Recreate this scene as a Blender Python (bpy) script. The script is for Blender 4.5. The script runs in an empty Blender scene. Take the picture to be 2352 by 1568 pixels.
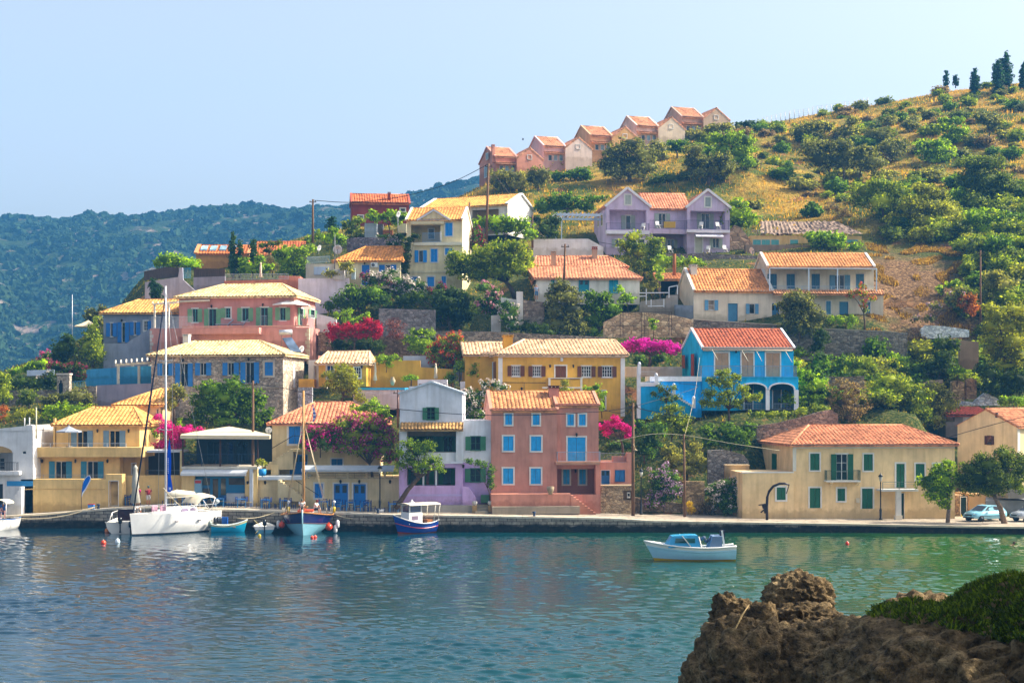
import bpy,math,random
import numpy as np
from mathutils import Vector,Matrix,noise
random.seed(7);RNG=np.random.default_rng(11)
sc=bpy.context.scene
COL=sc.collection
F,YH,CX,HC=3500.0,920.0,1176.0,11.2
ZOOM={'D':(0,0,1),'A':(0,1200,2.936),'B':(0,1640,2.936),'C':(600,900,2.936),'S':(600,1280,2.936),'T':(600,1640,2.936),
 'N':(1300,700,2.936),'G':(1300,1160,2.936),'I':(1300,1640,2.936),'O':(1880,380,2.1364),'P':(2000,1000,2.936),
 'H':(1880,1300,2.936),'J':(1880,1640,2.936),'Q':(2600,900,2.351),'M':(2600,1250,2.936),'K':(2600,1640,2.936),
 'L':(3296,1640,2.936),'U':(3096,1060,2.351),'R':(2896,160,1.96),'F':(2596,2031,1.568),'Y':(400,1900,5.334),'W':(0,1900,4.9),'V':(2560,2080,5.6)}
_z=['D']
def zoom(k):_z[0]=k
def D(x,y):
    k=_z[0]
    if k=='D':return x,y
    ox,oy,s=ZOOM[k]
    return (ox+x/s)/1.7415,(oy+y/s)/1.7415
def W(x,y,Y):
    x,y=D(x,y)
    return Vector(((x - CX)*Y/F,Y,HC+(YH - y)*Y/F))
def S(px,Y):
    k=_z[0];s=1 if k=='D' else 1/(ZOOM[k][2]*1.7415)
    return px*s*Y/F
# -- materials
def lin(c):
    if isinstance(c,str):
        c=c.lstrip('#');v=[int(c[i:i+2],16)/255 for i in (0,2,4)]
        return tuple(x/12.92 if x<=.04045 else ((x+.055)/1.055)**2.4 for x in v)
    return tuple(c)
MATS={}
class NT:
    def __init__(s,name):
        s.m=bpy.data.materials.new(name);s.m.use_nodes=True
        s.n=s.m.node_tree.nodes;s.l=s.m.node_tree.links
        s.b=s.n['Principled BSDF'];s.out=s.n['Material Output']
    def add(s,t,**kw):
        o=s.n.new(t)
        for k,v in kw.items():
            if k[0]=='_':o.inputs[k[1:].replace('_',' ')].default_value=v
            else:setattr(o,k,v)
        return o
    def link(s,a,b):s.l.new(a,b)
    def noise(s,scale,detail=3,rough=.55,vec=None):
        o=s.add('ShaderNodeTexNoise');o.inputs['Scale'].default_value=scale
        o.inputs['Detail'].default_value=detail;o.inputs['Roughness'].default_value=rough
        if vec:s.link(vec,o.inputs['Vector'])
        return o.outputs['Fac']
    def ramp(s,fac,stops,interp='LINEAR'):
        r=s.add('ShaderNodeValToRGB');e=r.color_ramp.elements;r.color_ramp.interpolation=interp
        while len(e)<len(stops):e.new(.5)
        for i,(p,c) in enumerate(stops):
            e[i].position=p;e[i].color=(*lin(c),1)
        s.link(fac,r.inputs['Fac']);return r.outputs['Color']
    def mix(s,fac,a,b,mode='MIX'):
        o=s.add('ShaderNodeMix',data_type='RGBA',blend_type=mode)
        if isinstance(fac,(int,float)):o.inputs[0].default_value=fac
        else:s.link(fac,o.inputs[0])
        for sock,v in ((o.inputs[6],a),(o.inputs[7],b)):
            if isinstance(v,(tuple,str)):sock.default_value=(*lin(v),1)
            else:s.link(v,sock)
        return o.outputs[2]
    def bump(s,h,strength=.3,dist=.05):
        o=s.add('ShaderNodeBump');o.inputs['Strength'].default_value=strength;o.inputs['Distance'].default_value=dist
        s.link(h,o.inputs['Height']);s.link(o.outputs['Normal'],s.b.inputs['Normal']);return o
    def obj(s):return s.add('ShaderNodeTexCoord').outputs['Object']
    def pos(s):return s.add('ShaderNodeNewGeometry').outputs['Position']
    def base(s,c):s.link(c,s.b.inputs['Base Color'])
    def set(s,rough=.8,metal=0,spec=.3):
        s.b.inputs['Roughness'].default_value=rough;s.b.inputs['Metallic'].default_value=metal
        s.b.inputs['Specular IOR Level'].default_value=spec
def shade(c,f):c=lin(c);return tuple(min(1,x*f) for x in c)
def M(kind,c='#ffffff',c2=None):
    key=(kind,c if isinstance(c,str) else tuple(c),c2)
    if key in MATS:return MATS[key]
    t=NT(kind+'_'+str(len(MATS)));t.set()
    if kind=='stucco':
        p=t.pos();mp=t.add('ShaderNodeMapping');t.link(p,mp.inputs['Vector']);mp.inputs['Scale'].default_value=(2.2,2.2,.25)
        a=t.noise(.55,4,.6,p);st=t.noise(1.0,3,.6,mp.outputs['Vector']);f=t.noise(9,2,.5,p)
        k=t.mix(.5,t.ramp(a,[(.3,(.78,)*3),(.7,(1.08,)*3)]),t.ramp(st,[(.28,(.66,.64,.6)),(.55,(1.05,)*3)]),'MULTIPLY')
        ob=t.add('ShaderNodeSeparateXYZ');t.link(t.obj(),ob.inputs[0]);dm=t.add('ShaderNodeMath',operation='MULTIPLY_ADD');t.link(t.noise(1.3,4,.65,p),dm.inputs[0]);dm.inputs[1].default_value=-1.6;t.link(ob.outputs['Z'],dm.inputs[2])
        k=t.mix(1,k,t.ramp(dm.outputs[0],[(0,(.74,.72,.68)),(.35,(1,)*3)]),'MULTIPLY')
        t.base(t.mix(1,lin(c),k,'MULTIPLY'));t.bump(f,.25,.03);t.set(.9,0,.15)
    elif kind=='paint':
        a=t.noise(1.7,3,.6,t.pos());t.base(t.mix(1,lin(c),t.ramp(a,[(.3,(.86,)*3),(.7,(1.04,)*3)]),'MULTIPLY'));t.set(.55,0,.35)
    elif kind=='gloss':
        a=t.noise(1.1,3,.6,t.pos());t.base(t.mix(1,lin(c),t.ramp(a,[(.3,(.9,)*3),(.7,(1.02,)*3)]),'MULTIPLY'));t.set(.22,0,.5)
    elif kind=='shutter':
        p=t.obj();w=t.add('ShaderNodeTexWave',wave_type='BANDS',bands_direction='Z');t.link(p,w.inputs['Vector'])
        w.inputs['Scale'].default_value=3.2;a=t.noise(2.5,3,.6,t.pos())
        t.base(t.mix(1,lin(c),t.ramp(a,[(.3,(.8,)*3),(.7,(1.06,)*3)]),'MULTIPLY'));t.bump(w.outputs['Fac'],.5,.03);t.set(.5,0,.35)
    elif kind=='stone':
        p=t.pos();mp=t.add('ShaderNodeMapping');t.link(p,mp.inputs['Vector']);mp.inputs['Scale'].default_value=(1,1,1.5)
        wv=t.add('ShaderNodeVectorMath',operation='ADD');nn=t.add('ShaderNodeTexNoise');nn.inputs['Scale'].default_value=1.6;t.link(p,nn.inputs['Vector'])
        sc_=t.add('ShaderNodeVectorMath',operation='SCALE');t.link(nn.outputs['Color'],sc_.inputs[0]);sc_.inputs['Scale'].default_value=.35
        t.link(mp.outputs['Vector'],wv.inputs[0]);t.link(sc_.outputs[0],wv.inputs[1])
        v=t.add('ShaderNodeTexVoronoi',feature='DISTANCE_TO_EDGE');v.inputs['Scale'].default_value=2.6 if c2 is None else c2;t.link(wv.outputs[0],v.inputs['Vector'])
        v2=t.add('ShaderNodeTexVoronoi');v2.inputs['Scale'].default_value=2.6 if c2 is None else c2;t.link(wv.outputs[0],v2.inputs['Vector'])
        g=t.add('ShaderNodeSeparateColor');t.link(v2.outputs['Color'],g.inputs[0])
        tone=t.ramp(g.outputs[0],[(0,shade(c,.7)),(.4,shade(c,1.1)),(.8,shade(c,1.45)),(1,shade(c,1.8))])
        big=t.ramp(t.noise(.35,4,.6,p),[(.3,(.65,)*3),(.7,(1.1,)*3)])
        gap=t.ramp(v.outputs['Distance'],[(0,(.42,)*3),(.06,(1,1,1))])
        t.base(t.mix(1,t.mix(1,tone,big,'MULTIPLY'),gap,'MULTIPLY'))
        t.bump(t.ramp(v.outputs['Distance'],[(0,(0,)*3),(.16,(1,)*3)]),.9,.08);t.set(.95,0,.1)
    elif kind=='tile':
        p=t.obj();v=t.add('ShaderNodeTexVoronoi');v.inputs['Scale'].default_value=3.0;t.link(p,v.inputs['Vector'])
        g=t.add('ShaderNodeSeparateColor');t.link(v.outputs['Color'],g.inputs[0])
        tone=t.ramp(g.outputs[0],[(0,shade(c,.55)),(.45,c),(1,shade(c,1.3))])
        big=t.ramp(t.noise(.5,5,.65,t.pos()),[(.28,(.72,.7,.68)),(.65,(1.08,)*3)])
        t.base(t.mix(1,tone,big,'MULTIPLY'));t.set(.85,0,.2);t.bump(t.noise(14,2,.5,p),.2,.02)
    elif kind=='wood':
        p=t.obj();mp=t.add('ShaderNodeMapping');t.link(p,mp.inputs['Vector']);mp.inputs['Scale'].default_value=(9,9,.7)
        a=t.noise(1.5,4,.6,mp.outputs['Vector']);t.base(t.ramp(a,[(.25,shade(c,.5)),(.55,c),(.8,shade(c,1.4))]));t.bump(a,.4,.02);t.set(.8,0,.2)
    elif kind=='metal':
        t.base(t.ramp(t.noise(3,3,.6,t.pos()),[(.3,shade(c,.8)),(.7,shade(c,1.1))]));t.set(.4,.3,.4)
    elif kind=='fabric':
        a=t.noise(2,3,.6,t.pos());t.base(t.mix(1,lin(c),t.ramp(a,[(.3,(.86,)*3),(.7,(1.05,)*3)]),'MULTIPLY'));t.set(.95,0,.1);t.bump(t.noise(6,2,.5,t.pos()),.25,.03)
    elif kind=='glass':
        t.base(t.ramp(t.noise(.9,2,.5,t.pos()),[(.35,shade(c,.6)),(.65,shade(c,1.5))]));t.set(.08,0,.6)
    elif kind=='leaf':
        gi=t.add('ShaderNodeNewGeometry');big=t.noise(.8,3,.6,t.pos())
        a=t.ramp(gi.outputs['Random Per Island'],[(0,shade(c,.7)),(.45,shade(c,1.35)),(.85,shade(c2 or shade(c,1.5),1.4)),(1,shade(c2 or shade(c,1.5),1.9))])
        k=t.mix(1,a,t.ramp(big,[(.3,(.75,.7,.45)),(.7,(1.38,1.2,.7))]),'MULTIPLY')
        t.base(k);t.set(.6,0,.18);tr=t.add('ShaderNodeBsdfTranslucent');hs=t.mix(1,k,(1.5,1.45,.7),'MULTIPLY');t.link(hs,tr.inputs['Color'])
        ms=t.add('ShaderNodeMixShader');ms.inputs[0].default_value=.48;t.link(t.b.outputs[0],ms.inputs[1]);t.link(tr.outputs[0],ms.inputs[2]);t.link(ms.outputs[0],t.out.inputs['Surface'])
    elif kind=='far_leaf':
        gi=t.add('ShaderNodeNewGeometry');t.base(t.ramp(gi.outputs['Random Per Island'],[(0,shade(c,.85)),(1,c2)]));t.set(.9,0,.05)
    elif kind=='petal':
        gi=t.add('ShaderNodeNewGeometry')
        a=t.ramp(gi.outputs['Random Per Island'],[(0,shade(c,.5)),(.45,c),(1,c2 or shade(c,1.35))])
        t.base(a);t.set(.7,0,.1);tr=t.add('ShaderNodeBsdfTranslucent');t.link(a,tr.inputs['Color'])
        ms=t.add('ShaderNodeMixShader');ms.inputs[0].default_value=.4;t.link(t.b.outputs[0],ms.inputs[1]);t.link(tr.outputs[0],ms.inputs[2]);t.link(ms.outputs[0],t.out.inputs['Surface'])
    elif kind=='bark':
        a=t.noise(6,4,.65,t.pos());t.base(t.ramp(a,[(.3,shade(c,.5)),(.7,shade(c,1.3))]));t.bump(a,.7,.05);t.set(.95,0,.1)
    MATS[key]=t.m;return t.m
# -- mesh collector
class MB:
    def __init__(s):s.v=[];s.f=[];s.sm=[]
    def add(s,vs,fs,smooth=False):
        o=len(s.v);s.v+=[tuple(p) for p in vs];s.f+=[tuple(i+o for i in q) for q in fs];s.sm+=[smooth]*len(fs);return s
    def quad(s,a,b,c,d):return s.add([a,b,c,d],[(0,1,2,3)])
    def box(s,x0,x1,y0,y1,z0,z1):
        if x0>x1:x0,x1=x1,x0
        if y0>y1:y0,y1=y1,y0
        if z0>z1:z0,z1=z1,z0
        return s.add([(x,y,z) for z in (z0,z1) for y in (y0,y1) for x in (x0,x1)],
                     [(0,2,3,1),(4,5,7,6),(0,1,5,4),(2,6,7,3),(0,4,6,2),(1,3,7,5)])
    def beam(s,a,b,w,h=None,up=Vector((0,0,1))):
        a,b=Vector(a),Vector(b);h=h or w;d=(b - a).normalized()
        if abs(d.dot(up))>.98:up=Vector((0,1,0))
        x=d.cross(up).normalized()*w/2;y=x.normalized().cross(d)*h/2
        return s.add([a - x - y,a+x - y,a+x+y,a - x+y,b - x - y,b+x - y,b+x+y,b - x+y],
                     [(0,3,2,1),(4,5,6,7),(0,1,5,4),(1,2,6,5),(2,3,7,6),(3,0,4,7)])
    def tube(s,pts,r,n=6,cap=True):
        pts=[Vector(p) for p in pts];rs=r if isinstance(r,(list,tuple)) else [r]*len(pts);vs=[];fs=[]
        for i,p in enumerate(pts):
            d=(pts[min(i+1,len(pts) - 1)] - pts[max(i - 1,0)]).normalized()
            up=Vector((0,0,1)) if abs(d.z)<.9 else Vector((0,1,0))
            x=d.cross(up).normalized();y=x.cross(d)
            for k in range(n):
                a=2*math.pi*k/n;vs.append(p+(x*math.cos(a)+y*math.sin(a))*rs[i])
        for i in range(len(pts) - 1):
            for k in range(n):
                k2=(k+1) % n;fs.append((i*n+k,i*n+k2,(i+1)*n+k2,(i+1)*n+k))
        if cap:fs+=[tuple(range(n - 1,-1,-1)),tuple(range((len(pts) - 1)*n,len(pts)*n))]
        return s.add(vs,fs,True)
    def lathe(s,c,prof,n=12,axis='z'):
        c=Vector(c);vs=[];fs=[]
        for r,h in prof:
            for k in range(n):
                a=2*math.pi*k/n;x,y=r*math.cos(a),r*math.sin(a)
                vs.append(c+(Vector((x,y,h)) if axis=='z' else Vector((h,x,y)) if axis=='x' else Vector((x,h,y))))
        for i in range(len(prof) - 1):
            for k in range(n):
                k2=(k+1) % n;q=(i*n+k,i*n+k2,(i+1)*n+k2,(i+1)*n+k);fs.append(q if axis !='y' else q[::-1])
        m=(len(prof) - 1)*n
        fs+=[tuple(range(n - 1,-1,-1)),tuple(range(m,m+n))]
        return s.add(vs,fs,True)
    def ball(s,c,r,n=10,m=7):
        rx,ry,rz=r if isinstance(r,(tuple,list)) else (r,)*3;c=Vector(c);vs=[];fs=[]
        for i in range(m+1):
            t=math.pi*i/m
            for k in range(n):
                a=2*math.pi*k/n;vs.append(c+Vector((rx*math.sin(t)*math.cos(a),ry*math.sin(t)*math.sin(a),-rz*math.cos(t))))
        for i in range(m):
            for k in range(n):
                k2=(k+1) % n;fs.append((i*n+k,i*n+k2,(i+1)*n+k2,(i+1)*n+k))
        return s.add(vs,fs,True)
    def prism(s,pts,a,b,axis='y'):
        n=len(pts);ar=sum(pts[i][0]*pts[(i+1) % n][1] - pts[(i+1) % n][0]*pts[i][1] for i in range(n))
        if ar<0:pts=pts[::-1]
        P=(lambda p,t:(p[0],t,p[1])) if axis=='y' else (lambda p,t:(p[0],p[1],t)) if axis=='z' else (lambda p,t:(t,p[0],p[1]))
        vs=[P(p,a) for p in pts]+[P(p,b) for p in pts]
        fs=[tuple(range(n)),tuple(range(2*n - 1,n - 1,-1))]+[((i+1) % n,i,n+i,n+(i+1) % n) for i in range(n)]
        return s.add(vs,fs)
    def loft(s,rings,closed=True,cap=True,smooth=True):
        n=len(rings[0]);vs=[p for r in rings for p in r];fs=[]
        for i in range(len(rings) - 1):
            for k in range(n if closed else n - 1):
                k2=(k+1) % n;fs.append((i*n+k,i*n+k2,(i+1)*n+k2,(i+1)*n+k))
        if cap:fs+=[tuple(range(n - 1,-1,-1)),tuple(range((len(rings) - 1)*n,len(rings)*n))]
        return s.add(vs,fs,smooth)
    def build(s,name,mat,parent=None,label=None):
        if not s.v:return None
        me=bpy.data.meshes.new(name);me.from_pydata(s.v,[],s.f);me.materials.append(mat)
        if any(s.sm):me.polygons.foreach_set('use_smooth',s.sm)
        me.update();o=bpy.data.objects.new(name,me);COL.objects.link(o)
        if parent:o.parent=parent
        if label:o['label']=label
        return o
def tag(o,label,cat,group=None):
    o['label']=label;o['category']=cat
    if group:o['group']=group
    return o
def struct(o,kind='structure'):o['kind']=kind;return o
def thing(name,label,cat,loc=(0,0,0),rz=0,group=None):
    o=bpy.data.objects.new(name,None);COL.objects.link(o);o.location=loc;o.rotation_euler=(0,0,rz);o.empty_display_size=.3
    return tag(o,label,cat,group)
KIDS={}
def copy_tree(o,loc=None,rz=None,label=None,parent=None,scale=None):
    c=o.copy();COL.objects.link(c)
    if parent:c.parent=parent
    for k in [x for x in o.children]:copy_tree(k,parent=c)
    if loc is not None:c.location=loc
    if rz is not None:c.rotation_euler=(0,0,rz)
    if scale is not None:c.scale=scale if isinstance(scale,tuple) else (scale,)*3
    if label:c['label']=label
    return c
def quads_obj(name,vs,mat,parent=None,nper=4,extra=None):
    me=bpy.data.meshes.new(name);v=vs.reshape(-1,3).astype(np.float32);n=len(v)//nper
    idx=np.arange(n*nper,dtype=np.int32);st=np.arange(0,n*nper,nper,dtype=np.int32)
    if extra is not None:
        ev,ef=extra;k=ef.shape[1];idx=np.concatenate([idx,(ef.ravel()+len(v)).astype(np.int32)])
        st=np.concatenate([st,(n*nper+np.arange(0,ef.size,k)).astype(np.int32)]);v=np.concatenate([v,ev.astype(np.float32)])
    me.vertices.add(len(v));me.vertices.foreach_set('co',v.ravel());me.loops.add(len(idx));me.loops.foreach_set('vertex_index',idx)
    me.polygons.add(len(st));me.polygons.foreach_set('loop_start',st);me.update(calc_edges=True);me.validate()
    me.materials.append(mat);o=bpy.data.objects.new(name,me);COL.objects.link(o)
    if parent:o.parent=parent
    return o
# -- render, camera, light
sc.render.engine='CYCLES';sc.cycles.use_denoising=True
sc.view_settings.view_transform='Standard';sc.view_settings.look='None'
cam=bpy.data.cameras.new('camera');co=bpy.data.objects.new('camera',cam);COL.objects.link(co);sc.camera=co
co.location=(0,0,HC);co.rotation_euler=(math.pi/2,0,0);cam.lens=36*F/2352;cam.sensor_width=36
cam.shift_y=(YH - 784)/2352;cam.clip_end=20000;cam.clip_start=.5
SUN_EL,SUN_AZ=math.radians(40),math.radians(82)
wd=bpy.data.worlds.new('World');sc.world=wd;wd.use_nodes=True
sky=wd.node_tree.nodes.new('ShaderNodeTexSky');sky.sky_type='NISHITA';sky.sun_disc=False
sky.sun_elevation=SUN_EL;sky.sun_rotation=SUN_AZ;sky.air_density=.9;sky.dust_density=5.0;sky.ozone_density=1.0;sky.altitude=10
bg=wd.node_tree.nodes['Background'];bg.inputs[1].default_value=SKY_K=.115
hs_=wd.node_tree.nodes.new('ShaderNodeHueSaturation');hs_.inputs['Saturation'].default_value=.47;hs_.inputs['Value'].default_value=1.26;wd.node_tree.links.new(sky.outputs[0],hs_.inputs['Color']);wd.node_tree.links.new(hs_.outputs[0],bg.inputs[0])
sl=bpy.data.lights.new('sun','SUN');sl.energy=5.0;sl.angle=math.radians(.5);sl.color=(1,.9,.74)
so=bpy.data.objects.new('sun',sl);COL.objects.link(so);so.location=(200,60,250)
sd=Vector((math.sin(SUN_AZ)*math.cos(SUN_EL),math.cos(SUN_AZ)*math.cos(SUN_EL),math.sin(SUN_EL)))
so.rotation_euler=sd.to_track_quat('Z','Y').to_euler()
sc.view_settings.exposure=1.02
# -- ground
zoom('D')
CP=[]
def cp(Y,*pts):
    for x,y in pts:CP.append(tuple(W(x,y,Y)))
for x in range(-60,61,12):
    CP.append((x,131,-3));CP.append((x,136,.7));CP.append((x,120,-3.2))
cp(141,(-100,1150),(60,1120),(250,1130),(450,1150),(650,1150),(850,1160),(1000,1160),(1150,1150),(1300,1160),(1480,1140),(1600,1120),(1680,1130),(1800,1170),(2000,1170),(2200,1170),(2400,1170))
cp(147,(-100,1000),(60,985),(200,990),(450,1010),(700,1020),(950,1020),(1100,1010),(1300,1040),(1420,1030),(1500,1015),(1620,1000),(1740,985),(1900,1080),(2100,1050),(2190,1110),(2240,1140),(2400,1140))
cp(151,(-100,960),(100,955),(300,965),(500,980),(690,980),(900,960),(1100,965),(1300,975),(1440,965),(1560,962),(1700,945),(1840,945),(1950,960),(2100,960),(2180,1060),(2240,1090),(2400,1090))
cp(160,(-120,900),(0,895),(100,885),(220,890),(350,900),(600,930),(720,930),(900,905),(1100,900),(1300,920),(1450,915),(1600,935),(1800,930),(1900,925),(2050,915),(2150,1000),(2240,1010),(2400,1000))
cp(166,(0,860),(120,850),(230,850),(350,860),(600,870),(760,850),(950,830),(1100,800),(1250,800),(1420,820),(1600,830),(1780,850),(1850,868),(2000,868),(2130,862),(2250,880),(2400,880))
cp(168.6,(1830,862),(1920,866),(2020,866),(2120,858));cp(170.6,(1830,765),(1920,768),(2020,772),(2120,780))
cp(172,(-50,870),(150,800),(240,790),(400,770),(700,770),(780,770),(980,770),(1150,770),(1300,760),(1450,742),(1600,745),(1760,750),(1900,755),(2050,762),(2200,775),(2400,740))
cp(180,(-50,905),(100,860),(240,735),(400,700),(600,700),(720,690),(800,675),(950,660),(1080,690),(1200,690),(1350,690),(1500,670),(1650,660),(1800,660),(1950,665),(2050,690),(2200,680),(2400,650))
cp(190,(100,900),(250,760),(330,655),(500,630),(700,625),(800,600),(920,600),(1080,640),(1200,625),(1350,620),(1550,610),(1700,600),(1900,600),(2050,600),(2200,600),(2400,575))
cp(198,(330,640),(450,600),(620,575),(720,560),(800,545),(920,550),(1080,570),(1200,570),(1350,583),(1500,584),(1680,584),(1800,572),(1950,570),(2050,570),(2200,560),(2400,540))
cp(212,(250,800),(420,660),(620,570),(800,525),(940,520),(1050,505),(1200,520),(1350,500),(1500,498),(1700,500),(1850,500),(2000,480),(2200,480),(2400,460))
cp(228,(420,720),(620,600),(800,535),(940,520),(1060,490),(1200,450),(1350,455),(1500,455),(1700,455),(1850,450),(2000,430),(2200,420),(2400,400))
cp(234,(1100,448),(1170,440),(1250,432),(1400,420),(1550,405),(1700,388));cp(238,(1120,425),(1240,416));cp(244.5,(1240,400),(1340,392));cp(251,(1350,376),(1450,368));cp(257.5,(1455,352),(1560,344));cp(264,(1565,328),(1680,318))
cp(245,(800,560),(950,510),(1060,455),(1700,370),(1900,400),(2100,385),(2400,350))
cp(262,(800,600),(1000,520),(1080,460),(1140,430),(1700,335),(1900,340),(2100,310),(2400,280))
cp(285,(1140,480),(1340,420),(1500,345),(1640,302),(1740,297),(1860,285),(2000,270),(2150,250),(2400,225))
cp(310,(1200,560),(1500,420),(1680,305),(1760,290),(1850,272),(1950,254),(2050,236),(2150,217),(2250,203),(2330,195),(2420,185),(2500,180))
cp(330,(1200,700),(1500,520),(1680,350),(1850,310),(2050,270),(2250,235),(2420,215))
cp(380,(900,900),(1500,700),(1900,450),(2300,400),(2500,400))
CP=np.array(CP);CPS=CP[:,:2]*np.array([1.0,1.0])
_d=np.linalg.norm(CPS[:,None] - CPS[None],axis=2);RW=np.linalg.solve(_d+np.eye(len(CP))*.6,CP[:,2] - CP[:,2].mean());RM=CP[:,2].mean()
def ground_z(P):
    P=np.atleast_2d(np.asarray(P,float));out=np.empty(len(P))
    for i in range(0,len(P),20000):
        q=P[i:i+20000,:2];out[i:i+20000]=np.linalg.norm(q[:,None] - CPS[None],axis=2) @ RW+RM
    return out
def gz(x,y):return float(ground_z([(x,y)])[0])
def hit(px,py,y0=150,y1=330):
    Y=np.arange(y0,y1,.5);x,y=D(px,py)
    X=(x - CX)*Y/F;Z=HC+(YH - y)*Y/F;g=ground_z(np.stack([X,Y],1));k=np.nonzero(g>=Z)[0]
    if len(k)==0:return None
    i=k[0];return Vector((X[i],Y[i],g[i]))
NX,NY=300,330
xs=np.linspace(-92,150,NX);ys=np.linspace(132,382,NY);XX,YY=np.meshgrid(xs,ys);gr=np.stack([XX.ravel(),YY.ravel()],1)
zz=ground_z(gr);amp=np.clip((gr[:,1] - 140)/60,0,1)*.35
nz=np.array([noise.noise(Vector((x*.25,y*.25,0)))+.5*noise.noise(Vector((x*.8,y*.8,3))) for x,y in gr]);zz=zz+nz*amp
gv=np.concatenate([gr,zz[:,None]],1)
ii=(np.arange(NY - 1)[:,None]*NX+np.arange(NX - 1)[None]).ravel();gf=np.stack([ii,ii+1,ii+NX+1,ii+NX],1)
t=NT('hillside');p=t.pos()
a=t.noise(.11,6,.65,p);b=t.noise(.9,5,.65,p);c=t.noise(3.2,4,.7,p)
grass=t.ramp(b,[(.25,'#5a4a1e'),(.42,'#9a7a30'),(.58,'#b5923e'),(.75,'#78702c')])
green=t.ramp(c,[(.3,'#25330f'),(.55,'#4d5a1b'),(.75,'#77702a')])
soil=t.ramp(b,[(.3,'#5e3a22'),(.6,'#8d6142'),(.8,'#a98762')])
g1=t.mix(t.ramp(a,[(.42,(0,)*3),(.56,(1,)*3)]),grass,green)
sp=t.add('ShaderNodeSeparateXYZ');t.link(p,sp.inputs[0]);yr=t.add('ShaderNodeMapRange');t.link(sp.outputs['Y'],yr.inputs[0]);yr.inputs[1].default_value=215;yr.inputs[2].default_value=195
bank=t.ramp(c,[(.3,'#1c2a10'),(.5,'#3a4a1c'),(.65,'#6a6030'),(.8,'#7a6248')]);g1=t.mix(yr.outputs[0],g1,bank)
g2=t.mix(t.ramp(t.noise(.2,5,.65,p),[(.58,(0,)*3),(.68,(1,)*3)]),g1,soil)
er=t.add('ShaderNodeVectorMath',operation='DISTANCE');es=t.add('ShaderNodeVectorMath',operation='MULTIPLY');t.link(p,es.inputs[0]);es.inputs[1].default_value=(1,.6,0);t.link(es.outputs[0],er.inputs[0]);er.inputs[1].default_value=(47,109,0)
en=t.add('ShaderNodeMath',operation='MULTIPLY_ADD');t.link(t.noise(.25,5,.7,p),en.inputs[0]);en.inputs[1].default_value=14;t.link(er.outputs['Value'],en.inputs[2]);ek=t.add('ShaderNodeMapRange');t.link(en.outputs[0],ek.inputs[0]);ek.inputs[1].default_value=16;ek.inputs[2].default_value=12
g2=t.mix(ek.outputs[0],g2,t.ramp(c,[(.28,'#3f2e20'),(.5,'#6e5338'),(.68,'#9a7c58'),(.8,'#8a8070')]))
t.base(t.mix(1,g2,t.ramp(c,[(.25,(.6,)*3),(.7,(1.15,)*3)]),'MULTIPLY'));t.bump(c,.9,.25);t.set(.95,0,.1)
M_HILL=t.m
def grid_obj(name,v,f,mat,smooth=True):
    me=bpy.data.meshes.new(name);me.vertices.add(len(v));me.vertices.foreach_set('co',v.astype(np.float32).ravel())
    me.loops.add(f.size);me.loops.foreach_set('vertex_index',f.astype(np.int32).ravel());me.polygons.add(len(f))
    me.polygons.foreach_set('loop_start',np.arange(0,f.size,f.shape[1],dtype=np.int32));me.update(calc_edges=True)
    if smooth:me.polygons.foreach_set('use_smooth',np.ones(len(f),bool))
    me.materials.append(mat);o=bpy.data.objects.new(name,me);COL.objects.link(o);return o
struct(grid_obj('hillside',gv,gf,M_HILL))
t=NT('sea');p=t.pos()
w1=t.noise(2.4,3,.6,p);w2=t.noise(9,2,.6,p)
ad=t.add('ShaderNodeMath',operation='MULTIPLY_ADD');t.link(w2,ad.inputs[0]);ad.inputs[1].default_value=.25;t.link(w1,ad.inputs[2])
sep=t.add('ShaderNodeSeparateXYZ');t.link(p,sep.inputs[0])
mr=t.add('ShaderNodeMapRange');t.link(sep.outputs['X'],mr.inputs[0]);mr.inputs[1].default_value=-20;mr.inputs[2].default_value=42
ms=t.add('ShaderNodeMath',operation='MULTIPLY_ADD');t.link(t.noise(.06,3,.5,p),ms.inputs[0]);ms.inputs[1].default_value=.5;t.link(mr.outputs[0],ms.inputs[2])
t.base(t.ramp(ms.outputs[0],[(.2,'#032738'),(.6,'#043a42'),(.95,'#17421f'),(1,'#234c20')]))
t.bump(ad.outputs[0],.15,.1);t.set(.03,0,.5);t.b.inputs['IOR'].default_value=1.33
rows=HC*F/np.linspace(1231 - YH,1640 - YH,470);uu=np.linspace(-1330,1330,640);GX=np.outer(rows,uu/F);GY=np.repeat(rows[:,None],len(uu),1);GZ=np.zeros_like(GX)
for i in range(30):
    lam=.38*(5**RNG.random());th=RNG.normal(1.45,.42);kx,ky=2*math.pi/lam*np.cos(th),2*math.pi/lam*np.sin(th)
    GZ+=.0064*lam*np.sin(GX*kx+GY*ky+RNG.uniform(0,6.28))
patch=.5+.65*np.clip(1.2*np.sin(GX*.11+GY*.05+1)*np.sin(GY*.16 - GX*.04)+.55,0,1.3);GZ*=patch;fade=np.ones_like(GZ);fade[0]=fade[-1]=0;fade[:,0]=fade[:,-1]=0;GZ*=fade
sv=np.stack([GX,GY,GZ],-1).reshape(-1,3);nu=len(uu);ii=(np.arange(len(rows) - 1)[:,None]*nu+np.arange(nu - 1)[None]).ravel();sf=np.stack([ii,ii+nu,ii+nu+1,ii+1],1)
c=[sv[0],sv[nu - 1],sv[-1],sv[-nu]];E=np.array([(-3000,6000,0),(3000,6000,0),(3000,-100,0),(-3000,-100,0)]);n0=len(sv);ci=[0,nu - 1,len(sv) - 1,len(sv) - nu]
sv=np.concatenate([sv,E]);sf=np.concatenate([sf,[[n0,ci[0],ci[1],n0+1],[n0+1,ci[1],ci[2],n0+2],[n0+2,ci[2],ci[3],n0+3],[n0+3,ci[3],ci[0],n0]]])
struct(grid_obj('sea',sv,sf,t.m))
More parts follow.
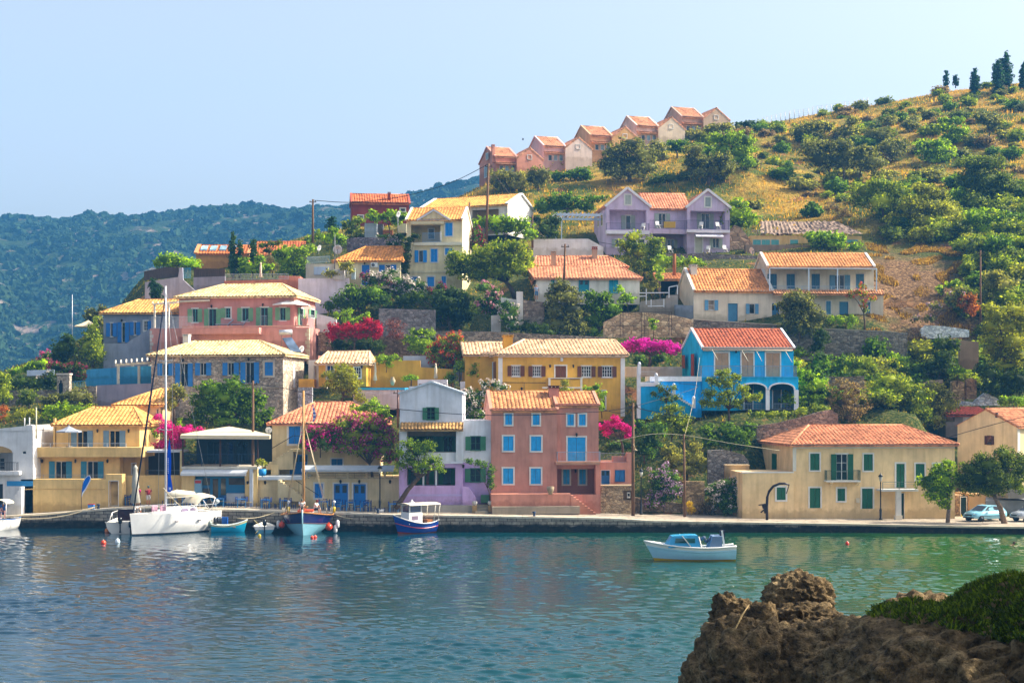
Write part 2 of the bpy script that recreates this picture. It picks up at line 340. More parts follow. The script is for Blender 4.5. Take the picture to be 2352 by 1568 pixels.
# -- far mountain
FX=np.linspace(-470,330,300);FYs=np.linspace(0,1,130)
prof=np.array([(-600,505),(0,515),(80,512),(150,520),(230,512),(320,512),(420,503),(500,492),(600,490),(700,492),(760,484),(830,487),(900,470),(960,452),(1040,436),(1100,425),(1180,440),(1350,520),(1800,640)])
vs=[]
for tt in FYs:
    Y=620+420*tt
    for x in FX:
        px=CX+x*F/(1040.)
        top=HC+(YH - np.interp(px,prof[:,0],prof[:,1]))*1040/F
        s=min(1,tt/.97);h=top*(1 - (1 - s)**1.5)
        n=noise.fractal(Vector((x*.012,Y*.012,1)),1.0,2.0,5)*9*min(1,tt*3)*(1 - .75*tt)+noise.noise(Vector((x*.05,Y*.05,7)))*3.0+12*noise.noise(Vector((x*.02+Y*.006,3,1)))*s*(1 - s)*3
        vs.append((x*(Y/1040)**.3,Y,h - 12*(tt<.02)+n))
vs=np.array(vs);nx=len(FX);ii=(np.arange(len(FYs) - 1)[:,None]*nx+np.arange(nx - 1)[None]).ravel()
t=NT('mountain');p=t.pos();a=t.noise(.02,6,.65,p);b=t.noise(.07,5,.7,p);c=t.noise(.35,4,.7,p)
veg=t.ramp(c,[(.3,'#1c2a12'),(.6,'#324220'),(.8,'#465228')]);rock=t.ramp(c,[(.3,'#5d4e42'),(.6,'#86766a'),(.8,'#9c8c80')])
mk=t.add('ShaderNodeMath',operation='MULTIPLY_ADD');t.link(a,mk.inputs[0]);mk.inputs[1].default_value=.9;t.link(b,mk.inputs[2])
t.base(t.mix(t.ramp(mk.outputs[0],[(1.03/1.6,(0,)*3),(1.18/1.6,(1,)*3)]),veg,rock)) if False else t.base(t.mix(t.ramp(b,[(.54,(0,)*3),(.62,(1,)*3)]),veg,rock));t.bump(c,1,2.5);t.set(.95,0,.05)
struct(grid_obj('mountain',vs,np.stack([ii,ii+1,ii+nx+1,ii+nx],1),t.m))
MOUNT=vs
k=RNG.integers(0,len(vs),24000);k=k[(vs[k,2]>5)];den=np.array([noise.noise(Vector((v[0]*.03,v[1]*.03,9))) for v in vs[k]]);k=k[den>-.22]
cen=vs[k]+RNG.normal(0,1.6,(len(k),3))*(1,1,.1);siz=RNG.uniform(.9,2.3,len(k))*(1+.6*(RNG.random(len(k))>.9))
th=RNG.uniform(0,6.28,(len(k),9));ph=RNG.uniform(-.2,1,(len(k),9))
nrm=np.stack([np.cos(th)*np.sqrt(1 - ph**2),np.sin(th)*np.sqrt(1 - ph**2),ph],-1)
ctr=cen[:,None]+nrm*siz[:,None,None]*(.8,.8,.75);tg=np.cross(nrm,RNG.normal(0,1,nrm.shape));tg/=np.linalg.norm(tg,axis=-1,keepdims=True);bt=np.cross(nrm,tg)
h=siz[:,None,None]*.95;q=np.stack([ctr - tg*h,ctr - bt*h,ctr+tg*h,ctr+bt*h],2)
struct(quads_obj('maquis',q,M('far_leaf','#22351c','#34482a')),'stuff')
# -- air
hz=bpy.data.materials.new('air');hz.use_nodes=True;n=hz.node_tree.nodes;n.remove(n['Principled BSDF'])
pv=n.new('ShaderNodeVolumePrincipled');pv.inputs['Color'].default_value=(.12,.47,1,1);pv.inputs['Density'].default_value=.0003;pv.inputs['Anisotropy'].default_value=0
hz.node_tree.links.new(pv.outputs[0],n['Material Output'].inputs['Volume'])
struct(MB().box(-700,700,-70,1200,-6,260).build('haze',hz),'stuff')
# -- quay
QL=[(-150,1186,1212),(0,1184,1212),(120,1178,1212),(240,1167,1212),(330,1163,1212),(600,1171,1216),(860,1179,1220),(900,1181,1221),(1000,1182,1221),(1400,1189,1222),(1500,1195,1222),(1800,1200,1222),(2000,1203,1223),(2200,1207,1225),(2500,1211,1228)]
def qedge(px):
    yb=np.interp(px,[q[0] for q in QL],[q[2] for q in QL]);yt=np.interp(px,[q[0] for q in QL],[q[1] for q in QL])
    Y=F*HC/(yb - YH);return (px - CX)*Y/F,Y,HC+(YH - yt)*Y/F
me_=MB();cap=MB();pav=MB();PX=list(range(-150,2501,50))
for a,b in zip(PX,PX[1:]):
    (x0,Y0,z0),(x1,Y1,z1)=qedge(a),qedge(b)
    me_.add([(x0,Y0,-3),(x1,Y1,-3),(x1,Y1,z1 - .16),(x0,Y0,z0 - .16),(x0,Y0+.9,-3),(x1,Y1+.9,-3),(x1,Y1+.9,z1 - .16),(x0,Y0+.9,z0 - .16)],[(0,1,2,3),(3,2,6,7)])
    j=.02;cap.add([(x0,Y0 - .06,z0 - .157),(x1 - j,Y1 - .06,z1 - .157),(x1 - j,Y1 - .06,z1),(x0,Y0 - .06,z0),(x0,Y0+.7,z0 - .157),(x1 - j,Y1+.7,z1 - .157),(x1 - j,Y1+.7,z1),(x0,Y0+.7,z0)],
            [(0,1,2,3),(3,2,6,7),(1,5,6,2),(4,0,3,7)])
    pav.add([(x0,Y0+.7,z0 - .006),(x1,Y1+.7,z1 - .006),(x1*1.08,Y1+14,z1+.06),(x0*1.08,Y0+14,z0+.06)],[(0,1,2,3)])
qs=NT('quay_masonry');p=qs.pos();mp=qs.add('ShaderNodeMapping');qs.link(p,mp.inputs['Vector']);mp.inputs['Rotation'].default_value=(math.pi/2,0,0)
br=qs.add('ShaderNodeTexBrick');qs.link(mp.outputs[0],br.inputs['Vector']);br.inputs['Scale'].default_value=1;br.inputs['Brick Width'].default_value=.75;br.inputs['Row Height'].default_value=.3;br.inputs['Mortar Size'].default_value=.025
br.inputs['Color1'].default_value=(*lin('#b3a48e'),1);br.inputs['Color2'].default_value=(*lin('#857c70'),1);br.inputs['Mortar'].default_value=(*lin('#3a332c'),1)
nb=qs.noise(.8,5,.65,p);sepz=qs.add('ShaderNodeSeparateXYZ');qs.link(p,sepz.inputs[0])
wl=qs.add('ShaderNodeMath',operation='MULTIPLY_ADD');qs.link(nb,wl.inputs[0]);wl.inputs[1].default_value=-.95;qs.link(sepz.outputs['Z'],wl.inputs[2])
col=qs.mix(1,br.outputs['Color'],qs.ramp(qs.noise(2.2,4,.7,p),[(.3,(.5,)*3),(.7,(1.25,)*3)]),'MULTIPLY')
qs.base(qs.mix(qs.ramp(wl.outputs[0],[(.02,(1,)*3),(.3,(0,)*3)]),col,qs.ramp(qs.noise(3,4,.7,p),[(.35,'#0d0c08'),(.6,'#2a2416'),(.75,'#514730')])))
qs.bump(br.outputs['Fac'],-.6,.05);qs.set(.9,0,.2)
struct(me_.build('quay_wall',qs.m));struct(cap.build('quay_kerb',M('stucco','#cfc3ae')))
tp=NT('paving');p=tp.pos();vo=tp.add('ShaderNodeTexVoronoi',feature='DISTANCE_TO_EDGE');vo.inputs['Scale'].default_value=1.3;tp.link(p,vo.inputs['Vector'])
tp.base(tp.mix(1,tp.ramp(tp.noise(.8,4,.6,p),[(.3,'#8b7f70'),(.7,'#b3a692')]),tp.ramp(vo.outputs['Distance'],[(0,(.55,)*3),(.05,(1,)*3)]),'MULTIPLY'));tp.set(.9,0,.15)
struct(pav.build('quay_pavement',tp.m))
# -- buildings
WHITE,STONEW='#d9d6cf','#8f8476'
def tiled(mb,P0,P1,R0,R1,step=.36,amp=.085,row=.42):
    """Corrugated tile sheet on the roof plane between eave P0-P1 and ridge R0-R1."""
    P0,P1,R0,R1=map(Vector,(P0,P1,R0,R1));e=(P1 - P0).normalized();L=(P1 - P0).length
    d=R0 - P0 if (R0 - P0).length>1e-3 else R1 - P0;sv=d - e*d.dot(e);ls=sv.length;sv=sv.normalized();n=e.cross(sv)
    if n.z<0:n=-n
    a1,b1=(R0 - P0).dot(e),(R1 - P0).dot(e);lo,hi=min(0,a1),max(L,b1);K=4
    us=[lo+i*step/K for i in range(int((hi - lo)/step*K)+2)];nr=max(2,int(ls/row));vs=[];fs=[];m=len(us)
    for j in range(nr):
        for (t,up) in ((j/nr,.035),((j+1)/nr,0)):
            a,b=a1*t,L+(b1 - L)*t
            for i,u in enumerate(us):
                uu=min(max(u,a),b);w=amp*(abs(math.sin(math.pi*u/step))**.8)+up
                vs.append(P0+e*uu+sv*(ls*t)+n*(w+.02))
    for r in range(2*nr - 1):
        for i in range(m - 1):fs.append((r*m+i,r*m+i+1,(r+1)*m+i+1,(r+1)*m+i))
    if (P1 - P0).cross(R0 - P0).z<0:fs=[q[::-1] for q in fs]
    mb.add(vs,fs)
    th=Vector((0,0,-.14));q=[P0,P1,R1,R0]
    mb.add(q+[x+th for x in q],[(7,6,5,4),(0,1,5,4),(1,2,6,5),(3,0,4,7)])
class House:
    def __init__(s,name,label,x0,x1,yb,Y0,yaw=0,cat='house',group=None):
        X0,X1=D(x0,yb)[0],D(x1,yb)[0];Y1=Y0
        for _ in range(6):Y1=Y0+((X1 - CX)*Y1 - (X0 - CX)*Y0)/F*math.tan(math.radians(yaw))
        A=W(x0,yb,Y0);B=W(x1,yb,Y1);d=B - A;d.z=0
        s.L=d.length;s.e=d.normalized();s.n=Vector((-s.e.y,s.e.x,0));s.A=A;s.rz=math.atan2(d.y,d.x)
        s.root=thing(name,label,cat,A,s.rz,group);s.blocks=[];s.holes=[];s.roofs={};s.trims={}
    def p(s,x,y,v=0):
        x,y=D(x,y);d=Vector(((x - CX)/F,1,(YH - y)/F));C=Vector((0,0,HC));A=s.A+s.n*v
        t=(A - C).dot(s.n)/d.dot(s.n);q=C+d*t - s.A;return q.dot(s.e),q.z
    def ps(s,x,y,u=0):
        x,y=D(x,y);d=Vector(((x - CX)/F,1,(YH - y)/F));C=Vector((0,0,HC));A=s.A+s.e*u
        t=(A - C).dot(s.e)/d.dot(s.e);q=C+d*t - s.A;return q.dot(s.n),q.z
    def rect(s,x0,y0,x1,y1,v=0):
        u0,z1=s.p(x0,y0,v);u1,z0=s.p(x1,y1,v);return u0,u1,z0,z1
    def body(s,x0,y0,x1,y1,mat,dep=8,v=0,**k):
        u0,u1,z0,z1=s.rect(x0,y0,x1,y1,v);return s.blk(u0,u1,v,v+dep,z0,z1,mat,**k)
    def blk(s,u0,u1,v0,v1,z0,z1,mat,gable=None,zr=None,name='wall'):
        b=dict(u0=u0,u1=u1,v0=v0,v1=v1,z0=z0,z1=z1,mat=mat,gable=gable,zr=zr,name=name);s.blocks.append(b);return b
    def hole(s,u0,u1,z0,z1,dep,v=0,mat=None):s.holes.append((u0,u1,z0,z1,dep,v,mat))
    def loggia(s,x0,y0,x1,y1,dep=1.6,v=0,mat=None):
        r=s.rect(x0,y0,x1,y1,v);s.hole(*r,dep,v,mat);return r
    def part(s,name,mb,mat,parent=None,label=None):return mb.build(name,mat,parent or s.root,label)
    def win(s,x0,y0,x1,y1,sh=None,shc='#1f7fc4',fr=WHITE,fw=.11,dep=.16,v=0,hole=True,mull=(2,3),glass='#1a2126',ow=None,kind='window',sides='lr',label=None,sill=True,mc=None):
        u0,u1,z0,z1=s.rect(x0,y0,x1,y1,v);w=u1 - u0
        return s.win_uv(u0,u1,z0,z1,sh,shc,fr,fw,dep,v,hole,mull,glass,ow,kind,sides,label,sill,mc)
    def win_uv(s,u0,u1,z0,z1,sh=None,shc='#1f7fc4',fr=WHITE,fw=.11,dep=.16,v=0,hole=True,mull=(2,3),glass='#1a2126',ow=None,kind='window',sides='lr',label=None,sill=True,mc=None):
        w=u1 - u0;bk=v+(dep if hole else 0)
        if hole:s.hole(u0,u1,z0,z1,dep,v)
        m=MB();f0,f1=v - .045,v+(.02 if hole else -.001)
        if fw:
            m.box(u0 - fw,u0,f0,f1,z0 - (fw if sill else 0),z1+fw);m.box(u1,u1+fw,f0,f1,z0 - (fw if sill else 0),z1+fw);m.box(u0,u1,f0,f1,z1,z1+fw)
            if sill:m.box(u0,u1,f0 - .04,f1,z0 - fw,z0)
        if sh !='closed':
            nx,nz=mull;bw=.045;y0,y1=bk - .075,bk - .035;mm=MB() if mc else m
            mm.box(u0,u0+bw,y0,y1,z0,z1);mm.box(u1 - bw,u1,y0,y1,z0,z1);mm.box(u0+bw,u1 - bw,y0,y1,z1 - bw,z1);mm.box(u0+bw,u1 - bw,y0,y1,z0,z0+bw*1.5)
            for i in range(1,nx):c=u0+w*i/nx;mm.box(c - bw*.7,c+bw*.7,y0 - .004,y1,z0+bw*1.5,z1 - bw)
            for i in range(1,nz):c=z0+(z1 - z0)*i/nz;mm.box(u0+bw,u1 - bw,y0+.006,y1,c - .018,c+.018)
        if not m.v:m.box(u0,u1,v - .02,v - .001,z1,z1+.03)
        o=s.part(kind,m,M('paint',fr),label=label)
        if sh !='closed' and mc:mm.build('sash',M('paint',mc),o)
        if sh !='closed':MB().box(u0,u1,bk - .05,bk - .012,z0,z1).build('pane',M('glass',glass),o)
        sm=M('shutter',shc)
        if sh=='closed':
            for a,b in ((u0+.01,u0+w/2 - .012),(u0+w/2+.012,u1 - .01)):MB().box(a,b,v - .012 - (0 if hole else .03),v+.035 - (0 if hole else .036),z0+.012,z1 - .012).build('shutter',sm,o)
        elif sh in ('open','half'):
            ww=ow or w/2
            if 'l' in sides:MB().box(u0 - .02 - ww,u0 - .02,v - .1,v - .05,z0,z1).build('shutter',sm,o)
            if 'r' in sides:MB().box(u1+.02,u1+.02+ww,v - .1,v - .05,z0,z1).build('shutter',sm,o)
        return o
    def sidewin(s,u,x0,y0,x1,y1,c='#1a2126',fr=WHITE,fw=.1,right=True,kind='window',sh=None):
        a,z1=s.ps(x0,y0,u);b,z0=s.ps(x1,y1,u);a,b=min(a,b),max(a,b);k=1 if right else -1;m=MB();g=lambda d:u+k*d
        m.box(g(.002),g(.05),a - fw,a,z0 - fw,z1+fw);m.box(g(.002),g(.05),b,b+fw,z0 - fw,z1+fw);m.box(g(.002),g(.05),a,b,z1,z1+fw);m.box(g(.002),g(.05),a,b,z0 - fw,z0)
        o=s.part(kind,m,M('paint',fr));MB().box(g(.002),g(.03),a,b,z0,z1).build('pane' if c[1] in '12' else 'shutter',M('glass' if c[1] in '12' else 'shutter',c),o)
        if sh:
            w=(b - a)/2
            for q in (a - w - fw,b+fw):MB().box(g(.04),g(.09),q,q+w,z0,z1).build('shutter',M('shutter',sh),o)
        return o
    def door(s,x0,y0,x1,y1,c='#1f6fb4',fr=WHITE,fw=.11,v=0,hole=True,dep=.14,label=None,panes=True,mat='paint'):
        u0,u1,z0,z1=s.rect(x0,y0,x1,y1,v)
        if hole:s.hole(u0,u1,z0,z1,dep,v)
        bk=v+(dep if hole else 0);m=MB()
        m.box(u0+.01,u1 - .01,bk - .07,bk - .008,z0+.01,z1 - .01)
        nx=2 if u1 - u0<1.5 else 4;w=(u1 - u0)/nx
        for i in range(nx):
            for a,b in ((.06,.38),(.44,.62 if panes else .94)):m.box(u0+w*(i+.16),u0+w*(i+.84),bk - .085,bk - .07,z0+(z1 - z0)*a,z0+(z1 - z0)*b)
        o=s.part('door',m,M(mat,c),label=label)
        if panes:
            g=MB()
            for i in range(nx):g.box(u0+w*(i+.2),u0+w*(i+.8),bk - .082,bk - .068,z0+(z1 - z0)*.66,z0+(z1 - z0)*.94)
            g.build('pane',M('glass','#20303a'),o)
        if fw:
            f=MB();f0,f1=v - .04,v+(.02 if hole else -.001)
            f.box(u0 - fw,u0,f0,f1,z0,z1+fw);f.box(u1,u1+fw,f0,f1,z0,z1+fw);f.box(u0,u1,f0,f1,z1,z1+fw);f.build('door_frame',M('paint',fr),o)
        return o
    def roof(s,kind,b,zr,mat,ov=.35,side=None,ra=None,rb=None,flip=False,step=.36,cap=True,name='roof',rid=None):
        side=ov if side is None else side;u0,u1,v0,v1,ze=b['u0'] - side,b['u1']+side,b['v0'] - ov,b['v1']+ov,b['z1']
        vm=rid if rid is not None else (b['v0']+b['v1'])/2;m=s.roofs.setdefault((mat,name),[MB(),MB()]);t,c=m
        k=(zr - ze)/(vm - b['v0']) if kind in ('gu','hip','shed') else 0;zl=ze - k*ov
        if kind=='gu':
            tiled(t,(u0,v0,zl),(u1,v0,zl),(u0,vm,zr),(u1,vm,zr),step);kb=(zr - ze)/(b['v1'] - vm)
            t.add([(u0,vm,zr),(u1,vm,zr),(u1,v1,ze - kb*ov),(u0,v1,ze - kb*ov)],[(0,1,2,3)])
            c.tube([(u0 - .03,vm,zr+.06),(u1+.03,vm,zr+.06)],.1)
            b['gable'],b['zr'],b['vm']='u',zr,vm
        elif kind=='hip':
            ra=b['u0']+(vm - b['v0']) if ra is None else ra;rb=b['u1'] - (vm - b['v0']) if rb is None else rb
            A,B_,Cc,Dd,R0,R1=(u0,v0,zl),(u1,v0,zl),(u1,v1,zl),(u0,v1,zl),(ra,vm,zr),(rb,vm,zr)
            tiled(t,A,B_,R0,R1,step);tiled(t,B_,Cc,R1,R1,step);tiled(t,Dd,A,R0,R0,step);t.add([R0,R1,Cc,Dd],[(0,1,2,3)])
            up=Vector((0,0,.07))
            for a,d in ((A,R0),(B_,R1),(Cc,R1),(Dd,R0),(R0,R1)):c.tube([Vector(a)+up,Vector(d)+up],.1)
        elif kind=='gv':
            um=(b['u0']+b['u1'])/2 if rid is None else rid;kk=(zr - ze)/(um - b['u0']);zl=ze - kk*side
            tiled(t,(u0,v1,zl),(u0,v0,zl),(um,v1,zr),(um,v0,zr),step);k2=(zr - ze)/(b['u1'] - um)
            tiled(t,(u1,v0,ze - k2*side),(u1,v1,ze - k2*side),(um,v0,zr),(um,v1,zr),step)
            c.tube([(um,v0 - .03,zr+.06),(um,v1,zr+.06)],.1);b['gable'],b['zr'],b['um']='v',zr,um
        elif kind=='shed':
            tiled(t,(u0,v0,zl),(u1,v0,zl),(u0,v1 - ov,zr),(u1,v1 - ov,zr),step)
    def verge(s,b,col,w=.28,ov=.1,side=.02):
        k=(b['zr'] - b['z1'])/(b['vm'] - b['v0'])
        for u in (b['u0'] - side,b['u1']+side):
            m=MB()
            for va in (b['v0'] - ov,b['v1']+ov):
                za=b['zr'] - k*abs(va - b['vm']);m.beam((u,va,za+.1),(u,b['vm'],b['zr']+.1),w,.2)
            s.part('verge',m,M('paint',col))
    def trim(s,name,col,u0,u1,v0,v1,z0,z1,kind='paint'):s.part(name,MB().box(u0,u1,v0,v1,z0,z1),M(kind,col))
    def band(s,name,col,x0,y0,x1,y1,v=0,out=.04,kind='paint',dep=None):
        u0,u1,z0,z1=s.rect(x0,y0,x1,y1,v);s.part(name,MB().box(u0,u1,v - out,v - .002 if dep is None else v+dep,z0,z1),M(kind,col))
    def rail(s,x0,y0,x1,y1,v,col='#cfd2d4',posts=.12,ends=0,name='railing',th=.02,rungs=None,top=.04):
        u0,u1,z0,z1=s.rect(x0,y0,x1,y1,v);m=MB();n=max(2,int((u1 - u0)/posts));m.box(u0,u1,v - top/2,v+top/2,z1 - top,z1)
        if rungs:
            for i in range(rungs):z=z0+(z1 - z0)*(i+.3)/rungs;m.box(u0,u1,v - .01,v+.01,z,z+.018)
            n=max(2,int((u1 - u0)/1.5))
        else:m.box(u0,u1,v - .012,v+.012,z0+.06,z0+.085)
        for i in range(n+1):
            u=u0+(u1 - u0)*i/n;m.box(u - th/2,u+th/2,v - th/2,v+th/2,z0,z1 - top)
        if ends:
            for u in (u0,u1):
                k=max(2,int(ends/posts));m.box(u - .02,u+.02,v+.02,v+ends,z1 - .04,z1)
                for i in range(1,k+1):vv=v+ends*i/k;m.box(u - .01,u+.01,vv - .01,vv+.01,z0,z1 - .04)
        return s.part(name,m,M('metal',col))
    def slab(s,name,x0,y0,x1,y1,v,dep,mat,out=0):
        u0,u1,z0,z1=s.rect(x0,y0,x1,y1,v);return s.part(name,MB().box(u0,u1,v,v+dep,z0,z1),mat)
    def chimney(s,x0,y0,x1,y1,v,mat,dep=None,capc=None,name='chimney'):
        u0,u1,z0,z1=s.rect(x0,y0,x1,y1,v);d=dep or (u1 - u0)*.8;m=MB();h=z1 - z0
        m.box(u0,u1,v,v+d,z0 - .6,z1 - h*.18);o=s.part(name,m,mat);c=MB();w=(u1 - u0)*.1
        c.box(u0 - w,u1+w,v - w,v+d+w,z1 - h*.18,z1 - h*.13);c.box(u0 - w,u1+w,v - w,v+d+w,z1 - .05,z1)
        for a in (0,.4,.8):c.box(u0+(u1 - u0)*a,u0+(u1 - u0)*(a+.2),v,v+d,z1 - h*.13,z1 - .05)
        c.build('chimney_pot',mat if capc is None else capc,o);return o
    def lamp(s,x,y,v=0):
        u,z=s.p(x,y,v);m=MB();m.box(u - .03,u+.03,v - .18,v - .002,z+.16,z+.2);m.lathe((u,v - .18,z - .14),[(.03,0),(.08,.04),(.11,.22),(.13,.24),(.02,.34)],6)
        s.part('wall_lamp',m,M('metal','#1b1712'))
    def stairs(s,name,x0,y0,x1,y1,n,v,dep,mat):
        ua,za=s.p(x0,y0,v);ub,zb=s.p(x1,y1,v);m=MB();lo=min(za,zb)
        for i in range(n):
            a,b=ua+(ub - ua)*i/n,ua+(ub - ua)*(i+1)/n;z=za+(zb - za)*(i+(0 if zb<za else 1))/n
            m.box(min(a,b),max(a,b),v,v+dep,lo - .3,z)
        return s.part(name,m,mat)
    def finish(s):
        walls={};used=set()
        for b in s.blocks:
            m=walls.setdefault((b['name'],b['mat']),MB());u0,u1,v0,v1,z0,z1=(b[k] for k in ('u0','u1','v0','v1','z0','z1'))
            hs=[]
            for i,h in enumerate(s.holes):
                if i not in used and abs(h[5] - v0)<.02 and h[0]>=u0 - .02 and h[1]<=u1+.02 and h[2]>=z0 - .3 and h[3]<=z1+.02:
                    used.add(i);hs.append((max(h[0],u0+.002),min(h[1],u1 - .002),max(h[2],z0+.002),min(h[3],z1 - .002),h[4],h[6]))
            us=sorted({u0,u1,*[x for h in hs for x in h[:2]]});zs=sorted({z0,z1,*[x for h in hs for x in h[2:4]]})
            for a,c in zip(us,us[1:]):
                for d,e in zip(zs,zs[1:]):
                    um,zm=(a+c)/2,(d+e)/2
                    if not any(h[0]<um<h[1] and h[2]<zm<h[3] for h in hs):m.quad((a,v0,d),(c,v0,d),(c,v0,e),(a,v0,e))
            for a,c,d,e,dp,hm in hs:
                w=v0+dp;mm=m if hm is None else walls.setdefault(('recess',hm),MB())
                mm.quad((a,v0,d),(a,v0,e),(a,w,e),(a,w,d)).quad((c,v0,d),(c,w,d),(c,w,e),(c,v0,e))
                mm.quad((a,v0,e),(c,v0,e),(c,w,e),(a,w,e)).quad((a,v0,d),(a,w,d),(c,w,d),(c,v0,d)).quad((a,w,d),(a,w,e),(c,w,e),(c,w,d))
            m.quad((u1,v0,z0),(u1,v1,z0),(u1,v1,z1),(u1,v0,z1)).quad((u0,v1,z0),(u0,v0,z0),(u0,v0,z1),(u0,v1,z1))
            m.quad((u1,v1,z0),(u0,v1,z0),(u0,v1,z1),(u1,v1,z1)).quad((u0,v0,z1),(u1,v0,z1),(u1,v1,z1),(u0,v1,z1))
            if b['gable']=='u':
                vm=b.get('vm',(v0+v1)/2)
                m.add([(u0,v0,z1),(u0,v1,z1),(u0,vm,b['zr'])],[(0,2,1)]).add([(u1,v0,z1),(u1,v1,z1),(u1,vm,b['zr'])],[(0,1,2)])
            elif b['gable']=='v':
                um=b.get('um',(u0+u1)/2)
                m.add([(u0,v0,z1),(u1,v0,z1),(um,v0,b['zr'])],[(0,1,2)]).add([(u0,v1,z1),(u1,v1,z1),(um,v1,b['zr'])],[(0,2,1)])
        for (nm,mt),m in walls.items():s.part(nm,m,mt)
        for (mt,nm),(t,c) in s.roofs.items():
            o=s.part(nm,t,mt)
            if c.v:c.build('ridge_cap',M('tile','#b98a5c') if 'tile' not in mt.name else mt,o)
        for (nm,k),m in s.trims.items():s.part(nm,m,M(*k) if isinstance(k,tuple) else M('paint',k))
        return s
TC={'cream':'#e2c48c','clay':'#c78c5c','amber':'#d49c58','orange':'#d07f45','red':'#c06c42','sand':'#d8b48e'}
def T(k):return M('tile',TC[k])
def wallthing(name,label,pts,Y,thick,mat,cat='wall',base=None,Y1=None,coping=None):
    """Free-standing or retaining wall: pts = [(x, y_top, y_bottom)...] on the sheet at distance Y (to Y1 at the far end)."""
    n=len(pts);A=W(pts[0][0],pts[0][2],Y);o=thing(name,label,cat,A);m=MB();c=MB()
    P=[]
    for i,(x,yt,yb) in enumerate(pts):
        d=Y if Y1 is None else Y+(Y1 - Y)*(D(x,0)[0] - D(pts[0][0],0)[0])/(D(pts[-1][0],0)[0] - D(pts[0][0],0)[0])
        P.append((W(x,yt,d) - A,W(x,yb,d) - A))
    bk=Vector((0,thick,0))
    for (a,b),(e,f) in zip(P,P[1:]):
        m.add([b,f,e,a,b+bk,f+bk,e+bk,a+bk],[(0,1,2,3),(3,2,6,7),(5,4,7,6)])
        if coping:c.add([a+Vector((0,-.06,.004)),e+Vector((0,-.06,.004)),e+Vector((0,-.06,.1)),a+Vector((0,-.06,.1)),a+bk+Vector((0,.06,.004)),e+bk+Vector((0,.06,.004)),e+bk+Vector((0,.06,.1)),a+bk+Vector((0,.06,.1))],[(0,1,2,3),(3,2,6,7),(5,4,7,6)])
    a,b=P[0];m.quad(b+bk,b,a,a+bk);a,b=P[-1];m.quad(b,b+bk,a+bk,a)
    m.build('masonry',mat,o)
    if coping:c.build('coping',coping,o)
    return o
BLUE,SKYB,GREEN,DGREEN='#1b78c8','#2a8fd6','#3d7a55','#0f5a3c'
# -- front row, left to right
zoom('B')
h=House('whitewashed_house','whitewashed house with big arched balcony and shed roof at the left harbour edge',-120,388,1230,136)
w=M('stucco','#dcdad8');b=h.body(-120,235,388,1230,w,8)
u0,z1=h.p(-120,240);u1,z2=h.p(388,188)
h.part('parapet',MB().add([(u0,-.08,z1 - .02),(u1,-.08,z1 - .02),(u1,-.08,z2+.1),(u0,-.08,z1+.1),(u0,8,z1 - .02),(u1,8,z1 - .02),(u1,8,z2+.1),(u0,8,z1+.1)],[(0,1,2,3),(3,2,6,7),(1,5,6,2),(0,3,7,4),(0,4,5,1)]),w)
r=h.loggia(-120,500,150,720,2.2);cx_,cz_=h.p(0,570)
m=MB();ua,ub,za,zb=r;uc=h.p(165,0)[0];m2=MB()
arc=[(ua,h.p(0,500)[1])]+[(ua+(uc - .14 - ua)*math.sin(a),zb+(h.p(0,410)[1] - zb)*math.cos(a)) for a in [i*math.pi/2/8 for i in range(9)]]
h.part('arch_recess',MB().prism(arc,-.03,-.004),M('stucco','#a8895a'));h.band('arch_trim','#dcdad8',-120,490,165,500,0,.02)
h.win(-60,560,60,700,v=2.19,hole=False,fw=.08)
h.rail(-120,610,190,718,-.7,'#4d4f55',.14,ends=.6);h.slab('balcony_slab',-120,715,225,760,-.8,.8,w)
h.win(262,478,310,518,fw=0,dep=.1,mull=(1,1),label='small dark vent in the white wall');h.door(-60,865,36,1190,'#17202a',panes=False,fw=.08)
h.band('dado','#2f86bd',80,830,388,890,0,.015);h.stairs('stair',250,900,60,1230,7,-1.0,.99,w)
h.part('roof_pipe',MB().tube([(h.p(205,0)[0],2,h.p(0,215)[1]),(h.p(205,0)[0],2,h.p(0,90,2)[1])],.05).tube([(h.p(263,0)[0],2,h.p(0,205)[1]),(h.p(263,0)[0],2,h.p(0,85,2)[1])],.05).box(h.p(240,0)[0],h.p(300,0)[0],1.6,2.4,h.p(0,230)[1],h.p(0,170,2)[1]),w)
h.finish()
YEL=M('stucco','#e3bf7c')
h=House('yellow_villa','yellow three-level house with amber tiled hip roof, long curved balcony and grey blue shutters',245,1240,1230,136)
b=h.body(245,810,1240,1230,YEL,2.2);h.body(1240,752,1432,1230,YEL,1.4);h.band('moulding','#cfa661',272,920,1236,932,0,.03)
h.body(390,552,1404,840,YEL,8,v=2.2);h.body(1404,552,1700,840,M('stucco','#d9b06a'),6,v=3.6)
u0,u1,z0,z1=h.rect(345,437,1640,550,1.2);ur=h.p(1700,0,1.2)[0];rr=ur - u1
pts=[(u0,1.2),(u1,1.2)]+[(u1+rr*math.sin(a),1.2+rr - rr*math.cos(a)) for a in [i*math.pi/2/6 for i in range(1,7)]]+[(ur,9),(u0,9)]
h.part('balcony',MB().prism(pts,z0,z1,'z'),YEL)
b=h.body(660,158,1640,440,YEL,8,v=3);zr=h.p(1300,-30,7)[1];h.roof('hip',b,zr,T('amber'),.4,ra=h.p(1110,0,7)[0],rb=h.p(1570,0,7)[0])
h.body(400,172,640,437,M('stucco','#e6c692'),1.0,v=6);h.trim('pilaster','#d9b46c',h.p(628,0,3)[0],h.p(650,0,3)[0],2.9,3.3,h.p(0,437,3)[1],h.p(0,95,3)[1],'stucco')
for a,c in ((905,1025),(1285,1405)):h.win(a,240,c,437,'open','#6f8fa8',v=3,fw=.13,fr='#dfc48f',mull=(2,1),dep=.25,kind='balcony_window',ow=S(66,139),sill=False)
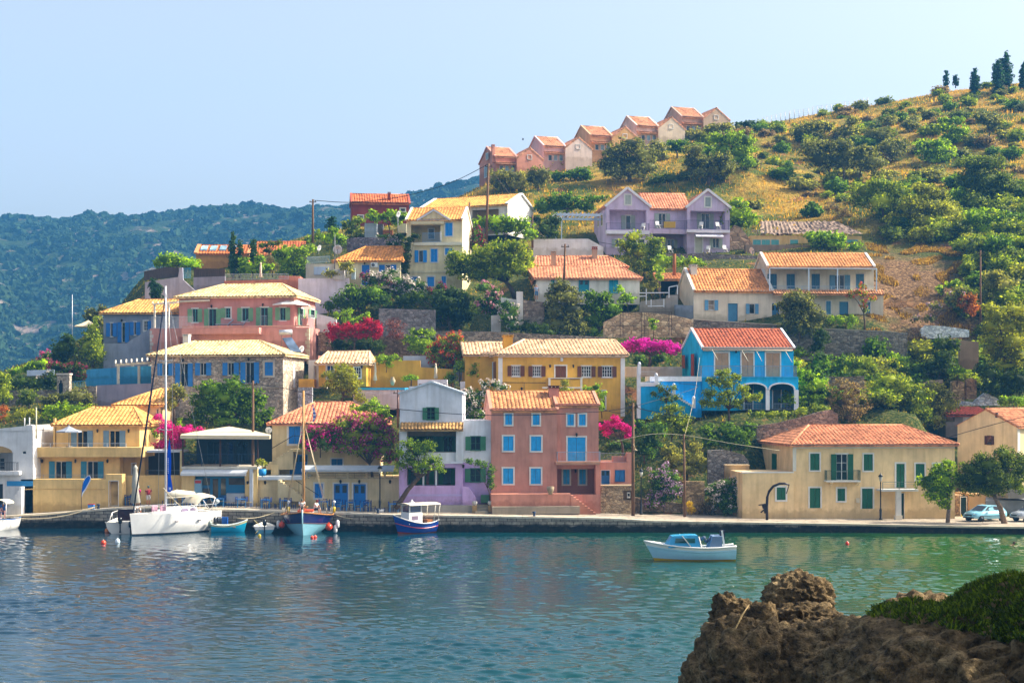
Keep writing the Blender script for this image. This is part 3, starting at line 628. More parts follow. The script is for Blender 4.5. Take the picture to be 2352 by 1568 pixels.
for a,c in ((648,778),(1022,1150)):h.win(a,600,c,806,'open','#2f7fa0',v=2.2,fw=.02,mull=(2,1),dep=.25,kind='balcony_window',ow=S(66,138),sill=False)
for x,y,v in ((500,600,2.2),(890,600,2.2),(1268,600,2.2),(1150,245,3),(1515,245,3)):h.lamp(x,y,v)
h.rail(370,385,1480,440,1.3,'#d8d8d6',.8,th=.05,rungs=2,top=.03);h.rail(270,755,1235,808,.2,'#9a9a94',.8,th=.03,rungs=2,top=.03)
h.win(1283,830,1388,1130,fw=.05,mull=(1,1),glass='#b99a63',dep=.5,kind='gate',sill=False,label='arched garden gate');h.win(1545,620,1600,760,fw=.04,v=3.6,mull=(1,1),glass='#8a7556',sill=False)
h.body(1404,765,2125,1230,YEL,1.0,v=2.0,name='garden_wall');h.finish()
zoom('A');h=House('amber_roofed_annex','small cream building with amber hip roof half hidden behind the yellow villa',1362,1885,1480,146,0);b=h.body(1362,1215,1885,1500,M('stucco','#e0c090'),6);h.roof('hip',b,h.p(1900,1045,3)[1],T('amber'),.35,ra=h.p(1900,0,3)[0],rb=h.p(1960,0,3)[0]);h.win(1838,1280,1862,1350,fw=.02,mull=(1,1));h.finish()
zoom('T')
TY=M('stucco','#e0bf80')
h=House('taverna','two-storey taverna with blue shopfront, dark open terrace and cream canvas roof',368,1262,1200,137)
h.body(368,690,1262,1210,TY,8);u0,u1,z0,z1=h.rect(525,772,1115,1165);h.hole(u0,u1,z0,z1,.5)
o=h.part('shopfront',MB().box(u0+.01,u1 - .01,.3,.49,z0,z1),M('paint','#1c6c96'))
for a,c,y0,y1,g in ((622,706,795,880,'#4a4a38'),(622,706,915,1040,'#3a3a35'),(738,800,805,1050,'#3b3020'),(832,890,800,995,'#4b4a3c'),(925,1108,795,875,'#4a4238')):
    p=h.rect(a,y0,c,y1,.3);MB().box(p[0],p[1],.27,.299,p[2],p[3]).build('pane',M('glass',g),o)
p=h.rect(905,915,1110,1060,0);MB().box(p[0],p[1],-.3,.28,p[2] - .3,p[3] - .45).build('counter',M('paint','#9aa0a8'),o)
p=h.rect(528,810,612,1050,.1);f=h.part('drinks_fridge',MB().box(p[0],p[1],-.1,.29,p[2],p[3]),M('gloss','#7fa6bb'));MB().box(p[0]+.05,p[1] - .05,-.13,-.101,p[3] - .35,p[3] - .1).build('sign_panel',M('gloss','#b5352c'),f)
h.slab('terrace_floor',368,662,1262,692,-.15,8,M('stucco','#cfc7b6'));h.rail(385,510,1262,660,-.05,'#27415a',rungs=7,th=.04)
v0=h.rect(375,695,1145,765,-.5);h.part('awning',MB().add([(v0[0],-.02,v0[3]),(v0[1],-.02,v0[3]),(v0[1],-1.1,v0[2]+.25),(v0[0],-1.1,v0[2]+.25),(v0[0],-1.1,v0[2]),(v0[1],-1.1,v0[2])],[(0,3,2,1),(3,4,5,2)]),M('fabric','#b9bfc6'))
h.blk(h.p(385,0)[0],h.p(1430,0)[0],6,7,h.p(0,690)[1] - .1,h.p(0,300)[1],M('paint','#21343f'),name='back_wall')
for x in (675,838,1010):h.win(x,370,x+140,655,v=5.99,hole=False,fw=.05,fr='#1c3540',glass='#10242c',mull=(2,1),sill=False)
P=lambda x,y,v:(h.p(x,y,v)[0],v,h.p(x,y,v)[1])
ap=Vector(P(930,190,3.5));e=[Vector(q) for q in (P(355,292,-.5),P(1405,300,-.5),P(1430,285,7.5),P(385,285,7.5))];e[2].z=e[1].z;e[3].z=e[0].z
up=Vector((0,0,-.32));m=MB()
for i in range(4):m.add([e[i],e[(i+1) % 4],ap],[(0,1,2)]);m.quad(e[i]+up,e[(i+1) % 4]+up,e[(i+1) % 4],e[i])
h.part('canvas_roof',m,M('fabric','#d8c7a6'))
for x in (385,825,1265):h.part('post',MB().box(h.p(x - 8,0)[0],h.p(x+8,0)[0],-.08,.06,h.p(0,662)[1],h.p(0,305)[1]),M('wood','#4c3226'))
h.body(-40,500,345,770,M('stucco','#3a3128'),2,v=4,name='terrace_shade_block');h.slab('terrace_lintel',-40,470,375,495,.5,3,M('paint','#b9bcc4'));h.rail(-40,700,350,765,.6,'#5a5a5c',rungs=3);h.trim('pillar','#dcc48c',h.p(345,0)[0],h.p(376,0)[0],.2,.6,h.p(0,765)[1],h.p(0,475)[1],'stucco')  # solid dark-coloured block stands in for the shaded void under the bougainvillea
h.trim('pillar','#cdd3da',h.p(1172,0)[0],h.p(1212,0)[0],-.2,-.002,-.3,h.p(0,692)[1]);h.lamp(1150,850,0);h.finish()
h=House('red_roofed_house','cream house with red tiled hip roof, outside stairs and blue doors beside the taverna',1245,2935,1200,137.5)
CR=M('stucco','#e2cd9c')
h.body(1245,800,1760,1215,CR,3);h.body(1760,800,2935,1215,CR,7)
h.slab('balcony_slab',1110,778,1818,818,-.3,4.5,M('paint','#c9d2da'))
b=h.body(1435,140,2700,800,CR,9,v=4.2);zr=h.p(2200,-85,8.7)[1];h.roof('hip',b,zr,M('tile','#c98460'),.45,ra=h.p(1935,0,8.7)[0],rb=h.p(2365,0,8.7)[0])
h.win(1630,190,1765,395,'closed',BLUE,v=4.2,fw=.18,label='tall window with closed blue shutters');h.door(1640,520,1850,772,'#1f74b8',fw=.03,v=4.2);h.win(2130,570,2262,650,'closed','#235f93',v=4.2)
h.stairs('upper_stair',1680,458,1360,660,8,2.6,1.3,M('stucco','#cdbb90'));h.stairs('lower_stair',1500,822,1800,1030,9,-1.3,1.1,M('stucco','#cdbb90'))
h.body(1420,640,1510,770,CR,1.4,v=2.5);h.body(1680,456,2700,486,M('stucco','#d9c08c'),2,v=2.2,name='upper_terrace')
a,c=h.p(1435,445,2.5),h.p(1680,300,2.5);h.part('handrail',MB().tube([(a[0],2.5,a[1]),(c[0],2.5,c[1]),(c[0]+1.4,2.5,c[1])],.035),M('metal','#2a2320'))
a,c=h.p(1710,822,-1.25),h.p(1985,1000,-1.25);h.part('lower_handrail',MB().tube([(a[0],-1.25,a[1]),(c[0],-1.25,c[1])],.03).tube([(a[0]+.3,-1.25,a[1]),(a[0]+.3,-1.25,1.2)],.02),M('metal','#2a2320'))
v0=h.rect(1775,655,2860,722,-1.2);h.part('awning',MB().add([(v0[0],.5,v0[3]),(v0[1],.5,v0[3]),(v0[1],-1.2,v0[2]+.18),(v0[0],-1.2,v0[2]+.18),(v0[0],-1.2,v0[2]),(v0[1],-1.2,v0[2])],[(0,3,2,1),(3,4,5,2)]),M('fabric','#aab2b8'))
for a in (1830,1945,2310,2532,2745):h.part('terrace_post',MB().box(h.p(a,0)[0],h.p(a+22,0)[0],-.02,.25,h.p(0,805)[1],h.p(0,720)[1]),CR)
h.rail(1950,735,2850,802,.15,'#3a3330',rungs=4);h.win(1935,862,2030,1030,'closed',BLUE,fw=.14);h.door(2160,862,2325,1180,BLUE,fw=.12);h.door(2388,866,2535,1180,BLUE,fw=.14);h.lamp(1355,850);h.lamp(2240,840);h.lamp(2460,840);h.lamp(2820,840);h.finish()
zoom('I')
h=House('lilac_and_white_house','white and lilac gabled house with two open loggias and green shutters beside the pink house',878,1950,1200,134)
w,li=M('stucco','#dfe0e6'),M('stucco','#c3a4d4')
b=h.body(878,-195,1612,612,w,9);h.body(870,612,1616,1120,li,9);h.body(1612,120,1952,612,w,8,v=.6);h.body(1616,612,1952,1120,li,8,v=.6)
b['gable']='v';b['zr']=h.p(1245,-318)[1];z=b['z1']
m=MB()
for sg in (0,1):
    x0=b['u0'] - .15 if not sg else b['u1']+.15;um=(b['u0']+b['u1'])/2
    m.add([(x0,-.15,z - .06),(um,-.15,b['zr']+.02),(um,9.1,b['zr']+.02),(x0,9.1,z - .06),(x0,-.15,z+.1),(um,-.15,b['zr']+.2),(um,9.1,b['zr']+.2),(x0,9.1,z+.1)],[(0,1,2,3),(7,6,5,4),(0,4,5,1),(3,2,6,7),(0,3,7,4)])
h.part('roof',m,M('stucco','#c9d2da'))
h.win(1195,-30,1290,112,'open',GREEN,fr='#2f6a4a',fw=.05,ow=S(46,134),dep=.15)
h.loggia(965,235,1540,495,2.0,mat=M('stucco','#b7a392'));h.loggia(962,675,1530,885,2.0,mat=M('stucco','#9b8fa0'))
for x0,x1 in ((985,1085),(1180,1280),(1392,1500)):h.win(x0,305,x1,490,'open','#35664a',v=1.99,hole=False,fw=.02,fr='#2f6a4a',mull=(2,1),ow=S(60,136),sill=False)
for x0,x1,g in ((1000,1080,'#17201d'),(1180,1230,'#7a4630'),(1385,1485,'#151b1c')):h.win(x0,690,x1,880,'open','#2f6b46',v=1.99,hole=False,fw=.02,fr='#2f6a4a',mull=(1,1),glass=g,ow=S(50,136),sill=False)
e=h.rect(882,165,1625,235,-.5);t_=MB();tiled(t_,(e[0],-.75,e[2]+.05),(e[1],-.75,e[2]+.05),(e[0],-.002,e[3]+.12),(e[1],-.002,e[3]+.12),.3,.09);h.part('eyebrow_roof',t_,M('tile','#b08a55'))
for a,c in ((875,962),(1540,1625)):h.trim('pillar','#dfe0e6',h.p(a,0)[0],h.p(c,0)[0],-.22,-.002,h.p(0,612)[1],h.p(0,238)[1],'stucco')
h.trim('moulding','#d4d6e2',h.p(878,0)[0],h.p(1618,0)[0],-.26,-.223,h.p(0,625)[1],h.p(0,600)[1]);h.band('sill_band','#b9a9d8',880,985,1612,1008,0,.06);h.band('column','#dfe0e6',1145,676,1165,885,.3,0,'stucco',.2);h.band('column','#dfe0e6',1296,676,1314,885,.3,0,'stucco',.2)
for y0,y1,x0,x1 in ((308,470,1712,1826),(685,843,1706,1826)):h.win(x0,y0,x1,y1,'open',GREEN,v=.6,fw=.05,fr='#3a6d50',mull=(2,2),ow=S(60,135),mc='#2f5a44')
h.body(878,1115,1740,1215,M('stucco','#b9b4ac'),1,v=-.5,name='plinth');h.part('front_step',MB().box(h.p(1770,0)[0],h.p(1915,0)[0],-1.6,-.9,-.3,.2).box(h.p(1770,0)[0],h.p(1915,0)[0],-.9,-.3,-.3,.45).box(h.p(1770,0)[0],h.p(1915,0)[0],-.3,.55,-.3,.7),M('stucco','#b5ab98'))
m=MB();q=h.rect(1616,895,1775,1115,-.3);h.part('stair_parapet',m.prism([(q[0],q[2]),(q[1],q[2]),(q[1],q[3] - 1.0),(q[1] - .7,q[3] - .05),(q[0],q[3])],-.3,-.05),li)
q=h.rect(1830,995,1925,1085,0);h.part('meter_box',MB().box(q[0],q[1],-.05,.55,q[2],q[3]),M('paint','#3f6b4d'));h.lamp(1625,660,0);h.finish()
zoom('J')
PK=M('stucco','#c08876')
h=House('pink_three_storey_house','tall salmon pink quayside house with rows of bright blue shutters and stepped tiled roof',250,1530,1205,134.2,5)
b=h.body(250,5,1022,1000,PK,7.5);b2=h.body(1022,-52,1510,1000,PK,7.1,v=.4)
zoom('H');h.roof('gu',b,h.p(600,785,3.75)[1],T('clay'),.12,side=-.02);h.verge(b,'#c58a70',ov=.1)
h.roof('gu',b2,h.p(1300,792,3.9)[1],T('clay'),.12,side=-.02);h.verge(b2,'#c58a70',ov=.1)
h.band('eave_moulding','#c98570',250,972,1022,1002,0,.1,'stucco');h.band('eave_moulding','#c98570',1024,918,1512,945,.4,.1,'stucco')
h.chimney(935,708,1046,885,2.4,M('stucco','#c08878'),1.0,M('stucco','#6d4038'))
zoom('J');SB='#1f9bdc'
for x0,x1,y0,y1 in ((413,493,42,170),(737,817,45,172),(390,510,305,475),(716,836,308,478),(388,508,682,862),(713,833,683,864)):h.win(x0,y0,x1,y1,'closed',SB,fw=.13)
for x0,x1 in ((1143,1220),(1280,1358)):h.win(x0,48,x1,178,'closed',SB,v=.4,fw=.13)
h.win(1146,318,1356,606,'closed',SB,v=.4,fw=.13,kind='balcony_door',sill=False)
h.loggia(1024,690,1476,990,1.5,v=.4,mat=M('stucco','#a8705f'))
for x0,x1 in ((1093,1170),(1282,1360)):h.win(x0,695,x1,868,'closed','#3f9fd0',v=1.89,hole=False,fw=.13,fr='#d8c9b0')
h.slab('balcony_slab',1012,606,1532,640,-.7,1.1,M('stucco','#b98a70'));h.rail(1030,488,1530,606,-.65,'#a3a6b2',.12,ends=1.0)
h.trim('balcony_wall','#c98572',h.p(1476,0,-.6)[0],h.p(1532,0,-.6)[0],-.6,.39,-.3,h.p(0,640,-.6)[1],'stucco')
h.lamp(1250,290,.4);h.lamp(1238,715,1.8)
h.body(250,985,1185,1140,M('stucco','#cf8d76'),1.5,v=-1.52,name='terrace_wall');h.body(262,1135,1290,1215,M('stucco','#b0a492'),2.2,v=-2.2,name='bench');h.body(1185,990,1534,1215,PK,.6,v=-.62,name='terrace_wall')
h.stairs('stair',1185,1000,1480,1225,9,-1.6,.9,M('stucco','#cf8d76'));h.body(250,1135,1185,1215,PK,1.4,v=-1.45,name='terrace_wall')
b=h.body(1536,612,1902,885,PK,5,v=1.2,name='annex_wall');h.door(1540,704,1642,882,'#15548c',fw=.03,v=1.2);h.win(1705,704,1816,836,'closed','#16609c',v=1.2,fw=.03,fr='#164f80')
h.rail(1536,500,1840,618,1.3,'#8a8d98',.12);h.body(1838,498,1902,615,PK,.5,v=1.2,name='gate_pillar');h.body(1672,540,1838,612,PK,.3,v=1.6,name='planter')
h.finish()
h=House('stone_wall','rough beige rubble wall with an electricity meter niche beside the pink house',1536,1905,1225,134.9,5,cat='wall')
h.body(1536,885,1905,1225,M('stone','#a58f70',3.2),.8);h.band('coping','#bda988',1532,878,1910,888,0,.1,'stucco',.8);h.loggia(1800,942,1903,1055,.25,mat=M('stucco','#6e5a44'))
q=h.rect(1843,962,1880,1030,.2);o=h.part('meter',MB().box(q[0],q[1],.1,.24,q[2],q[3]),M('gloss','#cfcabd'));MB().box(q[0]+.06,q[1] - .06,.08,.099,q[3] - .35,q[3] - .1).build('dial',M('glass','#1c1c1c'),o);h.finish()
zoom('K')
BG=M('stucco','#e8c996')
h=House('beige_long_house','long beige house with dark green shutters and red hip roof, right on quay',1680,3579,1300,134.6,5)
b=h.body(1680,400,3579,1300,BG,11);h.roof('hip',b,h.p(2400,183,5.5)[1],M('tile','#c98862'),.3,ra=h.p(1865,0,5.5)[0],rb=h.p(2960,0,5.5)[0])
h.band('frieze','#d9d4c6',1680,405,3579,445,0,.04);h.trim('quoin','#d9d4c6',h.p(1680,0)[0] - .03,h.p(1716,0)[0],-.05,-.002,h.p(0,720)[1],h.p(0,447)[1])
GD='#0b5a3a'
h.win(1880,508,1990,705,'closed',GD,fw=.12);h.win(1875,912,2000,1148,'closed',GD,fw=.13,kind='door',sill=False);h.win(2200,918,2290,1064,'closed',GD,fw=.14);h.win(1487,905,1592,1052,'closed',GD,fw=.15,v=0,hole=False)
zoom('L')
h.win(146,515,275,822,'open',GD,fw=.1,ow=S(64,135),mull=(2,3),sill=False,kind='balcony_door',label='half open green shuttered balcony door');h.win(465,515,572,708,'closed',GD,fw=.12);h.win(445,918,572,1155,'closed',GD,fw=.13,kind='door',sill=False)
h.win(848,628,945,908,'closed',GD,fw=.15,kind='balcony_door',sill=False);h.win(1075,628,1180,820,'closed',GD,fw=.12);h.win(1280,628,1385,820,'closed',GD,fw=.12);h.door(905,975,940,1275,'#0e3a2c',fw=.03,panes=False)
h.slab('balcony_slab',30,826,432,842,-.8,.8,M('paint',WHITE));h.rail(38,705,428,826,-.78,'#1f4d3c',.1,ends=.75)
for x in (60,370):q=h.rect(x,842,x+55,885,0);h.part('bracket',MB().prism([(-.6,q[3]),(0,q[2]),(0,q[3])],q[0],q[0]+.25,'x'),M('paint','#e3d3b0'))
h.slab('porch_roof',680,930,1110,952,-1.5,1.5,M('paint',WHITE));h.rail(690,840,1075,930,-1.45,'#7d8a86',rungs=2,th=.05);h.trim('column',WHITE,h.p(845,0,-1.3)[0],h.p(905,0,-1.3)[0],-1.4,-1.1,-.4,h.p(0,952,-1.3)[1]);h.trim('column_base','#d8cdb8',h.p(835,0,-1.3)[0],h.p(915,0,-1.3)[0],-1.45,-1.02,-.4,h.p(0,1240,-1.3)[1])
q=h.rect(375,1030,412,1085,0);h.part('meter_box',MB().box(q[0],q[1],-.12,-.002,q[2],q[3]),M('paint','#cfc2a8'))
zoom('K');b=h.blk(h.p(1085,0,-.3)[0],h.p(1690,0,-.3)[0],-.3,5,-.4,h.p(0,735,-.3)[1],BG,name='terrace_wall');u=h.p(1690,0,-.3)[0]
h.holes=[x for x in h.holes];h.win(1487,905,1592,1052,'closed',GD,fw=.15,v=-.3);h.slab('terrace_coping',1085,725,1690,736,-.34,.5,M('paint',WHITE));h.sidewin(0,1437,508,1488,720,'#0f5a3c',GD,.02,right=False,kind='door');h.finish()
zoom('L')
h=House('cream_gable_house','cream gabled house with dark shuttered window and red roof at the right edge',2270,2900,760,143,34)
b=h.body(2270,185,2900,1100,M('stucco','#e6d0a4'),7);b['z0'] -=3;h.roof('gu',b,h.ps(2040,-12,0)[1],M('tile','#c98862'),.25,side=.1)
h.sidewin(0,2015,30,2045,85,'#2a2a2a','#aa9999',.03,right=False);h.sidewin(0,1920,300,1970,405,'#1e2226','#4a2a22',.04,right=False,sh='#4a2318');h.trim('quoin','#e4ded0',0,.35,-.05,-.002,0,b['z1']);h.finish()
h=House('stone_outbuilding','low stone outbuilding with rusty red roof and white doors above the beige house',1420,1975,300,158)
b=h.body(1430,45,1975,320,M('stucco','#8f8a8c'),5);h.roof('shed',b,h.p(1700,-35,4.6)[1],M('tile','#9a4a3c'),.5,side=.1)
h.door(1635,62,1860,270,'#c9d4e2',fw=.04,panes=False);h.win(1440,70,1530,130,fw=.03,fr='#38584a',glass='#2c4038');h.finish()
h=House('low_stone_house','low shadowed stone house with a dark green door behind the parked cars',1535,2420,1290,139,4)
h.body(1535,1000,1900,1300,M('stone','#9c7f5c',3),4);h.door(1605,1020,1672,1285,'#10332c',fw=.06,panes=False);h.body(1700,985,1890,1300,M('stucco','#b38f60'),4,v=-.2);h.body(1900,1060,2500,1300,M('stucco','#8b8f92'),5,v=.3);h.body(2160,915,2500,1035,M('stucco','#8d877c'),4,v=-.6,name='balcony');h.finish()
# -- second tier
zoom('S')
ST=M('stone','#c4b49f',3.4)
h=House('stone_villa','light stone house with cream tiled hip roof and open bright blue shutters',15,1562,1150,153,-8)
b=h.body(15,400,1562,1150,ST,7.6);h.roof('hip',b,h.p(900,252,3.8)[1],T('cream'),.4,ra=h.p(535,0,3.8)[0],rb=h.p(1290,0,3.8)[0])
LB='#2f86d2'
for x0,x1,y0,y1,k in ((150,218,510,652,0),(358,445,508,778,1),(592,660,502,648,0),(915,985,500,648,0),(1126,1222,495,742,1)):h.win(x0,y0,x1,y1,'open',LB,fr='#cfc3ae',fw=.09,mull=(2,1),ow=S(60,152),kind='balcony_door' if k else 'window',sill=not k,mc='#cfd0c8')
h.win(1348,492,1445,650,'closed',LB,fr='#cfc3ae',fw=.2);h.lamp(393,475);h.lamp(1163,465);h.trim('string_course','#b9ac97',-.05,h.L+.05,-.06,-.002,h.p(0,800)[1],h.p(0,785)[1],'stucco');h.rail(358,640,445,778,.03,'#2b4a66',.12);h.rail(1126,650,1222,742,.03,'#2b4a66',.12)
h.sidewin(h.L,1678,515,1700,790,'#cfd6e2','#d8d2c4',.03,kind='door');h.chimney(385,165,450,300,3,M('stucco',WHITE),.7);h.finish()
zoom('C')
PN=M('stucco','#c98f84')
h=House('pink_terrace_house','pink house with cream hip roof, sage green shutters and long terrace above stone villa',0,1865,1480,163.5,-8)
h.body(0,1215,1865,1600,PN,11);h.body(375,1207,1280,1275,PN,1.0,v=-1.02,name='terrace_front')
b=h.body(340,835,1690,1215,PN,8.6,v=2.2);h.roof('hip',b,h.p(1200,700,6.5)[1],T('cream'),.45,ra=h.p(875,0,6.5)[0],rb=h.p(1550,0,6.5)[0])
SG='#6fa276'
for x0,x1,y0,y1,k in ((498,560,985,1140,0),(692,778,985,1208,1),(1082,1158,975,1128,0),(1302,1385,970,1190,1),(1528,1592,970,1118,0)):h.win(x0,y0,x1,y1,'open',SG,v=2.2,fw=.13,mull=(2,1),ow=S(54,165),kind='terrace_door' if k else 'window',sill=not k,mc='#4fa6a0')
h.win(890,975,946,1090,'open',SG,v=2.2,fw=.14,sides='l',ow=S(55,165),mc='#4fa6a0');h.lamp(728,960,2.2);h.lamp(1330,942,2.2);h.trim('string_course','#d8a890',h.p(375,0)[0],h.L+.06,-.08,-.002,h.p(0,1203)[1],h.p(0,1190)[1],'stucco')
uu=b['u1'];h.sidewin(uu,1755,975,1795,1180,'#1f2b30',WHITE,.12,sh=SG);h.sidewin(uu,1885,990,1930,1090,'#1f2b30',WHITE,.12,sh=SG)
for i in range(9):z=h.p(0,1230)[1] - i*.42;h.trim('quoin','#d6c3a6',h.L - (.38 if i % 2 else .22),h.L+.03,-.03,.3,z - .36,z,'stucco')
for i in range(7):z=h.p(0,1240)[1] - i*.42;h.trim('quoin','#c9c2bc',-.03,.38 if i % 2 else .22,-.03,.3,z - .36,z,'stucco')
h.rail(20,1075,505,1212,.1,'#cfd3d6',.14);h.rail(1290,1062,1370,1190,1.9,'#aab2b8',.12);m=MB();z0,z1=h.p(0,1212)[1],h.p(0,1062)[1];m.box(h.L - .1,h.L - .06,0,2.2,z1 - .04,z1).box(h.p(1730,0)[0],h.L,.05,.09,z1 - .04,z1)
for k in range(16):m.box(h.L - .09,h.L - .07,k*.14,k*.14+.02,z0,z1)
for k in range(7):m.box(h.L - .3 - k*.14,h.L - .28 - k*.14,.06,.08,z0,z1)
h.part('railing',m,M('metal','#c2c6ca'))
P=lambda x,y,v:(h.p(x,y,v)[0],v,h.p(x,y,v)[1]);m=MB()
for x in (55,220):m.box(h.p(x - 9,0,.4)[0],h.p(x+9,0,.4)[0],.3,.5,h.p(0,1212,.4)[1],h.p(0,930,.4)[1])
for i in range(5):m.beam(P(35+i*60,925,.2),P(35+i*60,905,2.6),.1,.14)
m.beam(P(30,930,.4),P(330,905,.4),.14,.18);h.part('pergola',m,M('paint','#e6dcc8'));h.part('rolled_awning',MB().tube([P(315,900,1.9),P(700,885,1.9)],.13),M('fabric','#d8cdb4'))
h.win(338,1312,420,1420,fw=.02,fr='#b07868',glass='#7d4d44',mull=(1,1));h.finish()
zoom('A')
GB=M('stucco','#8f97a6')
h=House('grey_blue_house','grey blue house with amber hip roof and cobalt shutters left of the pink house',1215,2120,520,168,-3)
b=h.body(1215,140,2120,620,GB,8);h.roof('hip',b,h.p(1900,0,4)[1],T('amber'),.4,ra=h.p(1640,0,4)[0],rb=h.p(2300,0,4)[0])
for x0,x1,y0,y1,k in ((1298,1325,270,428,0),(1432,1468,262,498,1),(1575,1600,258,410,0)):h.win(x0,y0,x1,y1,'open','#2377c4',fw=.1,mull=(1,1),ow=S(48,168),kind='door' if k else 'window',sill=not k)
h.win(1690,245,1735,360,'open','#2377c4',fw=.12,sides='r',ow=S(40,168));h.lamp(1435,245);h.finish()
zoom('G')
OC=M('stucco','#e0aa42')
h=House('pool_house','small ochre yellow house with pale tiled roof and navy windows by the swimming pool',-75,485,1120,154,-4)
b=h.body(-75,848,485,1130,OC,5);h.roof('hip',b,h.p(300,728,2.5)[1],T('sand'),.35,ra=h.p(40,0,2.5)[0],rb=h.p(700,0,2.5)[0]*.6+b['u1']*.2)
h.win(20,885,105,1040,v=0,fw=.1,glass='#14306a',mull=(2,2));h.win(150,885,258,1060,fw=.1,glass='#16223a',mull=(2,2));h.win(340,905,420,1030,fw=.1,glass='#182a44',mull=(3,3));h.lamp(435,905);h.finish()
h=House('white_annex','white rendered annex with a pale door between stone villa and ochre house',-155,-40,1180,155.5,-4);zoom('S');h.body(1860,470,2000,800,M('stucco','#e8e2da'),4);h.body(1745,690,1920,790,OC,1.5,v=-1.8,name='balcony');h.win(1925,535,1958,690,fw=.03,glass='#b8a184',mull=(1,1),kind='door',sill=False);h.finish()
zoom('G')
wallthing('garden_wall','ochre yellow garden wall with stepped top behind the pool',[(480,825,1150),(1118,825,1150),(1122,905,1150),(1515,930,1150)],156.5,.35,OC)
h=House('swimming_pool','raised swimming pool with turquoise rim on a white wall',330,985,1330,151.5,-3,cat='pool');h.body(330,1172,985,1400,M('stucco','#d5d5dc'),4);h.band('rim','#3fb0dd',330,1145,940,1172,-.05,.1,'gloss',4)
q=h.rect(330,1146,940,1172,0);h.part('pool_water',MB().quad((q[0]+.3,.5,q[3]+.02),(q[1],.5,q[3]+.02),(q[1],3.6,q[3]+.02),(q[0]+.3,3.6,q[3]+.02)),M('glass','#3fa4cf'));h.finish()
h=House('pool_terrace','white terrace wall with stone panel and iron gate beside the pool',985,1640,1260,152,-3,cat='wall');w=M('stucco','#e2dfe4')
h.body(1088,1050,1435,1100,w,.5);h.body(1088,1100,1100,1260,w,.5);h.body(1100,1100,1410,1260,M('stone','#a08a70',3.5),.4,v=.05);h.body(1410,1100,1436,1260,w,.5);h.body(985,1130,1088,1330,w,.5);h.rail(1438,1105,1588,1240,.2,'#4b4a55',.13,name='gate',th=.035);h.body(1588,1072,1640,1260,w,.5);h.finish()
zoom('H')
YW=M('stucco','#e6b24a')
h=House('yellow_mansion','big yellow house with white trim, brown shutters and sand tiled hip roof',335,1815,1080,150,7)
b=h.body(335,335,1815,1130,YW,9);h.roof('hip',b,h.p(1100,180,4.5)[1],T('sand'),.35,ra=h.p(640,0,4.5)[0],rb=h.p(1705,0,4.5)[0])
h.band('frieze','#e4e2e0',335,340,1815,380,0,.05);
for a,c in ((335,378),(1772,1815)):h.trim('quoin','#e4e2e0',h.p(a,0)[0] - .03,h.p(c,0)[0]+.03,-.05,-.002,h.p(0,1075)[1],h.p(0,382)[1])
BRN='#6b3a1c'
for x0,x1,y0,y1 in ((492,588,478,600),(738,834,480,604),(1312,1422,482,608),(1553,1668,484,610)):h.win(x0,y0,x1,y1,'open',BRN,fw=.1,ow=S(50,150),mull=(4,3),mc='#e8e8e6')
h.win(1002,478,1128,614,'closed',BRN,fw=.12,kind='door',sill=False);h.win(1552,770,1590,1000,fw=.1,glass='#3a2a20',mull=(1,1),kind='door',sill=False);h.lamp(938,485);h.lamp(1210,485);h.lamp(605,750)
m=h.rect(920,618,1322,640,-.6);h.trim('balcony_frame','#ece4d2',m[0],m[1],-1.0,-.002,m[2]+.1,m[3]);
for x in (922,1296):h.trim('balcony_frame','#ece4d2',h.p(x,0,-1)[0],h.p(x+24,0,-1)[0],-1.0,-.8,h.p(0,800,-1)[1],h.p(0,622,-1)[1])
h.trim('balcony_frame','#ece4d2',h.p(850,0,-1)[0],h.p(1310,0,-1)[0],-1.03,-.9,h.p(0,742,-1)[1],h.p(0,724,-1)[1]);h.part('balcony_panel',MB().box(h.p(945,0,-.9)[0],h.p(1296,0,-.9)[0],-.95,-.85,h.p(0,724,-.9)[1],h.p(0,640,-.9)[1]),YW)
h.part('wire_conduit',MB().tube([(h.p(378,0,-.1)[0],-.1,h.p(0,672)[1]),(h.p(890,0,-.1)[0],-.1,h.p(0,676)[1])],.03).tube([(h.p(378,0,-.1)[0],-.1,h.p(0,672)[1]),(h.p(378,0,-.1)[0],-.1,h.p(0,900)[1])],.03).tube([(h.p(636,0,-.1)[0],-.1,h.p(0,672)[1]),(h.p(636,0,-.1)[0],-.1,h.p(0,800)[1])],.02),M('metal','#2a2622'))
h.sidewin(0,238,445,282,665,'#b9d2e6',WHITE,.08,right=False,kind='door',sh=BRN);u=h.p(1075,395)[0];z=h.p(1075,395)[1];h.part('floodlight',MB().box(u - .12,u+.12,-.2,-.002,z - .25,z+.1),M('gloss','#e0e0dc'))
b3=h.blk(-2.8,1.0,5.5,10.5,h.p(0,1000)[1],h.p(0,335,5.5)[1],YW,name='rear_wing');h.roof('gu',b3,h.p(250,208,8)[1],T('sand'),.3);h.chimney(398,115,504,240,4.6,M('stucco','#e0a838'),1.1);h.finish()
zoom('M')
BL=M('stucco','#22a8dc')
h=House('bright_blue_house','bright blue house with white arches, tan shutters and red tiled gable roof',612,1686,1140,150,7)
b=h.body(612,408,1686,1150,BL,8.6,v=1.3);h.roof('gu',b,h.p(1000,200,5.6)[1],M('tile','#ab5e40'),.25,side=.05);h.verge(b,'#e6ebf2',.2,.25)
h.band('eave_board','#d6d0c4',612,402,1690,420,1.3,.3);
for x0,x1 in ((765,922),(1076,1212),(1362,1524)):h.win(x0,472,x1,755,'closed','#b08a68',v=1.3,fw=.13,kind='balcony_door',sill=False,label='balcony door with closed tan shutters')
fb=h.body(1060,765,1742,1145,BL,1.25);wh='#e6eaf0'
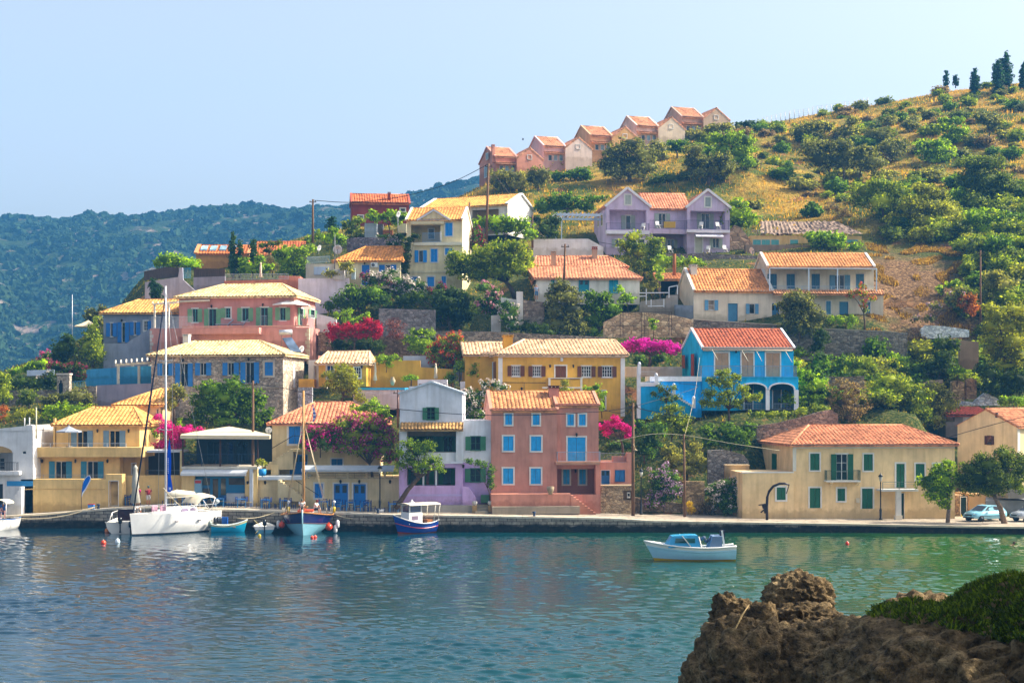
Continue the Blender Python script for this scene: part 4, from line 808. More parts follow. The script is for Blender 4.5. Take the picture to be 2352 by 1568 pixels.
for x0,x1 in ((1068,1362),(1402,1690)):
    u0,u1,z0,z1=h.rect(x0,905,x1,1145);zt=h.p(0,835)[1];um=(u0+u1)/2;hw=(u1 - u0)/2
    h.hole(u0,u1,z0 - 0,z1,1.2,mat=M('stucco','#3b9fc8'));N=12
    for i in range(N):
        a0,a1=math.pi*i/N,math.pi*(i+1)/N;ua,ub=um - hw*math.cos(a0),um - hw*math.cos(a1);zz=z1+(zt - z1)*(math.sin((a0+a1)/2))**.8;h.hole(ua,ub,z1,zz,1.2,mat=M('stucco','#3b9fc8'))
    m=MB();pts=[(um - (hw+.05)*math.cos(math.pi*i/12),-.06,z1+(zt - z1+.08)*math.sin(math.pi*i/12)**.8) for i in range(13)]
    for p_,q_ in zip(pts,pts[1:]):m.beam(p_,q_,.16,.14)
    h.part('arch',m,M('paint',wh))
    q=h.rect(x0+30,900,x1 - 30,1140,1.15);o=h.part('glass_door',MB().box(q[0],q[0]+.1,1.1,1.19,q[2],q[3]+.8).box(q[0]+(q[1] - q[0])*.45,q[0]+(q[1] - q[0])*.5,1.1,1.19,q[2],q[3]+.8),M('paint',wh));MB().box(q[0]+.1,q[0]+(q[1] - q[0])*.45,1.14,1.18,q[2],q[3]+.8).build('pane',M('glass','#1a3a4a'),o)
    h.rail(x0+20,1065,x1 - 20,1142,.2,'#8a93a2',.15)
for x0,x1 in ((1358,1404),(1690,1744)):h.trim('pillar',wh,h.p(x0,0)[0],h.p(x1,0)[0],-.05,-.002,h.p(0,1145)[1],h.p(0,905)[1])
h.rail(612,622,1725,758,.05,'#7f8fa0',.13,ends=1.1);h.slab('balcony_edge',612,752,1742,768,-.05,1.35,M('stucco','#22a8dc'));h.body(612,765,1060,1150,BL,1.0,v=.25,name='lower_wall')
h.part('awning_arm',MB().tube([P_ for P_ in ((h.p(730,435,1)[0],1.0,h.p(730,435,1)[1]),(h.p(798,555,-.2)[0],-.2,h.p(798,555,-.2)[1]))],.025).tube([(h.p(1080,440,1)[0],1,h.p(0,440,1)[1]),(h.p(1152,565,-.2)[0],-.2,h.p(0,565,-.2)[1])],.025).tube([(h.p(1250,445,1)[0],1,h.p(0,445,1)[1]),(h.p(1315,565,-.2)[0],-.2,h.p(0,565,-.2)[1])],.025).tube([(h.p(1595,450,1)[0],1,h.p(0,450,1)[1]),(h.p(1668,575,-.2)[0],-.2,h.p(0,575,-.2)[1])],.025),M('paint','#e8dcc0'))
q=h.rect(632,420,1680,455,.9);h.part('rolled_awning',MB().tube([(q[0],1.1,(q[2]+q[3])/2),(q[1],1.1,(q[2]+q[3])/2)],.12),M('fabric','#c9b9a4'))
h.sidewin(0,380,505,412,650,'#8a4030','#7a3a2a',.03,right=False);h.sidewin(0,485,490,520,740,'#8a3026','#6a2a20',.03,right=False,kind='door');h.lamp(1005,460,1.3);h.finish()
h=House('blue_terrace','white edged terrace with blue painted wall and white stairs left of the blue house',-150,606,1260,148.5,4,cat='terrace')
h.body(0,748,606,806,M('stucco','#dfe3ea'),3,v=.6);h.body(0,806,606,1230,M('stucco','#1a90d8'),3,v=.65);m=M('stucco','#22a8e2')
q=h.rect(-150,865,500,1260,0);u=lambda x:h.p(x,0)[0];zz=lambda y:h.p(0,y)[1]
h.part('stair_wall',MB().prism([(u(-135),zz(1250)),(u(-135),zz(870)),(u(110),zz(870)),(u(500),zz(1100)),(u(500),zz(1250))],0,.4),m)
st=MB();n=14
for i in range(n):a=110+390*i/n;st.box(u(a),u(a+390/n),-.05,.6,zz(870+230*i/n) - .15,zz(862+230*i/n))
st.box(u(-140),u(110),-.06,.6,zz(865),zz(815));h.part('stair',st,M('paint','#e2e6ee'));h.body(-150,640,-110,1240,M('paint','#dfe3ea'),.4,v=-.1,name='pillar')
for x,y in ((-125,590),(75,720),(282,838),(515,990)):q=h.rect(x - 18,y,x+18,y+130,-.1);o=h.part('newel_post',MB().box(q[0],q[1],-.15,.1,q[2],q[3] - .12).ball(((q[0]+q[1])/2,-.02,q[3] - .06),.15),M('paint','#e2e6ee'))
h.rail(-110,690,60,735,.1,'#cfd4da',rungs=1);h.finish()
# -- third tier
zoom('N')
TW=M('stucco','#e8d9ae')
h=House('tower_house','tall cream house with white pediment, recessed balcony and blue shutters above the oleanders',958,1612,1330,180,-6)
b=h.body(958,525,1612,1380,TW,8);h.roof('gu',b,h.p(1400,392,4)[1],M('tile','#d39450'),.3,side=.02);h.verge(b,'#e9e4da',.24,.3)
um=h.p(1278,0,-.2)[0];q=h.rect(1080,405,1475,528,-.15);z=q[2]
pb=MB();pb.prism([(q[0]+.2,z),(q[1] - .2,z),(um,q[3] - .25)],-.12,2.4);h.part('pediment',pb,TW)
pt=MB();pt.beam((q[0],-.2,z),(um,-.2,q[3] - .1),.3,.2).beam((um,-.2,q[3] - .1),(q[1],-.2,z),.3,.2).box(q[0],q[1],-.26,-.1,z - .12,z+.08);h.part('pediment_trim',pt,M('paint','#e6e4e4'))
t_=MB();tiled(t_,(q[0] - .1,3,z),(q[0] - .1,-.25,z),(um,3,q[3]+.05),(um,-.25,q[3]+.05));tiled(t_,(q[1]+.1,-.25,z),(q[1]+.1,3,z),(um,-.25,q[3]+.05),(um,3,q[3]+.05));h.part('pediment_roof',t_,M('tile','#d39450'))
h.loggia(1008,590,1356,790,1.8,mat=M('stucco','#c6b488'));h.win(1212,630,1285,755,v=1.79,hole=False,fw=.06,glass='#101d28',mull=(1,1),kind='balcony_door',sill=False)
h.rail(1145,682,1360,792,-.3,'#7db1dc',.11);h.slab('balcony_slab',1045,790,1612,822,-.35,.35,M('paint','#e3dcc4'));h.trim('balcony_post','#e8e4d8',h.p(1350,0,-.3)[0],h.p(1368,0,-.3)[0],-.35,-.1,h.p(0,790)[1],h.p(0,680)[1]);h.part('rolled_awning',MB().box(*h.rect(1005,545,1400,585,-.3)[:2],-.4,-.002,*h.rect(1005,545,1400,575,-.3)[2:]),M('fabric','#d8cba4'))
CB='#1a8ce0';h.win(1412,562,1498,716,'closed',CB,fw=.12);h.win(1242,868,1322,1022,'closed',CB,fw=.12);h.win(1410,860,1494,935,'closed',CB,fw=.12);h.win(1100,885,1152,1026,'open',CB,fw=.06,ow=S(44,180),mull=(1,1));h.trim('string_course','#ded3ae',0,h.L,-.08,-.002,h.p(0,1160)[1],h.p(0,1135)[1],'stucco')
h.door(1200,1195,1282,1310,CB,fw=.14,panes=False);h.win(1005,1195,1090,1300,'closed','#1672c0',fw=.1);h.win(1370,1190,1420,1300,'closed',CB,fw=.08);h.finish()
h=House('cream_wing','low cream wing with amber roof, blue door and air conditioner beside the tower house',330,885,1300,178.5,-6)
b=h.body(120,1000,885,1330,TW,7);h.roof('hip',b,h.p(700,846,3.5)[1],M('tile','#d08c46'),.35,ra=h.p(480,0,3.5)[0],rb=h.p(905,0,3.5)[0]);h.door(432,1055,522,1290,'#1a6fc0',fw=.06,panes=False);h.win(705,1055,772,1140,'open','#1a6fc0',fw=.04,mull=(1,1),ow=S(66,178));h.lamp(468,1040)
q=h.rect(545,1030,625,1085,0);o=h.part('air_conditioner',MB().box(q[0],q[1],-.35,-.02,q[2],q[3]),M('gloss','#d8dad8'));MB().lathe(((q[0]*.65+q[1]*.35),-.36,(q[2]+q[3])/2),[(.16,0),(.2,-.02),(.05,-.03)],10,'y').build('fan_grille',M('metal','#6a7076'),o);h.finish()
h=House('white_gabled_house','long white house with orange tiled roof and white gable wall behind the utility pole',1130,2145,620,203,-24)
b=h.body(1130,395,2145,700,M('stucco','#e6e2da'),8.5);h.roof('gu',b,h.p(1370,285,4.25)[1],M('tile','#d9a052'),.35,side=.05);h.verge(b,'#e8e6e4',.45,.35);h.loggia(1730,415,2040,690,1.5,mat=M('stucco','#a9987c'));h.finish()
h=House('dark_red_house','dark red house with red tiled gable roof and chimney on the skyline',315,990,620,215,8)
b=h.body(315,322,990,640,M('stucco','#8f3a2e'),5.5);h.roof('gu',b,h.p(640,232,2.75)[1],M('tile','#c46f44'),.3,side=.02);h.verge(b,'#b0553c',.3,.25);h.band('eave_board','#cfae90',315,308,990,322,-.3,.05,'paint',.3)
h.chimney(738,200,770,310,.6,M('stucco','#8f3a2e'));h.band('flue','#8f3a2e',738,320,772,500,0,.18,'stucco');h.win(885,392,942,430,fw=.13,mull=(1,1));h.win(390,475,448,520,fw=.13,mull=(1,1));h.finish()
h=House('garden_shed','pale blue grey shed with a timber lean-to under the vines below the red house',465,960,740,197);h.body(465,565,610,740,M('stucco','#b9c6d6'),3);h.body(610,575,680,740,M('wood','#54504e'),1.5,v=.5);h.body(680,645,795,700,M('stucco','#b56f3e'),.6,v=-.2,name='oven');h.body(855,570,955,680,M('stucco','#d9d0b4'),3,v=1);h.finish()
zoom('C')
h=House('ochre_house','ochre house with red tiled roof carrying solar panels behind the cypress trees',540,1160,520,192,3)
b=h.body(540,335,1160,620,M('stucco','#c98f4e'),6);h.roof('gu',b,h.p(800,243,3)[1],M('tile','#c4743f'),.2,side=.02);h.verge(b,'#d9925a',.45,.2)
for x in (590,700,812,922):
    a,z0_=h.p(x,300,.7);c,z1_=h.p(x+100,252,2.3);h.part('solar_panel',MB().add([(a,.7,z0_+.12),(c,.7,z0_+.12),(c,2.3,z1_+.12),(a,2.3,z1_+.12),(a,.7,z0_ - .1),(c,.7,z0_ - .1)],[(0,1,2,3),(4,5,1,0)]),M('glass','#8aa9b8'))
b2=h.body(1240,350,1790,620,M('stucco','#b9703c'),6,v=3);h.roof('gu',b2,h.p(1500,200,6)[1],M('tile','#b5663c'),.2);h.finish()
zoom('O')
LV=M('stucco','#ccb8d2')
h=House('lavender_house','large lavender house with two white edged gables, balconies and red tiled roof',1165,2220,1355,197,7)
HL=h.p(1165,0)[0];lb=h.body(1165,945,1535,1370,LV,9);rb_=h.body(1855,955,2220,1370,LV,9);cb=h.body(1535,965,1855,1370,LV,8,v=1.0)
tr=M('tile','#cf8c68')
for b_,xa,ya in ((lb,1345,800),(rb_,2030,815)):
    h.roof('gv',b_,h.p(xa,ya)[1],tr,.08,side=.25,rid=h.p(xa,0)[0]);mm=MB();um=h.p(xa,0)[0]
    for u_ in (b_['u0'] - .2,b_['u1']+.2):mm.beam((u_,-.14,b_['z1'] - .1),(um,-.14,b_['zr']+.1),.16,.3)
    h.part('gable_trim',mm,M('paint','#e6e2e6'))
cb['v1']=9;h.roof('gu',cb,h.p(1700,848,5)[1],tr,.3,side=.6)
h.win(1326,855,1374,935,'closed','#a9b0a6',fw=.17);h.win(2010,875,2056,955,'closed','#8f9a96',fw=.17);G2='#9aa598'
h.loggia(1192,978,1508,1155,1.6);h.loggia(1882,988,2180,1150,1.6);h.win(1330,1030,1372,1150,'open',G2,v=1.59,hole=False,fw=.12,mull=(1,1),ow=S(38,198),sill=False,kind='balcony_door');h.win(1975,1012,2045,1145,'open',G2,v=1.59,hole=False,fw=.06,mull=(2,1),ow=S(36,198),sill=False,kind='balcony_door');h.win(1612,1012,1672,1140,'open',G2,v=1.0,fw=.06,mull=(2,1),ow=S(36,198),sill=False,kind='balcony_door')
h.slab('balcony_slab',1165,1155,1535,1190,-.6,.6,M('paint','#e2dce4'));h.slab('balcony_slab',1855,1150,2222,1178,-.6,.6,M('paint','#e2dce4'));h.slab('balcony_slab',1535,1145,1855,1188,.2,.8,LV);h.rail(1168,1092,1532,1155,-.55,'#6d6f86',.13,ends=.5);h.rail(1535,1070,1855,1145,.25,'#6d6f86',.13);h.rail(1858,1068,2215,1150,-.55,'#5a5f7a',.13,ends=.5)
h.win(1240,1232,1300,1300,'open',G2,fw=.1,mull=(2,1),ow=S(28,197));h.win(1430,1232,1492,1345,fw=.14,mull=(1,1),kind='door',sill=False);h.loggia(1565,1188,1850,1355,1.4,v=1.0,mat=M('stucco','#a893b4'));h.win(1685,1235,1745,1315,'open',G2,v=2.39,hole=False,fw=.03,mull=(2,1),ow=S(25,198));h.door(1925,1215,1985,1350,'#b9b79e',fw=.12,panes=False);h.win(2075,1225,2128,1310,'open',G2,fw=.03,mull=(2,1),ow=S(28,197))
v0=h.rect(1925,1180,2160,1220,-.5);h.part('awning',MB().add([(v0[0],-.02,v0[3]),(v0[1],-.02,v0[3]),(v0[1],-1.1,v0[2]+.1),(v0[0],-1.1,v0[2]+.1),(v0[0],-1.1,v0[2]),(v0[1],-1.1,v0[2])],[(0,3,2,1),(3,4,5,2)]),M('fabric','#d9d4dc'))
h.sidewin(0,1092,1040,1102,1120,'#2a3036',WHITE,.1,right=False);h.sidewin(0,1122,1030,1135,1110,'#2a3036',WHITE,.1,right=False)
q=h.rect(735,1015,1110,1040,-1.5);m=MB();m.box(q[0],q[1],-2,-1.85,q[2],q[3]).box(q[0],q[1]+.9,2.6,2.75,q[2],q[3])
for i in range(12):u_=q[0]+(q[1] - q[0])*i/11;m.box(u_,u_+.08,-2.1,2.8,q[3] - .01,q[3]+.12)
for x in (735,782):m.box(h.p(x - 4,0,-1.9)[0],h.p(x+4,0,-1.9)[0],-2,-1.88,h.p(0,1285,-1.9)[1],q[2])
h.part('pergola',m,M('paint','#b9c9dc'));h.stairs('side_stair',2210,1150,2290,1345,9,1,1.3,M('stucco','#cfc5b4'));h.finish()
zoom('P')
h=House('white_cottage','white cottage with orange tiled hip roof, two chimneys and turquoise door and shutters',545,1640,600,174,1)
b=h.body(430,325,1640,640,M('stucco','#e9e3d6'),8);h.roof('hip',b,h.p(1000,200,4)[1],M('tile','#cf8c66'),.3,ra=h.p(300,0,4)[0],rb=h.p(1405,0,4)[0])
b2=h.body(400,190,1480,420,M('stucco','#c9b294'),6,v=7.5);h.roof('hip',b2,h.p(900,78,10.5)[1],M('tile','#cf8c66'),.3,ra=h.p(430,0,10.5)[0],rb=h.p(1270,0,10.5)[0])
h.chimney(603,15,656,190,6.5,M('stucco','#b39a80'),.8);h.chimney(1086,-40,1142,135,9.5,M('stucco','#b39a80'),.8,M('stucco','#a0583c'));TQ='#1c93a8'
h.door(925,348,1045,520,TQ,fr=TQ,fw=.02);h.win(1283,350,1386,505,'closed','#1795b5',fw=.02,fr='#1795b5');h.win(597,345,640,480,'closed','#2a8f9a',fw=.02);h.finish()
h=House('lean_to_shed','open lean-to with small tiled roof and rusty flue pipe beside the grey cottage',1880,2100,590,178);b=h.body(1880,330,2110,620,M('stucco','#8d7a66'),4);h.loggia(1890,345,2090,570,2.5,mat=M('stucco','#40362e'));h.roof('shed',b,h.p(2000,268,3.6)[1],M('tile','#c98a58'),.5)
u,z=h.p(2048,270,2);h.part('flue_pipe',MB().tube([(u,2,z - .3),(u,2,h.p(0,45,2)[1])],.2,8),M('stucco','#8a5a34'));h.finish()
zoom('Q')
GR=M('stucco','#d8ccb6')
h=House('grey_cottage','pale cottage with orange tiled gable roof, white chimney and small blue shutters',410,1147,930,172,9)
b=h.body(410,608,1147,1000,GR,7);h.roof('gu',b,h.p(700,420,3.5)[1],M('tile','#cc8a52'),.25,side=.02);h.verge(b,'#dcd8d0',.3,.22);h.chimney(388,370,444,495,2.4,M('stucco','#d6cec0'),.8);B2='#5a93b8'
h.win(548,705,605,802,'open',B2,fw=.03,ow=S(34,172),mull=(1,2),glass='#8a7a66');h.door(733,736,825,915,'#3f7a9c',fw=.03,panes=False);h.win(935,740,985,836,'open',B2,fw=.03,ow=S(34,172),mull=(1,1));h.band('eave_board','#e2dccf',410,604,1150,626,0,.12);h.finish()
h=House('veranda_house','two-storey house with slim posted upper veranda, tiled eyebrow and blue grey shutters',1105,2195,960,173.5,3)
b=h.body(1105,385,2105,640,GR,7,v=1.6);h.roof('gu',b,h.p(1500,270,5.1)[1],M('tile','#cf9058'),.2,side=.02);h.verge(b,'#e0dcd4',.3,.2);h.body(1105,640,2195,1010,GR,8.5);DB='#37657f'
q=h.rect(1130,402,2135,414,-.3);m=MB().box(q[0],q[1],-.35,-.25,q[2],q[3]).box(q[1] - .1,q[1],-.25,2,q[2],q[3])
for x in (1125,1493,1763,2130):m.box(h.p(x - 5,0,-.3)[0],h.p(x+5,0,-.3)[0],-.36,-.24,h.p(0,615,-.3)[1],q[2])
h.part('veranda_frame',m,M('paint','#cfe0ee'));h.part('veranda_ceiling',MB().box(q[0],q[1],-.3,1.59,q[3] - .04,q[3]+.02),M('paint','#b5b0a8'))
for x0,x1 in ((1105,1192),(1285,1362),(1520,1596),(1936,2012)):h.win(x0,460,x1,600,'closed',DB,v=1.6,fw=.04,fr='#b5b0a8',kind='veranda_door',sill=False)
h.win(1740,470,1828,605,'open','#567f98',v=1.6,fw=.03,mull=(2,1),kind='veranda_door',sill=False,ow=S(52,174));h.rail(1150,572,2125,612,-.3,'#9fb7c8',rungs=2,th=.05)
q=h.rect(1150,622,2195,660,-.4);t_=MB();tiled(t_,(q[0],-.9,q[2]+.05),(q[1],-.9,q[2]+.05),(q[0],-.002,q[3]+.15),(q[1],-.002,q[3]+.15),.3);h.part('eyebrow_roof',t_,M('tile','#c08a60'))
h.door(1138,735,1215,928,'#2f6b90',fw=.06);h.door(1780,720,1865,880,'#3f7898',fw=.05,panes=False);h.win(1655,714,1700,840,'closed','#4f86a4',fw=.08);h.win(2030,725,2072,838,'closed','#4a80a0',fw=.06);h.win(2122,846,2160,908,fw=.03,fr='#6a5a4a',mull=(1,1),glass='#b5aa98',label='electricity meter cupboard');h.body(2040,935,2228,1010,M('stucco','#cfc0a0'),1,v=-.8,name='plinth');h.finish()
h=House('ruined_house','derelict ochre house with collapsed grey tile roof and turquoise boarded windows',930,1990,265,200,2)
b=h.body(945,100,1990,280,M('stucco','#d9b878'),7);h.body(900,185,1830,290,M('stucco','#a8917e'),1.2,v=-2.2,name='yard_wall')
for x0,x1 in ((968,1042),(1050,1128),(1140,1212),(1318,1392),(1850,1955)):h.win(x0,138,x1,190,'closed','#5aa6a4',fw=.05,fr='#cfc4b0')
q=h.rect(1010,0,1960,105,2);N=44;MM=16;vs=[];rr=random.Random(3)
for j in range(MM):
    for i in range(N):
        a,c=i/(N - 1),j/(MM - 1);sag=.9*math.exp(-((a - .22)**2+(c - .4)**2)*18)+.5*math.exp(-((a - .55)**2+(c - .7)**2)*25);vs.append((q[0]+(q[1] - q[0])*(a*(1 - .25*c)+.05*c),-.4+4*c,q[2]+2.1*c - sag+.12*abs(math.sin(i*1.57))+rr.uniform(-.1,.1)))
h.part('collapsed_roof',MB().add(vs,[(j*N+i,j*N+i+1,(j+1)*N+i+1,(j+1)*N+i) for j in range(MM - 1) for i in range(N - 1) if rr.random()>.03]),M('tile','#8d7868'))
m=MB()
for i in range(9):x=1010+rr.uniform(0,160);y=60+rr.uniform(-30,30);u,z=h.p(x,y,-.3);m.beam((u,-.4,z),(u+rr.uniform(-1,1),1.5,z+rr.uniform(-.6,.4)),.12)
h.part('broken_rafter',m,M('wood','#a09a94'));h.finish()
# -- five stepped houses on the skyline
zoom('O')
for i,(ax,ay,c1,c2,lab) in enumerate(((150,445,'#d59580','#d8957c','salmon pink stepped house with a chimney, lowest of the row on the ridge'),(565,355,'#dcb8b4','#e2cabc','pale pink stepped house, second lowest of the row on the ridge'),(965,265,'#cfa67c','#d2a36c','ochre stepped house in the middle of the row on the ridge'),(1360,183,'#d6bcae','#dec8ae','pale beige stepped house, second highest of the row on the ridge'),(1745,105,'#bda08c','#c2a68c','brown stepped house, topmost of the row on the ridge'))):
    X=lambda x:ax+x;Yy=lambda y:ay+y
    h=House('stepped_house',lab,X(65),X(470),Yy(215),238+6.5*i,18,group='row of stepped houses on the ridge');a,c=M('stucco',c1),M('stucco',c2)
    b=h.body(X(65),Yy(80),X(250),Yy(420),a,8.5,v=.8);tr=M('tile','#d69a74');h.roof('gu',b,h.p(X(0),Yy(4),5.05)[1],tr,.2,side=.02);h.verge(b,c1,.3,.2)
    g=h.body(X(250),Yy(95),X(478),Yy(420),c,6);h.roof('gv',g,h.p(X(358),Yy(6))[1],tr,.04,side=.1);h.band('gutter','#c9a890',X(66),Yy(76),X(248),Yy(84),.8,.2)
    h.win(X(343),Yy(70),X(375),Yy(105),fw=.09,mull=(1,1),glass='#0c1418')
    for k,gl in ((105,'#18262c'),(152,'#7d9aa6'),(200,'#6d8c98')):h.win(X(k),Yy(158),X(k+32),Yy(208),v=.8,fw=.05,glass=gl,mull=(1,1),sill=False)
    q=h.rect(X(72),Yy(128),X(262),Yy(145),.3);t_=MB();tiled(t_,(q[0],.1,q[2]),(q[1],.1,q[2]),(q[0],.79,q[3]+.1),(q[1],.79,q[3]+.1),.35);h.part('eyebrow_roof',t_,tr)
    if i==0:h.chimney(X(40),Yy(-22),X(63),Yy(100),1.0,a,.6);h.sidewin(0,138,505,156,545,'#8aa0a8',WHITE,.1,right=False);h.sidewin(0,124,620,150,695,'#8aa0a8',WHITE,.1,right=False)
    h.finish()
# -- plants
LEAF={'fig':('#385812','#5f8220'),'olive':('#4a5330','#78804e'),'paleolive':('#626b3a','#929656'),'lime':('#557a12','#8cae1e'),'bright':('#587a10','#8aa81c'),'dark':('#263c10','#40581a'),'pine':('#46661a','#7a9426'),
 'moss':('#56701a','#8a9a2c'),'gold':('#646f26','#909a34'),'cyp':('#1f3a18','#3c5c20'),'blue':('#16332a','#2c5440'),'grey':('#5e534a','#857868'),'purple':('#54364a','#7a5264'),'olean':('#2e5220','#5a7c34'),'rust':('#7a4a26','#a06a34'),'tam':('#3d5220','#66782e')}
PET={'magenta':('#d0107e','#f0359e'),'hot':('#cf0aa0','#f22cc0'),'crimson':('#a80f34','#d8264c'),'pink':('#b8406e','#e0709a'),'orange':('#c4442a','#e8744a'),'white':('#d8c8bc','#f4e8dc'),'mauve':('#b08aa8','#dcc0d0'),'wine':('#7a1f36','#a8425c'),'rose':('#c47a8e','#ecb4bc'),'yellow':('#e0b40c','#f4d42a')}
def unit(n):v=RNG.normal(0,1,(n,3));return v/np.linalg.norm(v,axis=1,keepdims=True)
def rhombs(c,n,s,asp=.55):
    t=np.cross(n,unit(len(n)));t/=np.linalg.norm(t,axis=1,keepdims=True)+1e-9;b=np.cross(n,t);h=s[:,None]*.5
    return np.stack([c - t*h,c - b*h*asp,c+t*h,c+b*h*asp],1)
ICO=None
def ico():
    global ICO
    if ICO is None:
        import bmesh
        bm=bmesh.new();bmesh.ops.create_icosphere(bm,subdivisions=2,radius=1);ICO=(np.array([v.co[:] for v in bm.verts]),np.array([[v.index for v in f.verts] for f in bm.faces]));bm.free()
    return ICO
def foliage(lobes,size,dens=1.0,core=.74,flat=0.0):
    """lobes: (centre, rx, ry, rz). Leaf clumps spread over and through each lobe; returns leaf quads, core mesh and clump centres."""
    Q=[];EV=[];EF=[];CC=[];nv=0
    for c,rx,ry,rz in lobes:
        R=np.array([rx,ry,rz]);mr=(rx*ry*rz)**(1/3);rc=min(max(.3*mr,.28),.85);k=max(7,int(4.3*(mr/rc)**2));R=R*1.1
        d=unit(k);cc=np.array(c)+d*R*RNG.uniform(.5,1.03,(k,1));CC.append((cc,d,rc))
        m=max(8,int(9.5*rc*rc/(size*size)*dens));n=unit(k*m);cl=np.repeat(cc,m,0);rr=rc*RNG.uniform(.55,1.15,(k*m,1))
        pos=cl+n*rr*np.array([1,1,.85]);nn=n+unit(k*m)*.75+np.array([0,0,.25]);nn/=np.linalg.norm(nn,axis=1,keepdims=True)
        Q.append(rhombs(pos,nn,size*RNG.uniform(.7,1.35,k*m)))
        v,f=ico();nz=1+.18*np.sin(v @ np.array([5.1,3.3,4.7])+c[0])*np.cos(v @ np.array([2.3,6.1,-3.7]))
        if core:EV.append(np.array(c)+v*nz[:,None]*R*core*.8);EF.append(f+nv);nv+=len(v)
    return np.concatenate(Q),(np.concatenate(EV),np.concatenate(EF)) if core else None,CC
def petals(CC,size,frac,top=.0):
    P=[]
    for cc,d,rc in CC:
        k=len(cc);w=RNG.random(k)<frac
        w &=d[:,2]>top - .6
        m=max(5,int(8*rc*rc/(size*size)));c=np.repeat(cc[w]+d[w]*rc*.5,m,0);n=unit(len(c));P.append(rhombs(c+n*rc*RNG.uniform(.8,1.1,(len(c),1)),n+.3*unit(len(c)),size*RNG.uniform(.7,1.3,len(c)),.8))
    return np.concatenate(P) if P else np.zeros((0,4,3))
def plant(sheet,Y,name,label,cat,leaf,base,lobes,size=.26,fl=None,ff=.4,dens=1.0,trunk=.14,group=None,core=.74,depth=.8,lean=None,fsize=None,bark='#5a4a3c'):
    zoom(sheet);o=thing(name,label,cat,W(*base,Y),0,group);A=Vector(o.location);L=[]
    for i,(x,y,rx,ry) in enumerate(lobes):
        r1,r2=S(rx,Y),S(ry,Y);c=W(x,y,Y+RNG.uniform(-.35,.35)*r1) - A;L.append((tuple(c),r1,max(.3,depth*min(r1,r2*1.6)),r2))
    q,ex,CC=foliage(L,size*Y/150,dens,core);
    if fl and ff>=.9:quads_obj('crown',q,M('petal',*PET[fl]),o,extra=ex)
    else:
        quads_obj('crown',q,M('leaf',*LEAF[leaf]),o,extra=ex)
        if fl:quads_obj('blossoms',petals(CC,(fsize or size*.9)*Y/150,ff),M('petal',*PET[fl]),o)
    if trunk:
        m=MB();zc=min(l[0][2] - l[3]*.2 for l in L);xc=sum(l[0][0] for l in L)/len(L);fork=Vector(lean) if lean else Vector((xc*.4,0,max(.25,zc*.75)))
        m.tube([(0,0,-.6),fork*.5+Vector((.06,0,0)),fork],[trunk*1.25,trunk,trunk*.85],7)
        for l in L[:9]:
            t=Vector(l[0]);mid=fork.lerp(t,.5)+Vector((.1,.05,.15));m.tube([fork*.98,mid,t],[trunk*.6,trunk*.4,trunk*.15],5)
        m.build('trunk',M('bark',bark),o)
    return o
def cypress(sheet,Y,label,x,y0,y1,hw,leaf='cyp',group=None):
    zoom(sheet);n=7;ls=[]
    for i in range(n):t=(i+.5)/n;w=hw*(math.sin(math.pi*min(1,(1 - t)*.62+.06))**.8)*1.0;ls.append((x+random.uniform(-.12,.12)*hw,y1+(y0 - y1)*t,max(w,hw*.16),abs(y1 - y0)/n*.85))
    return plant(sheet,Y,'cypress_tree',label,'tree',leaf,(x,y1+4),ls,.2,trunk=.1,group=group,core=.75)
pl=plant
pl('A',163,'conifer_bush','egg-shaped yellow green conifer in front of the grey blue house','bush','moss',(1090,730),[(1085,440,115,120),(1060,560,140,130),(1130,600,120,120),(1090,330,70,60),(1125,225,18,70)],.22)
pl('A',164,'citrus_tree','dark glossy citrus tree beside the conifer under the cream parasol','tree','dark',(740,800),[(740,560,130,120),(800,450,90,60),(680,650,100,90),(830,580,70,110),(720,700,120,60)],.26)
pl('A',178,'olive_tree','grey olive tree behind the cream parasol at the left','tree','olive',(1070,260),[(1070,170,95,80),(1200,110,60,50),(1130,220,90,60)])
pl('A',161,'oleander','pink flowering oleander low on the left slope','shrub','olean',(540,760),[(530,650,50,45),(510,720,60,50)],.2,'pink',.7,trunk=.05)
pl('A',158,'lemon_hedge','yellow green hedge above the white slatted fence','hedge','lime',(430,830),[(430,760,110,60),(180,840,90,45),(330,800,70,60),(520,740,60,60)],.24,trunk=.06)
pl('A',155,'dark_hedge','dark green hedge running behind the low stone wall at the left','hedge','dark',(400,1070),[(250,960,120,80),(430,980,150,80),(600,950,120,100),(150,1000,80,60)],.24,'white',.06,trunk=.06)
pl('A',157,'red_bougainvillea','dark red bougainvillea beside the stone gate arch','shrub','dark',(800,960),[(680,790,100,60),(800,830,100,80),(920,830,90,90),(900,920,90,50)],.22,'wine',.35,trunk=.06)
pl('A',150.5,'laurel_bush','light green laurel bush at the left edge above the harbour','bush','moss',(40,1180),[(30,930,100,80),(50,1090,90,110),(-60,1000,90,150)],.24,trunk=.08)
pl('A',150,'scrub_bush','dark scrub in front of the low stone wall left of the gate arch','bush','tam',(340,1230),[(330,1120,130,90),(300,1180,110,60)],.22,trunk=.06)
pl('A',149.5,'scrub_bush','olive brown scrub below the stone gate arch','bush','olive',(700,1260),[(570,1180,110,70),(720,1160,130,80),(900,1130,160,90),(1040,1180,90,80)],.22,trunk=.06)
pl('A',145,'ivy_mound','glossy green ivy mound behind the yellow villa','bush','bright',(760,1430),[(640,1340,120,80),(780,1260,130,60),(900,1290,160,80),(760,1360,180,80),(560,1290,60,50),(980,1370,150,70)],.24,trunk=.06)
pl('A',146,'wild_grass_clump','golden green tall grass clump above the whitewashed house','grass','gold',(260,1420),[(250,1340,90,70),(400,1320,80,50),(120,1390,90,40)],.2,trunk=0)
